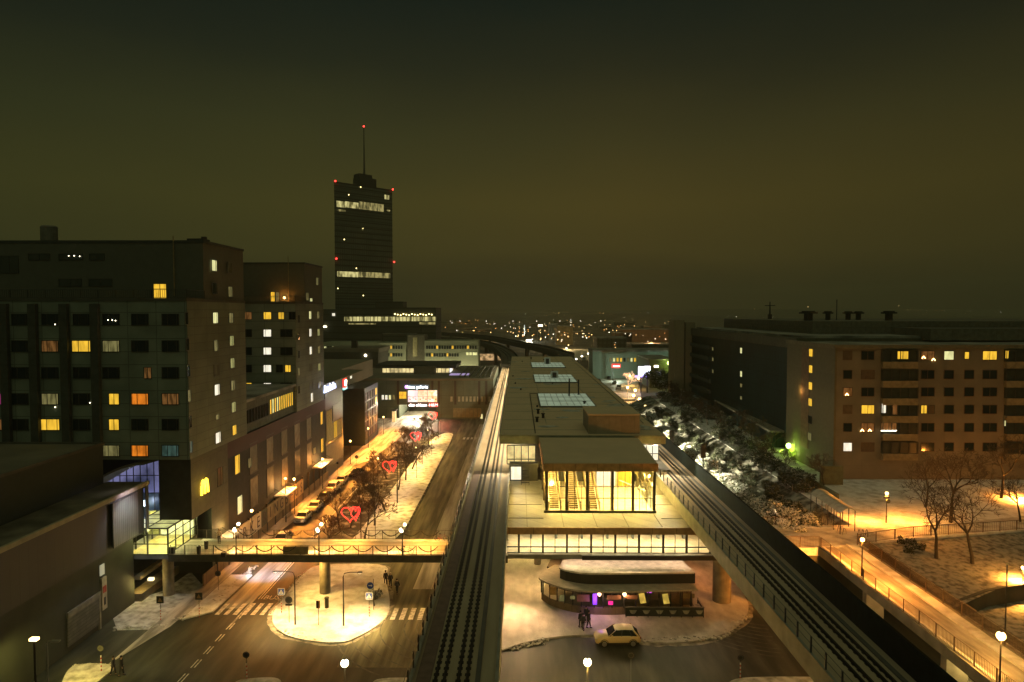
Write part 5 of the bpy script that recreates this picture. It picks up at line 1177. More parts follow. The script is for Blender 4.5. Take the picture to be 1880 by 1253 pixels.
MB().box(x0, x1, 298, 330, 0, PY(1200, 662, 298).z).build('shed_wall', mat('dark_olive_wall', (.07, .075, .035), .8), db)
MB().box(x0-.3, x1, 297.8, 330, PY(1200, 662, 298).z, PY(1200, 660, 298).z).build('roof', M_roofd, db)
p = PY(1229, 667, 297.5); MB().sphere(tuple(p), 1.0, 10, 8).build('lime_lamp', emat('lime_lamp', (.7, 1, .25), 5), db); lamp('lime_light', db, (p.x, 296, p.z), 400, (.7, 1, .2), .5)
p = PY(1205, 673, 297.7); MB().box(p.x-.9, p.x+.9, 297.6, 297.8, p.z-.4, p.z+.4).build('lit_sign', E_lampW, db)
sc_ = thing('advert_screen', 'dazzling violet white advert screen on the far street', 'screen', (PY(1183, 690, 280).x, 280, 0))
a, b = PY(1171, 693, 280), PY(1194, 672, 280)
MB().box(a.x, b.x, 279.6, 280, a.z, b.z).build('screen_body', M_dark, sc_)
MB().box(a.x+.1, a.x+(b.x-a.x)*.42, 279.5, 279.6, a.z+.9, b.z-.3).box(a.x+(b.x-a.x)*.48, b.x-.1, 279.5, 279.6, a.z+.9, b.z-.1).build('screen_picture', emat('screen_white', (.86, .88, 1), 4.5, .2, .6), sc_)
MB().box(a.x-1.2, b.x-.1, 279.5, 279.6, a.z+.1, a.z+.75).build('screen_caption_band', emat('screen_violet', (.38, .26, 1), 3), sc_)
MB().box(a.x+1, a.x+1.5, 279.7, 280, 0, a.z).box(b.x-1.5, b.x-1, 279.7, 280, 0, a.z).build('screen_leg', M_dark, sc_)
lamp('screen_light', sc_, ((a.x+b.x)/2, 277.5, (a.z+b.z)/2), 600, (.65, .6, 1), 1)
p = PY(1132, 672, 330); t = thing('shop_sign', 'red glowing sign on the pale teal office wall', 'sign', p); MB().box(p.x-2.4, p.x+1.8, 329.5, 330, p.z-1.0, p.z+1.0).build('sign_box', emat('red_sign', (1, .05, .04), 1.4), t); MB().box(p.x-1.8, p.x+1.4, 329.3, 329.5, p.z-.45, p.z+.2).build('sign_mark', emat('pink_letter_glow', (1, .55, .5), 4), t); MB().box(p.x-2, p.x-1.7, 329.6, 330, 0, p.z-1).build('sign_leg', M_dark, t)
sheet('road', [(26, 228), (37, 205), (44, 205), (47, 260), (58, 330), (78, 520), (52, 520), (40, 330), (29, 262)], .02, mat('bright_slush_road', (.30, .28, .23), .6, col2=(.6, .57, .5), scale=.2))
sheet('square', [(30, 470), (62, 470), (74, 610), (34, 610)], .03, MATS['bright_slush_road'])
st2 = [(1152, 716), (1163, 733), (1174, 741), (1166, 722), (1185, 757), (1172, 697), (1156, 691)]
for i, (u, v) in enumerate(st2):
    p = PZ(u, v+18, 0)
    globe_lamp('street_lamp', ['globe lamp just behind the fairy light tree', 'globe lamp at the edge of the dark parking canopy', 'globe lamp nearest the slope on the far eastern street', 'globe lamp right of the fairy light tree trunk', 'globe lamp where the far eastern street meets the station roof', 'globe lamp under the violet advert screen', 'globe lamp left of the violet advert screen'][i], p.x, p.y, 0, 4.6, 1500, (1, .55, .16), .5, E_lampO, 0, 'globe lamps on the far eastern street')
pc = thing('parking_canopy', 'dark flat carport roof on the far eastern street', 'carport', (36, 238, 0))
MB().box(29, 40, 233, 237, 2.6, 2.85).build('roof', M_dark, pc)
mb = MB()
for x in (29.5, 34.5, 39.5): mb.cyl(x, 233.5, 0, 2.6, .12, 8).cyl(x, 236.5, 0, 2.6, .12, 8)
mb.build('post', M_dark, pc)

# ================================================================ TOWER AND MIDDLE DISTANCE
M_tw = mat('tower_glazing', (.12, .14, .115), .6, col2=(.17, .19, .145), scale=.06, joints=(2.4, 4.0, .35, .45))
tw = thing('skyscraper', 'tall dark skyscraper with lit floors, red beacons and a mast on its crown', 'skyscraper', (-117, 460, 0))
c0, c1 = PY(615, 500, 455), PY(721, 500, 487)
dv = Vector((c1.x-c0.x, c1.y-c0.y)); L_ = dv.length; ang = math.atan2(dv.y, dv.x)
TM = Matrix.Translation((c0.x, c0.y, 0)) @ Matrix.Rotation(ang, 4, 'Z')
TZ_ = PY(615, 336, 455).z
tri = [TM @ Vector(q) for q in ((0, 0, 0), (L_, 0, 0), (L_*.78, 24, 0), (L_*.55, 26, 0))]
MB().prism([(q.x, q.y) for q in tri], 0, TZ_).build('tower_wall', M_tw, tw)
mb = MB()
for k in range(31): mb.box(-.1, L_+.1, -.12, 0, TZ_-2-k*3.75, TZ_-1.3-k*3.75, TM)
mb.build('floor_band', mat('tower_floor_band', (.04, .042, .03), .6), tw)
MB().prism([(q.x, q.y) for q in tri], TZ_, TZ_+1.0).build('roof', M_dark, tw)
ca, cb2 = PY(648, 330, 460), PY(686, 330, 470)
MB().box(L_*.47, L_*.76, 3, 12, TZ_+1, PY(665, 321, 465).z, TM).box(L_*.47, L_*.70, 4, 11, PY(665, 321, 465).z, PY(665, 314, 465).z, TM).build('crown', mat('tower_crown', (.03, .035, .028), .7), tw)
mx_ = TM @ Vector((L_*.60, 7, 0)); zt = PY(666, 234, mx_.y).z
MB().tube([(mx_.x, mx_.y, TZ_+8), (mx_.x, mx_.y, TZ_+22), (mx_.x, mx_.y, zt)], [.8, .5, .25], 8).build('mast', mat('tower_mast', (.06, .06, .045), .7), tw)
def onface(u, v):
    r = ray(u, v); t = c0.y/r.y
    for _ in range(6):
        x = r.x*t; s = (x-c0.x)/max(1e-6, (c1.x-c0.x)); yy = c0.y+s*(c1.y-c0.y); t = yy/r.y
    return Vector((r.x*t, r.y*t, CAMZ+r.z*t)), s*L_
E_off = emat('lit_office_floor', (1, .88, .36), .75, .75, .28, (.16, .14, .05))
E_offd = emat('half_lit_office_floor', (.9, .75, .28), .45, .85, .35, (.10, .09, .04))
for u0, u1, v0, v1, m_ in ((618, 634, 371, 380, E_off), (634, 658, 373, 381, E_off), (659, 704, 376, 384, E_offd), (706, 714, 359, 366, E_off), (619, 657, 500, 508, E_off), (657, 716, 502, 509, E_offd), (620, 634, 386, 388, E_offd), (664, 667, 419, 423, E_dim), (710, 716, 386, 388, E_offd)):
    p, s0 = onface(u0, v1); q, s1 = onface(u1, v0); z1 = q.z; z0 = p.z
    MB().box(s0, s1, -.2, -.1, z0, z1, TM).build('lit_floor', m_, tw)
for u, v in ((640, 358), (662, 344), (632, 440), (666, 420), (620, 530), (667, 543), (654, 493)): p, s0 = onface(u, v); MB().box(s0-.28, s0+.28, -.2, -.1, p.z-.28, p.z+.28, TM).build('lit_spot', E_lampY, tw)
for u, v in ((614.5, 333), (720, 348.5), (616.5, 475.5), (722.5, 481.5)):
    p, s0 = onface(u, v); MB().sphere(tuple(TM @ Vector((s0, -.8, p.z))), .6, 10, 8).build('beacon', E_red, tw)
MB().sphere((mx_.x, mx_.y, zt+.6), .6, 10, 8).build('beacon', E_red, tw)
lw = thing('office_building', 'broad low office building at the foot of the skyscraper with one fully lit floor', 'office building', (-75, 350, 0))
def yb(u0, u1, v0, v1, y, dep, m_, name, par, zb=None):
    a, b = PY(u0, v1, y), PY(u1, v0, y); return MB().box(a.x, b.x, y, y+dep, a.z if zb is None else zb, b.z).build(name, m_, par)
M_off = mat('grey_office_stone', (.085, .09, .065), .8, var=.15, scale=.1, joints=(60, 3.2, .3, .5))
yb(626, 800, 565, 640, 350, 25, M_off, 'office_wall', lw, 0); yb(690, 740, 554, 566, 360, 12, M_off, 'plant_floor', lw)
yb(594, 640, 568, 640, 356, 20, M_off, 'side_wing', lw, 0)
yb(632, 800, 582, 590, 349.6, .3, E_off, 'lit_floor', lw); yb(640, 690, 594, 596, 349.6, .3, E_offd, 'lit_floor', lw); yb(770, 799, 592, 596, 349.6, .3, E_offd, 'lit_floor', lw)
for k in range(26):
    u = 634+k*6.6; a = PY(u, 590, 349.4); MB().box(a.x-.12, a.x+.12, 349.3, 349.6, a.z, a.z+2.4).build('mullion', M_dark, lw)
for k in range(14): p = PY(725+k*5.2, 577+(k % 3), 349.4); MB().box(p.x-.3, p.x+.3, 349.4, 349.6, p.z-.25, p.z+.25).build('lit_spot', E_lampY, lw)
p = PY(612, 578, 355); MB().box(p.x-.7, p.x+.7, 355.4, 355.6, p.z-.7, p.z+.7).build('lit_spot', E_wht, lw); p = PY(596, 600, 355); MB().box(p.x-.9, p.x+.9, 355.4, 355.6, p.z-.3, p.z+.3).build('lit_spot', E_lampW, lw)
lb = thing('long_building', 'long pale office building with a row of small dark windows behind the shopping centre', 'building', (-50, 285, 0))
M_lb = mat('pale_green_render', (.20, .225, .15), .8, var=.12, scale=.1)
yb(594, 695, 629, 700, 290, 14, M_lb, 'office_wall', lb, 0); yb(695, 745, 630, 700, 286, 14, M_lb, 'office_wall', lb, 0); yb(748, 780, 616, 700, 288, 10, mat('stair_core', (.10, .10, .07), .8), 'stair_core', lb, 0); yb(780, 878, 626, 700, 284, 14, M_lb, 'office_wall', lb, 0)
yb(700, 760, 613, 630, 300, 10, M_off, 'plant_floor', lb); yb(758, 766, 620, 655, 287.8, .2, mat('glazed_stair', (.3, .28, .15), .5), 'stair_glass', lb)
for u, v in ((597, 639), (612, 639), (655, 641), (686, 640)): 
    p = PY(u, v, 289.8); window(lb, 'y', 289.9, p.x, p.z, 1.1, 1.4, E_pale, (), M_winFd, 1, .06)
for k in range(26):
    u = 596+k*3.8; p = PY(u, 639, 289.9); window(lb, 'y', 289.9, p.x, p.z, .7, 1.4, M_winD, (), M_winFd, 1, .05)
for row in (638, 652):
    for k in range(20):
        u = 784+k*4.7
        if row == 652 and k > 12: continue
        p = PY(u, row, 284); window(lb, 'y', 283.9, p.x, p.z, .8, 1.4, M_winD if (k*7+row) % 6 else E_yel, (), M_winFd, 1, .05)
    for k in range(9):
        p = PY(699+k*4.8, row, 286); window(lb, 'y', 285.9, p.x, p.z, .7, 1.4, M_winD if (k*5+row) % 7 else E_yel, (), M_winFd, 1, .05)
for u in (858, 864, 870, 874): p = PY(u, 650, 284); window(lb, 'y', 283.9, p.x, p.z, 1.1, 1.3, E_pale, (), M_winFd, 1, .05)
yb(750, 803, 641, 655, 283, .3, M_conc, 'stair_panel', lb) if False else None
for k in range(4): lamp('wall_flood', lb, (PY(700+k*52, 680, 280).x, 279, 8), 900, (1, .86, .5), .4)
mdl = thing('flat_building', 'dark flat roofed building between the large snowy roof and the long pale office', 'building', (-60, 250, 0))
yb(596, 694, 647, 720, 252, 20, mat('dark_mid_wall', (.06, .06, .042), .85), 'wall', mdl, 0); yb(594, 695, 640, 648, 253, 22, MATS['dark_roof_snow'], 'roof', mdl)
p = PY(645, 636, 252); MB().box(p.x-1, p.x+1, 256, 258, p.z-3, p.z+2).build('chimney', M_dark, mdl); p = PY(671, 653, 251.8); MB().sphere(tuple(p), .5, 8, 6).build('wall_lamp', E_lampW, mdl)
# ================================================================ KIOSK RESTAURANT UNDER THE HALL
ks = thing('kiosk_restaurant', 'round ended kiosk restaurant with two tier snowy roof, violet and amber lights', 'restaurant', (12, 76, 0))
def curve_pts(pxs, z): return [PZ(u, v, z) for u, v in pxs]
lowp = curve_pts([(989, 1061), (992, 1064), (1004, 1070), (1018, 1075), (1032, 1079), (1047, 1082), (1063, 1084.5), (1087, 1086.5), (1120, 1087), (1281, 1083)], 3.1)
back = [(lowp[-1].x, 78.6), (lowp[0].x+2.0, 79.8), (lowp[0].x+.3, 77.5)]
MB().prism([(p.x, p.y) for p in lowp]+back, 2.95, 3.12).build('lower_roof', mat('kiosk_roof_metal', (.50, .46, .38), .6, var=.15, joints=(.6, 60, .03, .75)), ks)
up = curve_pts([(1026, 1043), (1036, 1047), (1050, 1050), (1065, 1052.4), (1083, 1053.6), (1120, 1053.6), (1275, 1052)], 4.4)
upb = [(up[-1].x-.6, 78.4), (up[3].x+.4, 78.4), (up[1].x, 77.6)]
MB().prism([(p.x, p.y) for p in up]+upb, 4.28, 4.45).build('upper_roof', mat('kiosk_upper_snow', (.72, .66, .58), .8, joints=(2.9, 60, .04, .8)), ks)
MB().prism([(p.x+.15, p.y+.25) for p in up]+[(upb[0][0]-.2, 78.2), (upb[1][0], 78.2)], 3.12, 4.28).build('clerestory', mat('kiosk_black_band', (.018, .02, .018), .5), ks)
wl = [Vector((p.x+.35, p.y+1.0+.25*(i < 2), 0)) for i, p in enumerate(lowp)]
wl[-1].x -= .5
MB().prism([(p.x, p.y) for p in wl]+[(wl[-1].x, 83), (wl[0].x+1.5, 83)], .12, .95).build('base_wall', mat('kiosk_brown_base', (.22, .17, .11), .7, var=.2, joints=(.8, 30, .02, .7)), ks)
mb = MB(); gb = MB()
E_kin = emat('kiosk_interior_glow', (.9, .55, .2), .22, .8, 1.1)
for a, b in zip(wl[:-1], wl[1:]):
    n_ = max(1, round((b-a).length/1.25))
    for k in range(n_):
        p = a.lerp(b, k/n_); q = a.lerp(b, (k+1)/n_)
        mb.box(p.x-.06, p.x+.06, p.y-.06, p.y+.06, .9, 2.95)
        gb.quad((p.x, p.y+.03, .95), (q.x, q.y+.03, .95), (q.x, q.y+.03, 2.95), (p.x, p.y+.03, 2.95))
mb.build('window_post', M_dark, ks); gb.build('kiosk_glazing', glass('clear_glass'), ks)
MB().prism([(p.x+.6, p.y+3.2) for p in wl[1:]]+[(wl[-1].x, 83), (wl[0].x+1.5, 83)], .12, 2.9).build('inner_wall', mat('kiosk_inner_wall', (.12, .08, .05), .7, var=.4, joints=(1.6, 30, .03, .6)), ks)
MB().prism([(p.x+.1, p.y+.1) for p in wl]+[(wl[-1].x, 81), (wl[0].x+1, 81)], .13, .16).build('inner_floor', mat('kiosk_floor', (.12, .09, .06), .4), ks)
def onwall(u, v):
    r = ray(u, v); best = None
    for a, b in zip(wl[:-1], wl[1:]):
        den = r.x*(b.y-a.y)-r.y*(b.x-a.x)
        if abs(den) < 1e-6: continue
        t = (a.x*(b.y-a.y)-a.y*(b.x-a.x))/den
        if abs(b.x-a.x) < 1e-4: continue
        s = (r.x*t-a.x)/(b.x-a.x)
        if -.02 <= s <= 1.02: return Vector((r.x*t, r.y*t, CAMZ+r.z*t))
    return PY(u, v, wl[5].y)
for u, v, w__, h_, m_ in ((1016.5, 1085, .9, .9, mat('lamplit_blind', (.5, .32, .10), .6)), (1032, 1098, .6, .7, E_dim), (1051, 1097, .5, .35, E_dim), (1071, 1098, 1.4, .8, mat('salmon_notice', (.20, .11, .06), .6)), (1092, 1100, .45, 1.2, emat('violet_neon', (.22, .05, 1), 1.2)), (1127, 1097, 1.5, .5, MATS['salmon_notice']), (1158, 1096, 1.5, .45, MATS['salmon_notice']), (1263, 1094, 1.4, .5, mat('olive_notice', (.25, .21, .1), .6)), (1121, 1107, .5, .4, emat('pink_lamp', (1, .03, .3), 1.1)), (1192, 1087, .5, .14, emat('pink_neon', (.8, .1, .9), 1.2))):
    p = onwall(u, v); MB().box(p.x-w__/2, p.x+w__/2, p.y-.10, p.y-.04, p.z-h_/2, p.z+h_/2).build('notice', m_, ks)
for u, v in ((1178, 1098), (1221, 1099)):
    p = onwall(u, v); MB().add([(p.x-.35, p.y-.12, p.z+.5), (p.x+.25, p.y-.12, p.z+.6), (p.x+.5, p.y-.12, p.z-.5), (p.x-.15, p.y-.12, p.z-.6)], [(0, 3, 2, 1)]).build('yellow_reflector', emat('yellow_tilted_panel', (.8, .55, .09), .8, .4, 2), ks)
for u in (1100, 1146): p = onwall(u, 1090); MB().sphere((p.x, p.y-.2, p.z), .2, 8, 6).build('door_lamp', emat('door_lamp_glow', (1, .55, .30), 8), ks); lamp('door_light', ks, (p.x, p.y-.4, p.z-.1), 40, (1, .50, .25), .12)
lamp('violet_light', ks, (onwall(1092, 1100).x, onwall(1092, 1100).y-.5, 1.7), 14, (.4, .1, 1), .2)
pA = PY(1108, 1137, 72.9); MB().box(pA.x, pA.x+2.4, 73.3, 75.6, .13, 1.9).box(pA.x-.1, pA.x+2.5, 73.0, 75.6, 1.9, 2.0).build('dark_porch', mat('porch_black', (.012, .012, .012), .6), ks)
# fenced terrace with emblem panels
tf = thing('terrace_fence', 'dark panelled terrace fence with six pale bowl emblems in front of the kiosk', 'fence', (15, 72.6, .13))
FX0, FX1, FY = PZ(1153, 1144, .13).x, PZ(1297, 1143, .13).x, 72.5
MB().box(FX0, FX1, FY-.04, FY+.04, .25, 1.2).box(FX1-.04, FX1+.04, FY, 75, .25, 1.2).box(FX0-.04, FX0+.04, FY, 74.6, .25, 1.2).build('fence_panel', mat('dark_green_panel', (.022, .03, .026), .5, joints=(1.6, 30, .03, .5)), tf)
MB().box(FX0-.08, FX1+.08, FY-.07, FY+.07, 1.2, 1.26).box(FX1-.07, FX1+.07, FY, 75, 1.2, 1.26).build('top_rail', M_grey, tf)
mb = MB()
for k in range(8): x = FX0+(FX1-FX0)*k/7; mb.box(x-.03, x+.03, FY-.06, FY+.06, .13, 1.25)
mb.build('post', M_dark, tf)
for k in range(6):
    x = FX0+.75+k*(FX1-FX0-1.2)/5
    MB().add([(x-.36, FY-.06, .85), (x+.36, FY-.06, .85), (x+.26, FY-.06, .62), (x+.12, FY-.06, .5), (x-.12, FY-.06, .5), (x-.26, FY-.06, .62)], [(5, 4, 3, 2, 1, 0)]).box(x-.4, x+.4, FY-.07, FY-.05, .87, .91).build('bowl_emblem', mat('pale_emblem', (.30, .32, .26), .6), tf)
for i, (u, v) in enumerate(((1178, 1120), (1212, 1122), (1272, 1116))):
    p = PZ(u, v, .13); t = thing('terrace_table', ['terrace table closest to the kiosk porch', 'middle terrace table with snow on it', 'tilted pale terrace table by the eastern fence corner'][i], 'table', (p.x, 73.8, .13), 'tables on the kiosk terrace')
    MB().box(p.x-.7, p.x+.7, 73.4, 74.2, .85, .9).build('table_top', M_snowd if i else M_dark, t)
    for sx in (-.6, .6):
        for sy in (-.32, .32): MB().box(p.x+sx-.03, p.x+sx+.03, 73.8+sy-.03, 73.8+sy+.03, .13, .85).build('leg', M_dark, t)
for i, u in enumerate((1190, 1249, 1268)):
    p = PY(u, 1125, 73.2); t = thing('parasol', ['folded dark parasol nearest the kiosk door lamps', 'folded dark parasol in the middle of the terrace', 'folded dark parasol at the eastern terrace end'][i], 'parasol', (p.x, 73.1, .13), 'folded parasols')
    MB().cyl(p.x, 73.1, .13, 2.75, .03, 6).build('pole', M_grey, t); MB().tube([(p.x, 73.1, 1.1), (p.x, 73.1, 1.5), (p.x, 73.1, 2.5), (p.x, 73.1, 2.75)], [.10, .16, .09, .02], 8).build('canopy', M_dark, t)
lamp('kiosk_flood', ks, (-.2, 75.2, 4.4), 1100, (1, .62, .28), .2, 'SPOT', (-1.5, 70.5, 0), 130, .9)

# ================================================================ CARS
M_tyre = mat('tyre_rubber', (.015, .015, .015), .8); M_rim = mat('wheel_rim', (.35, .35, .35), .35, metal=.8)
M_cg = mat('car_glass', (.010, .013, .014), .08, var=.1)
def car(label, paint, L_=4.5, W_=1.82, H_=1.68, suv=True, group=None, snow_=False):
    t = thing('parked_car', label, 'car', (0, 0, 0), group)
    h = L_/2; zb = .32 if suv else .26; belt = H_*.635 if suv else H_*.62
    # lower body loft along x (front = -x); station: x, bottom, top, half width
    st_ = [(-h, zb+.12, belt-.34, W_*.36), (-h+.10, zb, belt-.22, W_*.44), (-h+.35, zb-.04, belt-.12, W_*.485), (-h*.55, zb-.04, belt-.03, W_*.5), (-h*.3, zb-.04, belt+.02, W_*.5), (h*.3, zb-.04, belt+.03, W_*.5), (h*.8, zb-.04, belt+.02, W_*.49), (h-.12, zb, belt-.02, W_*.46), (h, zb+.12, belt-.14, W_*.40)]
    mb = MB(); n = 10
    for x, a, b, w in st_:
        for yy, zz in ((-w*.86, a), (-w*.98, a+.10), (-w, (a+b)*.48), (-w*.985, b-.12), (-w*.90, b), (w*.90, b), (w*.985, b-.12), (w, (a+b)*.48), (w*.98, a+.10), (w*.86, a)): mb.v.append((x, yy, zz))
    for i in range(len(st_)-1):
        for k in range(n): mb.f.append((i*n+k, (i+1)*n+k, (i+1)*n+(k+1) % n, i*n+(k+1) % n))
    mb.f += [tuple(range(n)), tuple(range(len(st_)*n-1, (len(st_)-1)*n-1, -1))]
    mb.build('body', paint, t, True)
    # greenhouse
    xf0, xf1, xr1, xr0 = (-h*.44, -h*.10, h*.66, h*.95) if suv else (-h*.42, -h*.10, h*.48, h*.80)
    wb, wt = W_*.455, W_*.37
    zt = H_-.05
    MB().add([(xf0, -wb, belt-.02), (xr0, -wb, belt-.02), (xr0, wb, belt-.02), (xf0, wb, belt-.02), (xf1, -wt, zt), (xr1, -wt, zt), (xr1, wt, zt), (xf1, wt, zt)],
             [(0, 1, 5, 4), (1, 2, 6, 5), (2, 3, 7, 6), (3, 0, 4, 7), (4, 5, 6, 7)]).build('windows', M_cg, t)
    rm = M_snowd if snow_ else paint
    r_ = MB(); 
    rs = [(xf1-.10, zt-.06, wt*.93), (xf1+.1, zt+.01, wt+.02), ((xf1+xr1)/2, zt+.06, wt+.02), (xr1-.05, zt+.01, wt+.02), (xr1+.12, zt-.07, wt*.93)]
    for x, z, w in rs:
        for yy, zz in ((-w, z-.03), (-w*.8, z+.03), (w*.8, z+.03), (w, z-.03)): r_.v.append((x, yy, zz))
    for i in range(4):
        for k in range(3): r_.f.append((i*4+k, i*4+k+1, (i+1)*4+k+1, (i+1)*4+k))
    r_.build('roof', rm, t, True)
    pl = MB(); pd = MB()
    for s in (-1, 1):
        for a, b in (((xf0, belt), (xf1, zt)), ((xf0+(xr0-xf0)*.42, belt), (xf1+(xr1-xf1)*.36, zt)), ((xf0+(xr0-xf0)*.74, belt), (xf1+(xr1-xf1)*.74, zt)), ((xr0, belt), (xr1, zt))):
            (pl if a[0] in (xf0, xr0) else pd).tube([(a[0]-(.16 if a[0] == xr0 else 0), s*(wb+.005), a[1]-.03), (b[0]-(.02 if a[0] == xr0 else 0), s*(wt+.005), b[1])], .085 if a[0] == xr0 else .03, 5)
    pl.build('window_pillar', paint, t); pd.build('door_pillar', M_dark, t)
    MB().box(-h*.86, h*.9, -W_*.497, W_*.497, zb-.02, zb+.13).build('sill_trim', M_dark, t)
    for sx in (-h+.86, h-.80):
        for s in (-1, 1):
            wh = MB(); y0 = s*(W_/2-.20); y1 = s*(W_/2+.012)
            wh.tube([(sx, y0, .34), (sx, y1-s*.03, .34), (sx, y1, .34)], [.365, .365, .31], 18); w_ = wh.build('wheel', M_tyre, t)
            MB().tube([(sx, y1, .34), (sx, y1+s*.015, .34)], [.25, .20], 14).build('rim', M_rim, w_)
            ar = MB(); ar.tube([(sx+.41*math.cos(a), y1-s*.04, .36+.41*math.sin(a)) for a in [math.pi*q/9 for q in range(10)]], .04, 5); ar.build('wheel_arch', M_dark, t)
    for s in (-1, 1):
        MB().sphere((-h+.13, s*W_*.36, belt-.30), .13, 8, 6, .7).build('headlight', mat('clear_lamp_glass', (.6, .6, .55), .2), t)
        MB().sphere((h-.08, s*W_*.38, belt-.22), .13, 8, 6, 1).build('tail_light', mat('red_lamp_glass', (.25, .01, .01), .25), t)
        MB().box(xf0+.28, xf0+.42, min(s*(wb+.04), s*(wb+.22)), max(s*(wb+.04), s*(wb+.22)), belt, belt+.14).build('wing_mirror', paint, t)
    MB().box(-h-.01, -h+.04, -.35, .35, zb+.16, zb+.30).build('grille', M_dark, t)
    if snow_: MB().prism([(-h+.3, -W_*.4), (xf0-.05, -W_*.42), (xf0-.05, W_*.42), (-h+.3, W_*.4)], belt-.06, belt+.05).build('bonnet_snow', M_snowd, t)
    return t
P_white = mat('amber_lit_white_paint', (.72, .55, .28), .28, var=.03, spec=.6); P_silver = mat('silver_car_paint', (.30, .30, .27), .3, var=.05, metal=.4); P_dark = mat('dark_car_paint', (.02, .022, .022), .2, var=.1)  # suv is white, with amber lamplight put into its paint colour
suv = car('pale suv glowing amber, parked along the snowy kerb in front of the kiosk', P_white)
p = PZ(1135, 1189); suv.location = (p.x, p.y+.9, .0); suv.rotation_euler = (0, 0, R(2))
sed = car('snow topped pale car nearest the footbridge in the parked row', P_silver, 4.5, 1.78, 1.45, False, 'cars parked beside the orange street', True)
sed2 = car('dark car with a bare roof, third in the parked row counted away from the footbridge', P_dark, 4.5, 1.78, 1.45, False, 'cars parked beside the orange street', False)
van = car('boxy pale estate car parked fourth from the footbridge behind the dark car', P_silver, 4.8, 1.85, 1.75, True, 'cars parked beside the orange street', True)
def putcar(o, u, v): p = PZ(u, v, .7); o.location = (p.x+.1, p.y, .0); o.rotation_euler = (0, 0, R(90))
putcar(sed, 555, 948); putcar(sed2, 594, 912); putcar(van, 610, 896)
for u, v, l in ((577, 929, 'snow topped pale car parked directly behind the one nearest the footbridge'), (626, 881, 'pale car at the far end of the parked row by the kerb build-out'), (517, 988, 'pale car almost hidden behind the footbridge railing')):
    o = dup(sed, (0, 0, 0), 0, l); putcar(o, u, v)
o = dup(sed2, (0, 0, 0), 0, 'dark car half buried in snow at the median tip beyond the parked row'); p = PZ(655, 868, .7); o.location = (p.x, p.y, 0); o.rotation_euler = (0, 0, R(75))
for i, (u, v, k) in enumerate(((1096, 676, 0), (1106, 684, 1), (1118, 694, 0), (1128, 702, 1), (1136, 712, 2), (1140, 668, 1), (1072, 660, 2), (1085, 657, 0))):
    o = dup((sed2, sed, van)[k], (0, 0, 0), 0, ['dark car parked beside the far east edge of the station roof, first of the line', 'snowy car second in the line beyond the station roof edge', 'dark car in the middle of the line beyond the station roof edge', 'snowy car fourth in the line beyond the station roof edge', 'pale boxy car beside the dark carport', 'snowy car under the red sign of the teal office', 'boxy car on the yellow lit far square', 'dark car on the yellow lit far square'][i], None, 'cars on the far eastern street')
    p = PZ(u, v, .7); o.location = (p.x, p.y, .03); o.rotation_euler = (0, 0, R(78))

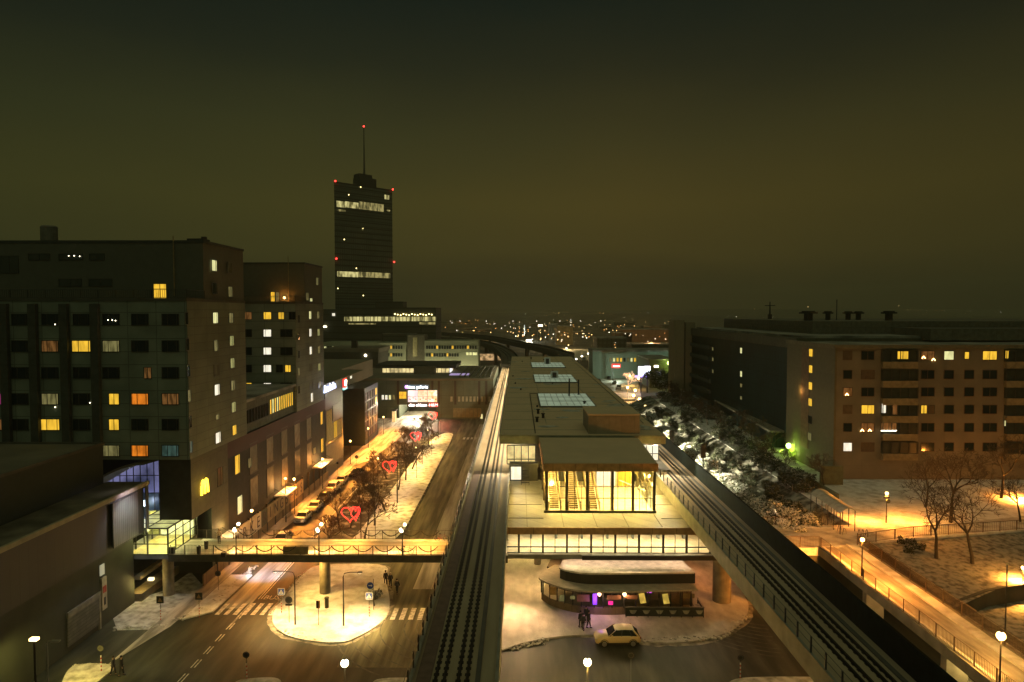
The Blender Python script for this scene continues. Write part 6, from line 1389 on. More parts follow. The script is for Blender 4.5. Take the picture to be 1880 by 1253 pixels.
# ================================================================ PEOPLE
def skin(name, verts, edges, radii, m, parent, sub=1):
    me = bpy.data.meshes.new(name); me.from_pydata(verts, edges, []); o = bpy.data.objects.new(name, me); COL.objects.link(o); o.parent = parent
    me.materials.append(m)
    md = o.modifiers.new('skin', 'SKIN'); md.use_smooth_shade = True
    if not me.skin_vertices: me.attributes
    sv = me.skin_vertices[0].data if me.skin_vertices else None
    if sv is None:
        pass
    for i, r_ in enumerate(radii): sv[i].radius = (r_, r_)
    sv[0].use_root = True
    if sub: s = o.modifiers.new('sub', 'SUBSURF'); s.levels = sub; s.render_levels = sub
    return o
M_skin = mat('skin_tone', (.42, .26, .17), .6, var=.05); M_hair = mat('dark_hair', (.02, .014, .01), .8)
def person(label, coat, legs=.22, lean=0, arm=.15, group=None, bag=False, hat=None, sc=1.0):
    t = thing('person', label, 'person', (0, 0, 0), group)
    J = {'pel': (0, 0, .93), 'spi': (0, .01, 1.12), 'che': (0, 0, 1.32), 'nec': (0, -.01, 1.47), 'hd0': (0, -.02, 1.56), 'hd1': (0, -.03, 1.64), 'hd2': (0, -.01, 1.73)}
    V = list(J.values()); E_ = [(i, i+1) for i in range(6)]; Rr = [.12, .105, .13, .052, .075, .088, .055]
    for s in (-1, 1):
        sh = len(V); V += [(s*.17, 0, 1.40), (s*.23, s*arm*.4, 1.13), (s*.24, -.10+s*arm*.5, .90)]; Rr += [.055, .04, .03]
        E_ += [(2, sh), (sh, sh+1), (sh+1, sh+2)]
        pm = len(V); x, y = s*.24, -.12+s*arm*.5; V += [(x, y, .83)]; Rr += [.026]; E_ += [(sh+2, pm)]
        for k, (dx, ln) in enumerate(((-.027, .066), (-.009, .076), (.009, .072), (.027, .056))):
            f = len(V); V += [(x+s*.004, y+dx, .79), (x+s*.002, y+dx-.012, .79-ln*.55), (x-s*.006, y+dx-.022, .79-ln)]; Rr += [.009, .008, .007]; E_ += [(pm, f), (f, f+1), (f+1, f+2)]
        f = len(V); V += [(x-s*.012, y-.032, .82), (x-s*.018, y-.05, .775)]; Rr += [.010, .008]; E_ += [(pm, f), (f, f+1)]
        hp = len(V); V += [(s*.09, 0, .88), (s*.10, -s*legs*.45, .48), (s*.10, -s*legs+.03, .09), (s*.10, -s*legs-.10, .04)]; Rr += [.085, .056, .038, .034]; E_ += [(0, hp), (hp, hp+1), (hp+1, hp+2), (hp+2, hp+3)]
    body = skin('body', V, E_, Rr, M_skin, t)
    CV = [(0, 0, .80), (0, .01, 1.12), (0, 0, 1.34), (0, -.01, 1.46)]; CE = [(0, 1), (1, 2), (2, 3)]; CR = [.185, .155, .165, .075]
    for s in (-1, 1):
        a = len(CV); CV += [(s*.18, 0, 1.40), (s*.235, s*arm*.4, 1.13), (s*.245, -.10+s*arm*.5, .90)]; CR += [.075, .065, .055]; CE += [(2, a), (a, a+1), (a+1, a+2)]
    skin('coat', CV, CE, CR, coat, t)
    TV = [(0, 0, .90)]; TE = []; TR = [.13]
    for s in (-1, 1):
        a = len(TV); TV += [(s*.09, 0, .86), (s*.10, -s*legs*.45, .48), (s*.10, -s*legs+.02, .12)]; TR += [.095, .07, .058]; TE += [(0, a), (a, a+1), (a+1, a+2)]
    skin('trousers', TV, TE, TR, mat('dark_trousers', (.018, .018, .02), .85), t)
    for s in (-1, 1): MB().box(s*.10-.05, s*.10+.05, -s*legs-.16, -s*legs+.10, 0, .09).build('shoe', M_dark, t)
    MB().sphere((0, .0, 1.70), .108, 12, 8, .95).build('hat' if hat else 'hair', hat or M_hair, t, True)
    MB().tube([(0, -.105, 1.655), (0, -.135, 1.635)], [.012, .018], 6).sphere((-.033, -.105, 1.668), .012, 6, 4).sphere((.033, -.105, 1.668), .012, 6, 4).sphere((-.092, -.02, 1.645), .022, 6, 4, 1.3).sphere((.092, -.02, 1.645), .022, 6, 4, 1.3).box(-.026, .026, -.112, -.10, 1.595, 1.602).build('face_features', mat('face_tone', (.30, .17, .11), .6), t)
    if bag: MB().box(-.13, .13, .14, .27, 1.02, 1.42).build('backpack', mat('backpack_cloth', (.05, .05, .06), .8), t)
    t.scale = (sc, sc, sc); return t
C_blk = mat('black_coat', (.014, .014, .016), .85); C_grey = mat('grey_coat', (.05, .05, .055), .85); C_navy = mat('navy_coat', (.015, .02, .035), .85); C_tan = mat('tan_coat', (.32, .26, .18), .8)
ppl = [(1066, 1152, C_blk, .1, 200, 'black clad person standing west in the small group by the kiosk', 'people standing by the kiosk', {}),
       (1070.5, 1157, C_grey, .14, 160, 'dark grey clad person nearest the suv in the small group by the kiosk', 'people standing by the kiosk', {}),
       (1081, 1153, C_blk, .16, 60, 'black clad person standing east in the small group, closest to the porch', 'people standing by the kiosk', {'sc': 1.04}),
       (1076, 1143, C_navy, .06, 20, 'navy clad person at the back of the small group by the kiosk window', 'people standing by the kiosk', {}),
       (708, 1074, C_blk, .2, 200, 'black clad walker at the back of the trio on the snowy lane under the footbridge', 'people walking on the lane', {}),
       (717, 1078, C_navy, .22, 190, 'navy clad walker with a pale scarf in the middle of the trio on the lane', 'people walking on the lane', {'hat': mat('pale_hat', (.5, .48, .4), .8)}),
       (729, 1090, C_blk, .2, 170, 'black clad walker with reflectors leading the trio near the crossing', 'people walking on the lane', {'bag': True}),
       (208, 1240, C_grey, .2, 80, 'grey clad walker on the western side of the pair at the dim corner', 'people at the dim corner', {'arm': .3}),
       (223, 1241, C_blk, .16, 95, 'stout black clad walker on the eastern side of the pair at the dim corner', 'people at the dim corner', {'sc': 1.05})]
for u, v, c, lg_, rz, lab, grp, kw in ppl:
    o = person(lab, c, lg_, group=grp, **kw); p = PZ(u, v, .13 if grp[-5:] == 'kiosk' else .02); o.location = p; o.rotation_euler = (0, 0, R(rz))
o = person('person in a pale top and dark trousers on the footbridge deck', C_tan, .1, hat=mat('blond_hair', (.35, .25, .12), .8)); o.location = PZ(402.5, 998, BZ+.05); o.rotation_euler = (0, 0, R(20))
p7 = [o_ for o_ in bpy.data.objects if o_.name.startswith('person')]

# ================================================================ SIGNS AND POLES
def striped(mb_w, mb_r, x, y, z0, z1, r_=.035, n=8):
    for k in range(n):
        a = z0+(z1-z0)*k/n; b = z0+(z1-z0)*(k+1)/n; (mb_w if k % 2 else mb_r).cyl(x, y, a, b, r_, 8)
M_red = mat('sign_red', (.45, .05, .03), .6); M_blue = mat('sign_blue', (.02, .06, .38), .5); M_sw = mat('sign_white', (.75, .75, .72), .5); M_syel = mat('sign_yellow', (.7, .5, .05), .5)
def crossing_sign(label, u, v, h, z=.13, back=False, stripe=True, sc=1.0):
    p = PZ(u, v, z); t = thing('crossing_sign', label, 'road sign', p, 'pedestrian crossing signs')
    MB().cyl(p.x, p.y, z, z+h, .03, 8).build('pole', M_grey, t)
    a, b = MB(), MB(); striped(a, b, p.x, p.y, z+.1, z+1.3, .045); a.build('white_band', M_sw, t); b.build('red_band', M_red, t)
    c = z+h+.1; s = .38*sc; fy = p.y-.05
    if back:
        MB().box(p.x-s, p.x+s, fy, fy+.03, c-s, c+s).build('sign_plate', M_dark, t)
        MB().add([(p.x-.25, fy-.006, c-.22), (p.x+.25, fy-.006, c-.22), (p.x, fy-.006, c+.25)], [(0, 1, 2)]).build('sign_triangle', mat('dim_amber', (.25, .15, .06), .6), t)
        return t
    MB().box(p.x-s, p.x+s, fy, fy+.03, c-s, c+s).build('sign_plate', M_sw, t)
    MB().box(p.x-s*.86, p.x+s*.86, fy-.006, fy-.001, c-s*.86, c+s*.86).build('blue_field', M_blue, t)
    MB().add([(p.x-s*.72, fy-.012, c-s*.62), (p.x+s*.72, fy-.012, c-s*.62), (p.x, fy-.012, c+s*.7)], [(0, 1, 2)]).build('sign_triangle', M_sw, t)
    f = MB().sphere((p.x, fy-.02, c+s*.18), .04, 6, 4); f.tube([(p.x, fy-.02, c+s*.1), (p.x, fy-.02, c-s*.2)], .03, 5).tube([(p.x, fy-.02, c-s*.2), (p.x-.09, fy-.02, c-s*.55)], .02, 4).tube([(p.x, fy-.02, c-s*.2), (p.x+.09, fy-.02, c-s*.55)], .02, 4)
    f.build('walking_figure', M_dark, t); return t
crossing_sign('blue crossing sign on a striped post at the west edge of the bright island', 517, 1126, 2.3)
crossing_sign('blue crossing sign on a striped post at the east edge of the bright island', 678, 1133, 2.2)
crossing_sign('dark backed crossing sign on a red white post by the west kerb', 366, 1135, 2.3, .05, True)
crossing_sign('pale outlined crossing sign on a striped post in the snow path', 295, 1140, 2.2, .05, True)
p = PZ(686, 1120, .13); t = thing('direction_sign', 'round blue arrow sign standing behind the east island crossing sign', 'road sign', p)
MB().cyl(p.x, p.y, .13, 3.6, .03, 8).build('pole', M_grey, t); q = PY(680, 1075, p.y); MB().tube([(q.x, p.y-.08, q.z), (q.x, p.y-.05, q.z)], .42, 20).build('sign_plate', M_sw, t); MB().tube([(q.x, p.y-.09, q.z), (q.x, p.y-.081, q.z)], .37, 20).build('blue_field', M_blue, t)
MB().box(q.x-.2, q.x+.1, p.y-.11, p.y-.095, q.z-.04, q.z+.04).add([(q.x+.08, p.y-.1, q.z-.13), (q.x+.25, p.y-.1, q.z), (q.x+.08, p.y-.1, q.z+.13)], [(0, 1, 2)]).build('arrow', M_sw, t); MB().box(q.x-.3, q.x+.3, p.y-.09, p.y-.06, q.z-.65, q.z-.5).build('plate', M_sw, t)
def round_sign(label, u, v, h, col, z=.13, r_=.34, plate=False, oval=1.0, stripes=False, name='road_sign'):
    p = PZ(u, v, z); t = thing(name, label, 'road sign', p, 'round road signs')
    MB().cyl(p.x, p.y, z, z+h, .03, 8).build('pole', M_grey if not stripes else M_dark, t)
    c = z+h; MB().sphere((p.x, p.y-.05, c), r_, 16, 10, oval).build('sign_disc', col, t) if False else MB().tube([(p.x, p.y-.08, c), (p.x, p.y-.05, c)], r_, 22).build('sign_disc', col, t)
    MB().tube([(p.x+r_*.72*math.cos(a), p.y-.09, c+r_*.72*math.sin(a)) for a in [math.pi*2*k/16 for k in range(17)]], .018, 5).build('sign_ring', mat('sign_ring_grey', (.12, .13, .12), .5), t)
    if plate: MB().box(p.x-.36, p.x+.36, p.y-.08, p.y-.05, c-.62, c-.42).build('plate', M_dark, t)
    if stripes:
        a, b = MB(), MB(); striped(a, b, p.x, p.y, z+.05, z+1.5, .05); a.build('white_band', M_sw, t); b.build('red_band', M_red, t)
    return t
round_sign('dark round sign with a plate below, west of the arm lamps on the bright island', 531, 1143, 2.45, M_dark, .13, .38, True)
round_sign('dark round sign beside the western snow verge below the footbridge', 401, 1085, 2.1, M_dark, .05, .34)
round_sign('dark sign on a red white post in the dim middle of the lower road', 453, 1248, 2.3, M_dark, .02, .3, False, 1, True)
round_sign('pale hoop sign on a red white post at the yellow lit corner', 186, 1233, 2.2, mat('sign_back_grey', (.08, .08, .06), .6), .1, .28, False, 1, True)
round_sign('dark sign on a pale post right below the parked suv', 1158, 1262, 2.9, M_dark, .02, .3)
round_sign('dark sign on a red white post in the dim lower right road', 1359, 1247, 2.0, M_dark, .02, .28, False, 1, True)
round_sign('dark round sign beside the orange street across from the parked row', 655, 858, 2.2, M_dark, .1, .4)
round_sign('small dark post sign standing on the orange street before the parked row', 620, 872, 2.4, M_dark, .1, .22)
p = PZ(585, 1148, .13); t = thing('road_sign', 'amber and black oval marker on a thin post in the middle of the bright island', 'road sign', p, 'round road signs')
MB().cyl(p.x, p.y, .13, 2.1, .03, 8).build('pole', M_grey, t); MB().box(p.x-.2, p.x-.02, p.y-.08, p.y-.02, 1.95, 2.75).build('dark_half', M_dark, t); MB().box(p.x-.02, p.x+.18, p.y-.08, p.y-.02, 1.95, 2.75).build('amber_half', mat('amber_sheet', (.5, .2, .03), .5), t)
def arm_lamp(label, u, v, h, dx, z=.13, power=2100):
    p = PZ(u, v, z); t = thing('street_lamp', label, 'street lamp', p, 'arm street lamps on the island'); s = 1 if dx > 0 else -1
    MB().tube([(p.x, p.y, z), (p.x, p.y, z+h-.5), (p.x+s*.15, p.y, z+h-.12), (p.x+dx*.5, p.y, z+h), (p.x+dx, p.y, z+h)], [.085, .055, .045, .04, .04], 8).build('pole', M_dark, t)
    MB().sphere((p.x+dx+s*.25, p.y, z+h), .3, 12, 6, .3).build('lamp_head', M_grey, t)
    MB().box(p.x+dx+s*.25-.12, p.x+dx+s*.25+.12, p.y-.1, p.y+.1, z+h-.12, z+h-.08).build('bulb', E_lampW, t)
    lamp('lamp_light', t, (p.x+dx+s*.25, p.y, z+h-.2), power, (1, .66, .24), .12, 'SPOT', (p.x+dx*.8, p.y-.2, 0), 108, .9); return t
arm_lamp('arm street lamp on the bright island leaning over the dark western lane', 542, 1147, 5.7, -1.8, power=1600)
arm_lamp('arm street lamp on the bright island with its head bent eastwards', 631, 1149, 5.7, 1.5, power=2100)
lamp('island_spill', fb, (-24.5, 76.6, 4.4), 520, (1, .58, .13), .15, 'SPOT', (-22, 79, 0), 120, .8)
# litter / trunk guard on island
p = PZ(600, 1116, .13); tag(MB().cyl(p.x, p.y, .13, 1.2, .22, 12).cyl(p.x, p.y, 1.2, 1.3, .26, 12).build('litter_bin', mat('mossy_bin', (.10, .09, .05), .8)), 'greenish litter bin on the bright island in front of the footbridge pier', 'bin')
for i, (u, v, lb) in enumerate(((276, 1083, 'small lit notice cube under the footbridge near the ramp'), )):
    p = PZ(u, v-4, .1); tag(MB().box(p.x-.3, p.x+.3, p.y, p.y+.4, .6, 1.2).box(p.x-.05, p.x+.05, p.y+.1, p.y+.2, 0, .6).build('lit_notice', emat('lit_cube', (1, .85, .5), 2)), lb, 'notice')
p = PZ(252, 1060, 2.8); lamp('ramp_light', fbd, (p.x+.5, p.y, 2.3), 60, YELL, .1)

# ================================================================ STREET LAMPS
def gl(label, u, v, vt, z, power, col, r=.24, em=None, grp='globe street lamps', pr=.055, pm=None):
    p = PZ(u, v, z); q = PY(u, vt, p.y)
    if 'orange street' in grp: q = PX(u, vt, -36.5); p = Vector((q.x, q.y, z))
    aims = [(4.2, 7.5), (4.2, -7.5)] if 'orange street' in grp else ([(.8, -6.5), (-.5, 7), (-4.5, 9)] if 'just below' in label else [(.8, 6.5), (.8, -6.5)] if 'walkway railing' in label else ([(-5.0, .5), (6.0, 1.5), (1, -4)] if 'bright bent' in label else None))
    return globe_lamp('street_lamp', label, p.x, p.y, z, q.z-z, power, col, r, em, 0, grp, pm, pr, aims)
OR = (1, .32, .04)
for u, v, vt, lab in ((462, 977, 938, 'globe lamp nearest the footbridge along the letter panels'), (540, 919, 880, 'globe lamp just right of the snowy canopy above the letter panels'), (592, 878, 843, 'globe lamp by the northern podium canopy'), (643, 839, 810, 'globe lamp in front of the striped lit shop window'), (676, 812, 787, 'globe lamp with a dark banner beside the violet poster wall'), (704, 789, 766, 'globe lamp farthest up the orange street near the shopping centre')):
    gl(lab, u, v, vt, .1, (4200 if v == 977 else 16500), OR, .20, E_lampO, 'globe lamps along the orange street')
gl('globe lamp tucked against the podium wall left of its neighbour', 524, 921, 879, .1, 120, OR, .18, E_lampO, 'globe lamps along the orange street')
for u, v, vt, lab in ((786, 812, 790, 'small park lamp nearest the shopping centre'), (745, 868, 842, 'small park lamp between the second and third neon hearts'), (694, 893, 842, 'small park lamp among the bare trees west of the second heart'), (764, 855, 822, 'small park lamp on the lit snow east of the third heart')):
    gl(lab, u, v, vt, .15, 900, (1, .60, .12), .14, E_lampY, 'small park lamps on the median', .045)
for k, (x, y) in enumerate(((-19.8, 93), (-20.2, 112), (-20.2, 134), (-20, 156), (-20.4, 178))):
    t = thing('park_lamp', 'slim unlit looking park mast %s' % ['nearest the footbridge', 'second from the footbridge', 'third from the footbridge', 'fourth from the footbridge', 'at the rounded median tip'][k]+' on the lit median snow', 'park lamp', (x, y, .15), 'slim masts on the median')
    MB().cyl(x, y, .15, 4.6, .045, 8).build('pole', M_dark, t); MB().sphere((x, y, 4.7), .14, 10, 6, .6).build('lamp_head', mat('frosted_lamp', (.5, .45, .3), .5), t)
    for dy in (-4.5, 4.5): lamp('lamp_light', t, (x, y, 4.5), 1000, (1, .62, .14), .12, 'SPOT', (x+1.6, y+dy, 0), 125, 1)
p = gl('large lit globe lamp at the bottom edge over the dark crossing road', 634, 1330, 1218, .02, 130, (1, .72, .28), .31, E_lampW, 'large foreground globe lamps', .06)
p = gl('large lit globe lamp below the suv in the dim road', 1078, 1330, 1216, .02, 1000, (1, .55, .11), .31, E_lampW, 'large foreground globe lamps', .06)
gl('bright bent lamp post with round signs on the lit terrace snow', 1627, 960, 906, TZ+.01, 9500, OR, .2, E_lampO, 'terrace and walkway lamps', .06, MATS['lit_concrete_pier'])
p = PZ(1627, 960, TZ); q = PY(1629, 925, p.y); t = thing('road_sign', 'small round sign and plate fixed on the bright terrace lamp post', 'road sign', (p.x, p.y-.15, q.z)); MB().tube([(p.x+.1, p.y-.2, q.z+.35), (p.x+.1, p.y-.17, q.z+.35)], .28, 16).box(p.x-.5, p.x+.3, p.y-.2, p.y-.17, q.z+.72, q.z+.95).build('sign_plate', M_grey, t)
gl('globe lamp by the walkway railing just below the orange junction', 1582, 1058, 991, 6.62, 9000, OR, .2, E_lampO, 'terrace and walkway lamps', .055)
gl('globe lamp on the walkway railing near the bottom right corner', 1835, 1262, 1168, 6.62, 4500, (1, .46, .08), .30, E_lampO, 'terrace and walkway lamps', .055)
gl('globe lamp at the right picture edge over the lower lawn', 1877, 1098, 1043, 3.6, 7000, (1, .40, .06), .2, E_lampO, 'terrace and walkway lamps', .05)
gl('tall post with a sign box beside the retaining wall, lamp glowing faintly', 1845, 1172, 1036, 3.6, 120, OR, .10, E_dim, 'terrace and walkway lamps', .06)
gl('lamp hidden behind the bare trees lighting the far terrace snow', 1884, 920, 890, TZ, 9000, (1, .31, .035), .2, E_lampO, 'terrace and walkway lamps', .05)
p = PZ(1424, 975, 3.5); globe_lamp('street_lamp', 'low white lamp beside the snowy bushes at the black barrier', p.x, p.y, 3.0, 3.2, 60, WHITE, .2, E_lampW, 0, 'slope lamps')
# white floodlights low on the slope behind the track
for i, (u, v, pw) in enumerate(((1208, 768, 420), (1238, 792, 900), (1262, 812, 1000), (1300, 836, 1400), (1330, 862, 1200), (1366, 893, 800), (1395, 917, 260))):
    p = PZ(u, v, 3.0); t = thing('slope_floodlight', ['low floodlight at the northern tip of the glaring snowy bushes', 'second low floodlight among the glaring snowy bushes', 'third low floodlight among the glaring snowy bushes', 'low floodlight in the brightest patch of snowy bushes', 'fifth low floodlight along the glaring snowy bushes', 'sixth low floodlight along the glaring snowy bushes', 'weak floodlight at the southern end of the snowy bushes'][i], 'floodlight', (28.0, p.y, 1.5), 'floodlights behind the black barrier')
    x_ = p.x-4.2
    MB().cyl(x_, p.y, .5, 2.2, .06, 6).build('pole', M_dark, t); MB().box(x_-.2, x_+.2, p.y-.2, p.y+.2, 2.2, 2.45).build('lamp_head', M_dark, t)
    lamp('lamp_light', t, (27.5, p.y-.6, 6.0), pw*17, (1, .88, .55), .2, 'SPOT', (36.4, p.y+1.0, 3.6), 56, 1)
for i, (u, v, vt) in enumerate(((1290, 880, 815), (1233, 820, 790))):
    p = PZ(u, 905 if i == 0 else 845, 2.0); q = PY(u, vt, p.y); t = thing('signal_mast', ['dark signal mast in front of the brightest snowy bushes', 'thin mast at the northern end of the snowy bushes'][i], 'mast', (p.x, p.y, 2.0), 'masts behind the barrier')
    MB().cyl(p.x, p.y, 0.5, q.z, .10, 8).build('pole', M_dark, t); MB().box(p.x-.4, p.x+.4, p.y-.2, p.y+.2, q.z-2.4, q.z).build('signal_head', M_dark, t)
# ================================================================ NEON HEARTS
def heart_pts(s, n=30):
    out = []
    for k in range(n+1):
        a = 2*math.pi*k/n; out.append((s*.062*16*math.sin(a)**3, s*.062*(13*math.cos(a)-5*math.cos(2*a)-2*math.cos(3*a)-math.cos(4*a))))
    return out
for i, (u, v) in enumerate(((646, 943), (717, 856), (765, 801), (796, 763))):
    c = PX(u, v, -22.0)
    t = thing('neon_heart', 'red neon double heart on a dark mast, %s' % ['nearest and largest, just behind the footbridge', 'second from the footbridge', 'third from the footbridge', 'farthest, in front of the shopping centre signs'][i], 'heart light', (c.x, c.y, .1), 'neon hearts above the bare trees')
    MB().cyl(c.x+1.15, c.y+.1, .13, c.z+1.2, .07, 8).tube([(c.x+1.15, c.y+.1, c.z+1.1), (c.x, c.y+.1, c.z+.9)], .03, 5).build('mast', M_dark, t)
    for dx, s, yaw in ((-.25, 1.12, .25), (.50, .95, 1.15)):
        cy_, sy_ = math.cos(yaw), math.sin(yaw)
        MB().tube([(c.x+dx+x*cy_, c.y+x*sy_, c.z+z) for x, z in heart_pts(s)], .05, 6, False).build('heart_tube', E_neon, t)
    lamp('neon_light', t, (c.x, c.y-.3, c.z), 110, (1, .05, .04), .6)
# ================================================================ TREES
def bare_tree(seed, H=7.0, spread=.5, levels=5, trunk_h=.28, r0=.16, twig=3, minr=.016):
    r_ = random.Random(seed); tr = MB(); cr_ = MB()
    def grow(p, d, ln, r, lv):
        pts = [p]; q = p; n = 4
        for k in range(n):
            d = (d+Vector((r_.gauss(0, .11), r_.gauss(0, .11), r_.gauss(0, .05)+.03))).normalized(); q = q+d*ln/n; pts.append(q)
        rs = [r*(1-.45*k/n) for k in range(n+1)]
        rs = [max(q_, minr) for q_ in rs]
        (tr if lv <= 1 else cr_).tube(pts, rs, 6 if lv <= 1 else (4 if lv < 4 else 3), False)
        if lv >= levels: return
        nb = 3 if lv < 2 else r_.choice((2, 3, 3)) + (1 if lv == levels-1 else 0)
        for k in range(nb):
            a = 2*math.pi*(k+r_.random()*.6)/nb; sp_ = spread*r_.uniform(.6, 1.25)
            o1 = d.cross(Vector((.3, .1, 1))).normalized(); o2 = d.cross(o1)
            nd = (d*math.cos(sp_)+(o1*math.cos(a)+o2*math.sin(a))*math.sin(sp_)).normalized()
            st_ = pts[-1] if k == 0 or lv == 0 else pts[r_.choice((2, 3, 4))]
            grow(st_, nd, ln*r_.uniform(.58, .82), r*.55, lv+1)
    grow(Vector((0, 0, 0)), Vector((r_.gauss(0, .03), r_.gauss(0, .03), 1)), H*trunk_h, r0, 0)
    return tr, cr_
M_bark = mat('dark_bark', (.045, .035, .025), .9, var=.3, scale=6); M_twig = mat('brown_twigs', (.085, .06, .035), .9, var=.25, scale=3)
def make_tree(name, label, seed, grp, m1=None, m2=None, **kw):
    t = thing(name, label, 'tree', (0, 0, 0), grp); a, b = bare_tree(seed, **kw)
    a.build('trunk', m1 or M_bark, t, True); b.build('crown', m2 or M_twig, t, True); return t
ST = [make_tree('bare_tree', 'x', 20+k, 'bare trees on the median', H=7.6, levels=6, spread=.52, r0=.18, minr=.026, trunk_h=.31) for k in range(3)]
tl = [(670, 992), (688, 965), (707, 938), (731, 900), (745, 882), (757, 862), (776, 830), (787, 815), (797, 800)]
ords = ['first', 'second', 'third', 'fourth', 'fifth', 'sixth', 'seventh', 'eighth', 'ninth']
rnd = random.Random(8)
for i, (u, v) in enumerate(tl):
    p = PZ(u, v, .13); L_ = 'bare tree in the eastern median row, %s counted from the footbridge' % ords[i]
    if i < 3: ST[i].location = p; ST[i]['label'] = L_; ST[i].rotation_euler = (0, 0, i*2)
    else: dup(ST[i % 3], p, rnd.uniform(0, 6), L_, rnd.uniform(.9, 1.05))
for i in range(9):
    y = 92+i*10.4+rnd.uniform(-1.5, 1.5)
    dup(ST[(i+1) % 3], (-26.3+rnd.uniform(-.8, .8), y, .13), rnd.uniform(0, 6), 'bare tree in the shaded western median row, %s counted from the footbridge' % ords[i], rnd.uniform(.8, 1.0))
for i in range(6):
    p = PZ(660+i*21, 985-i*34, .13); dup(ST[i % 3], (p.x-2.3, p.y+4, .13), rnd.uniform(0, 6), 'small bare sapling between the two median rows, %s counted from the footbridge' % ords[i], .62)
PT = [make_tree('park_tree', 'x', 41+k, 'bare trees on the park slope', H=11.5, levels=6, spread=.74, r0=.21, trunk_h=.29, minr=.017) for k in range(2)]
for i, (u, v, sc2, lb) in enumerate(((1719, 1031, 1, 'wide bare tree on the park slope, nearer to the walkway'), (1785, 1036, 1.0, 'dark bare tree on the park slope, second from the walkway'))):
    p = PZ(u, v, 5.6); PT[i].location = p; PT[i]['label'] = lb
for u, v, z, s_, lb in ((1745, 960, TZ, 1.15, 'tall faint bare tree behind the path, in front of the salmon block middle'), (1838, 915, TZ, 1.0, 'bare tree with shrubs in front of the orange glow at the right edge'), (1700, 930, TZ, .8, 'slender bare tree on the dim terrace left of the tall faint one'), (1873, 958, TZ, .7, 'small bare tree crossed by the path railing at the right edge')):
    dup(PT[int(u) % 2], PZ(u, v, z), u, lb, s_)
# fairy light tree
ft = thing('fairy_light_tree', 'tree wrapped in dazzling warm fairy lights on the far eastern street', 'tree', PZ(1152, 722)); a, b = bare_tree(77, H=14, levels=5, spread=.62, r0=.14, trunk_h=.24, minr=.035)
o1 = a.build('trunk', emat('fairy_wrapped_trunk', (1, .58, .26), 1.2)); o2 = b.build('crown', emat('fairy_wrapped_branches', (1, .58, .30), 1.8)); 
for o in (o1, o2): o.parent = ft
lamp('fairy_light', ft, Vector(ft.location)+Vector((0, -3, 5)), 900, (1, .62, .3), 1.5)
# bushes with snow
def bush_mesh(seed, r_=1.5, h=1.3, n=900, leaf=.16):
    q = random.Random(seed); mb = MB(); cl = [(q.uniform(-.6, .6)*r_, q.uniform(-.6, .6)*r_, q.uniform(.25, .8)*h, q.uniform(.35, .65)*r_) for _ in range(9)]
    for i in range(n):
        cx_, cy_, cz_, cr2 = q.choice(cl); d = Vector((q.gauss(0, 1), q.gauss(0, 1), q.gauss(0, 1))).normalized(); rr2 = cr2*q.uniform(.6, 1.08)
        p = Vector((cx_, cy_, cz_))+Vector((d.x, d.y, d.z*.8))*rr2
        if p.z < 0: p.z = q.uniform(0, .2)
        a = Vector((q.gauss(0, 1), q.gauss(0, 1), q.gauss(0, .5))).normalized(); b = a.cross(d).normalized(); s = leaf*q.uniform(.5, 1.4)
        mb.add([p-a*s, p-b*s*.45, p+a*s, p+b*s*.45], [(0, 1, 2, 3)])
    st_ = MB()
    for c in cl: st_.tube([(0, 0, 0), (c[0]*.6, c[1]*.6, c[2]*.6), (c[0], c[1], c[2]+c[3]*.4)], [.04, .03, .01], 4, False)
    return mb, st_
M_leafs = mat('frosted_leaves', (.06, .075, .03), .8, col2=(.16, .17, .08), scale=3, snow=(.45, .75, 1.6)); M_leafd = mat('dark_evergreen_leaves', (.022, .032, .016), .85, col2=(.05, .062, .03), scale=2, snow=(1.05, 1.5, .8))
BW = []; BD = []
for k in range(3):
    for arr, nm, lf, m_ in ((BW, 'snowy_bush', .17, M_leafs), (BD, 'evergreen_shrub', .20, M_leafd)):
        t = thing(nm, 'x', 'bush' if nm == 'snowy_bush' else 'shrub', (0, 0, 0)); a, b = bush_mesh(60+k, 1.6, 1.9 if nm == 'snowy_bush' else 2.6, 1000, lf)
        a.build('foliage', m_, t); b.build('stem', M_bark, t); arr.append(t)
rnd = random.Random(21); used = {0: 0, 1: 0}
def slope_z(x): t_ = (x-26.2)/15.6; return .3+5.9*max(0, min(1, t_))**1.2
cnt = 0
for i in range(34):
    y = 88+i*3.1; s_pos = 'snow dusted bush in the floodlit band behind the barrier, number %s going away from the junction' % (i+1)
    for j in range(2):
        x = 35.8+j*2.9+rnd.uniform(-.8, .8)
        lab = ('%s snow dusted floodlit bush from the junction, lowest row behind the black barrier', '%s half lit green shrub from the junction, just above the floodlit snowy row')[j] % ordinal(i+1)
        src = (BW, BD)[j][(i+j) % 3]  # upper row given dark leaves so the floodlit band looks narrower
        if cnt < 3 and j == 0 and i == cnt: o = BW[cnt]; o['label'] = lab; o['group'] = 'floodlit snowy bushes'; o.location = (x, y, slope_z(x)-.2); cnt += 1
        else: o = dup(src, (x, y+rnd.uniform(-1, 1), slope_z(x)-.2), rnd.uniform(0, 6), lab, rnd.uniform(.7, 1.15)*(1, .8)[j], ('floodlit snowy bushes', 'half lit shrubs on the slope')[j])
dd = 0
XY = []
for i in range(75):
    x = rnd.uniform(42.5, 50.5); y = rnd.uniform(100, 215) if i < 58 else rnd.uniform(212, 285)
    if y < 130: x = rnd.uniform(41.8, 43.4)
    if y > 160: x = rnd.uniform(41, 51)
    if i >= 58: x = 43.5+(y-212)*.13+rnd.uniform(0, 9)
    XY.append((y, x, i))
XY.sort()
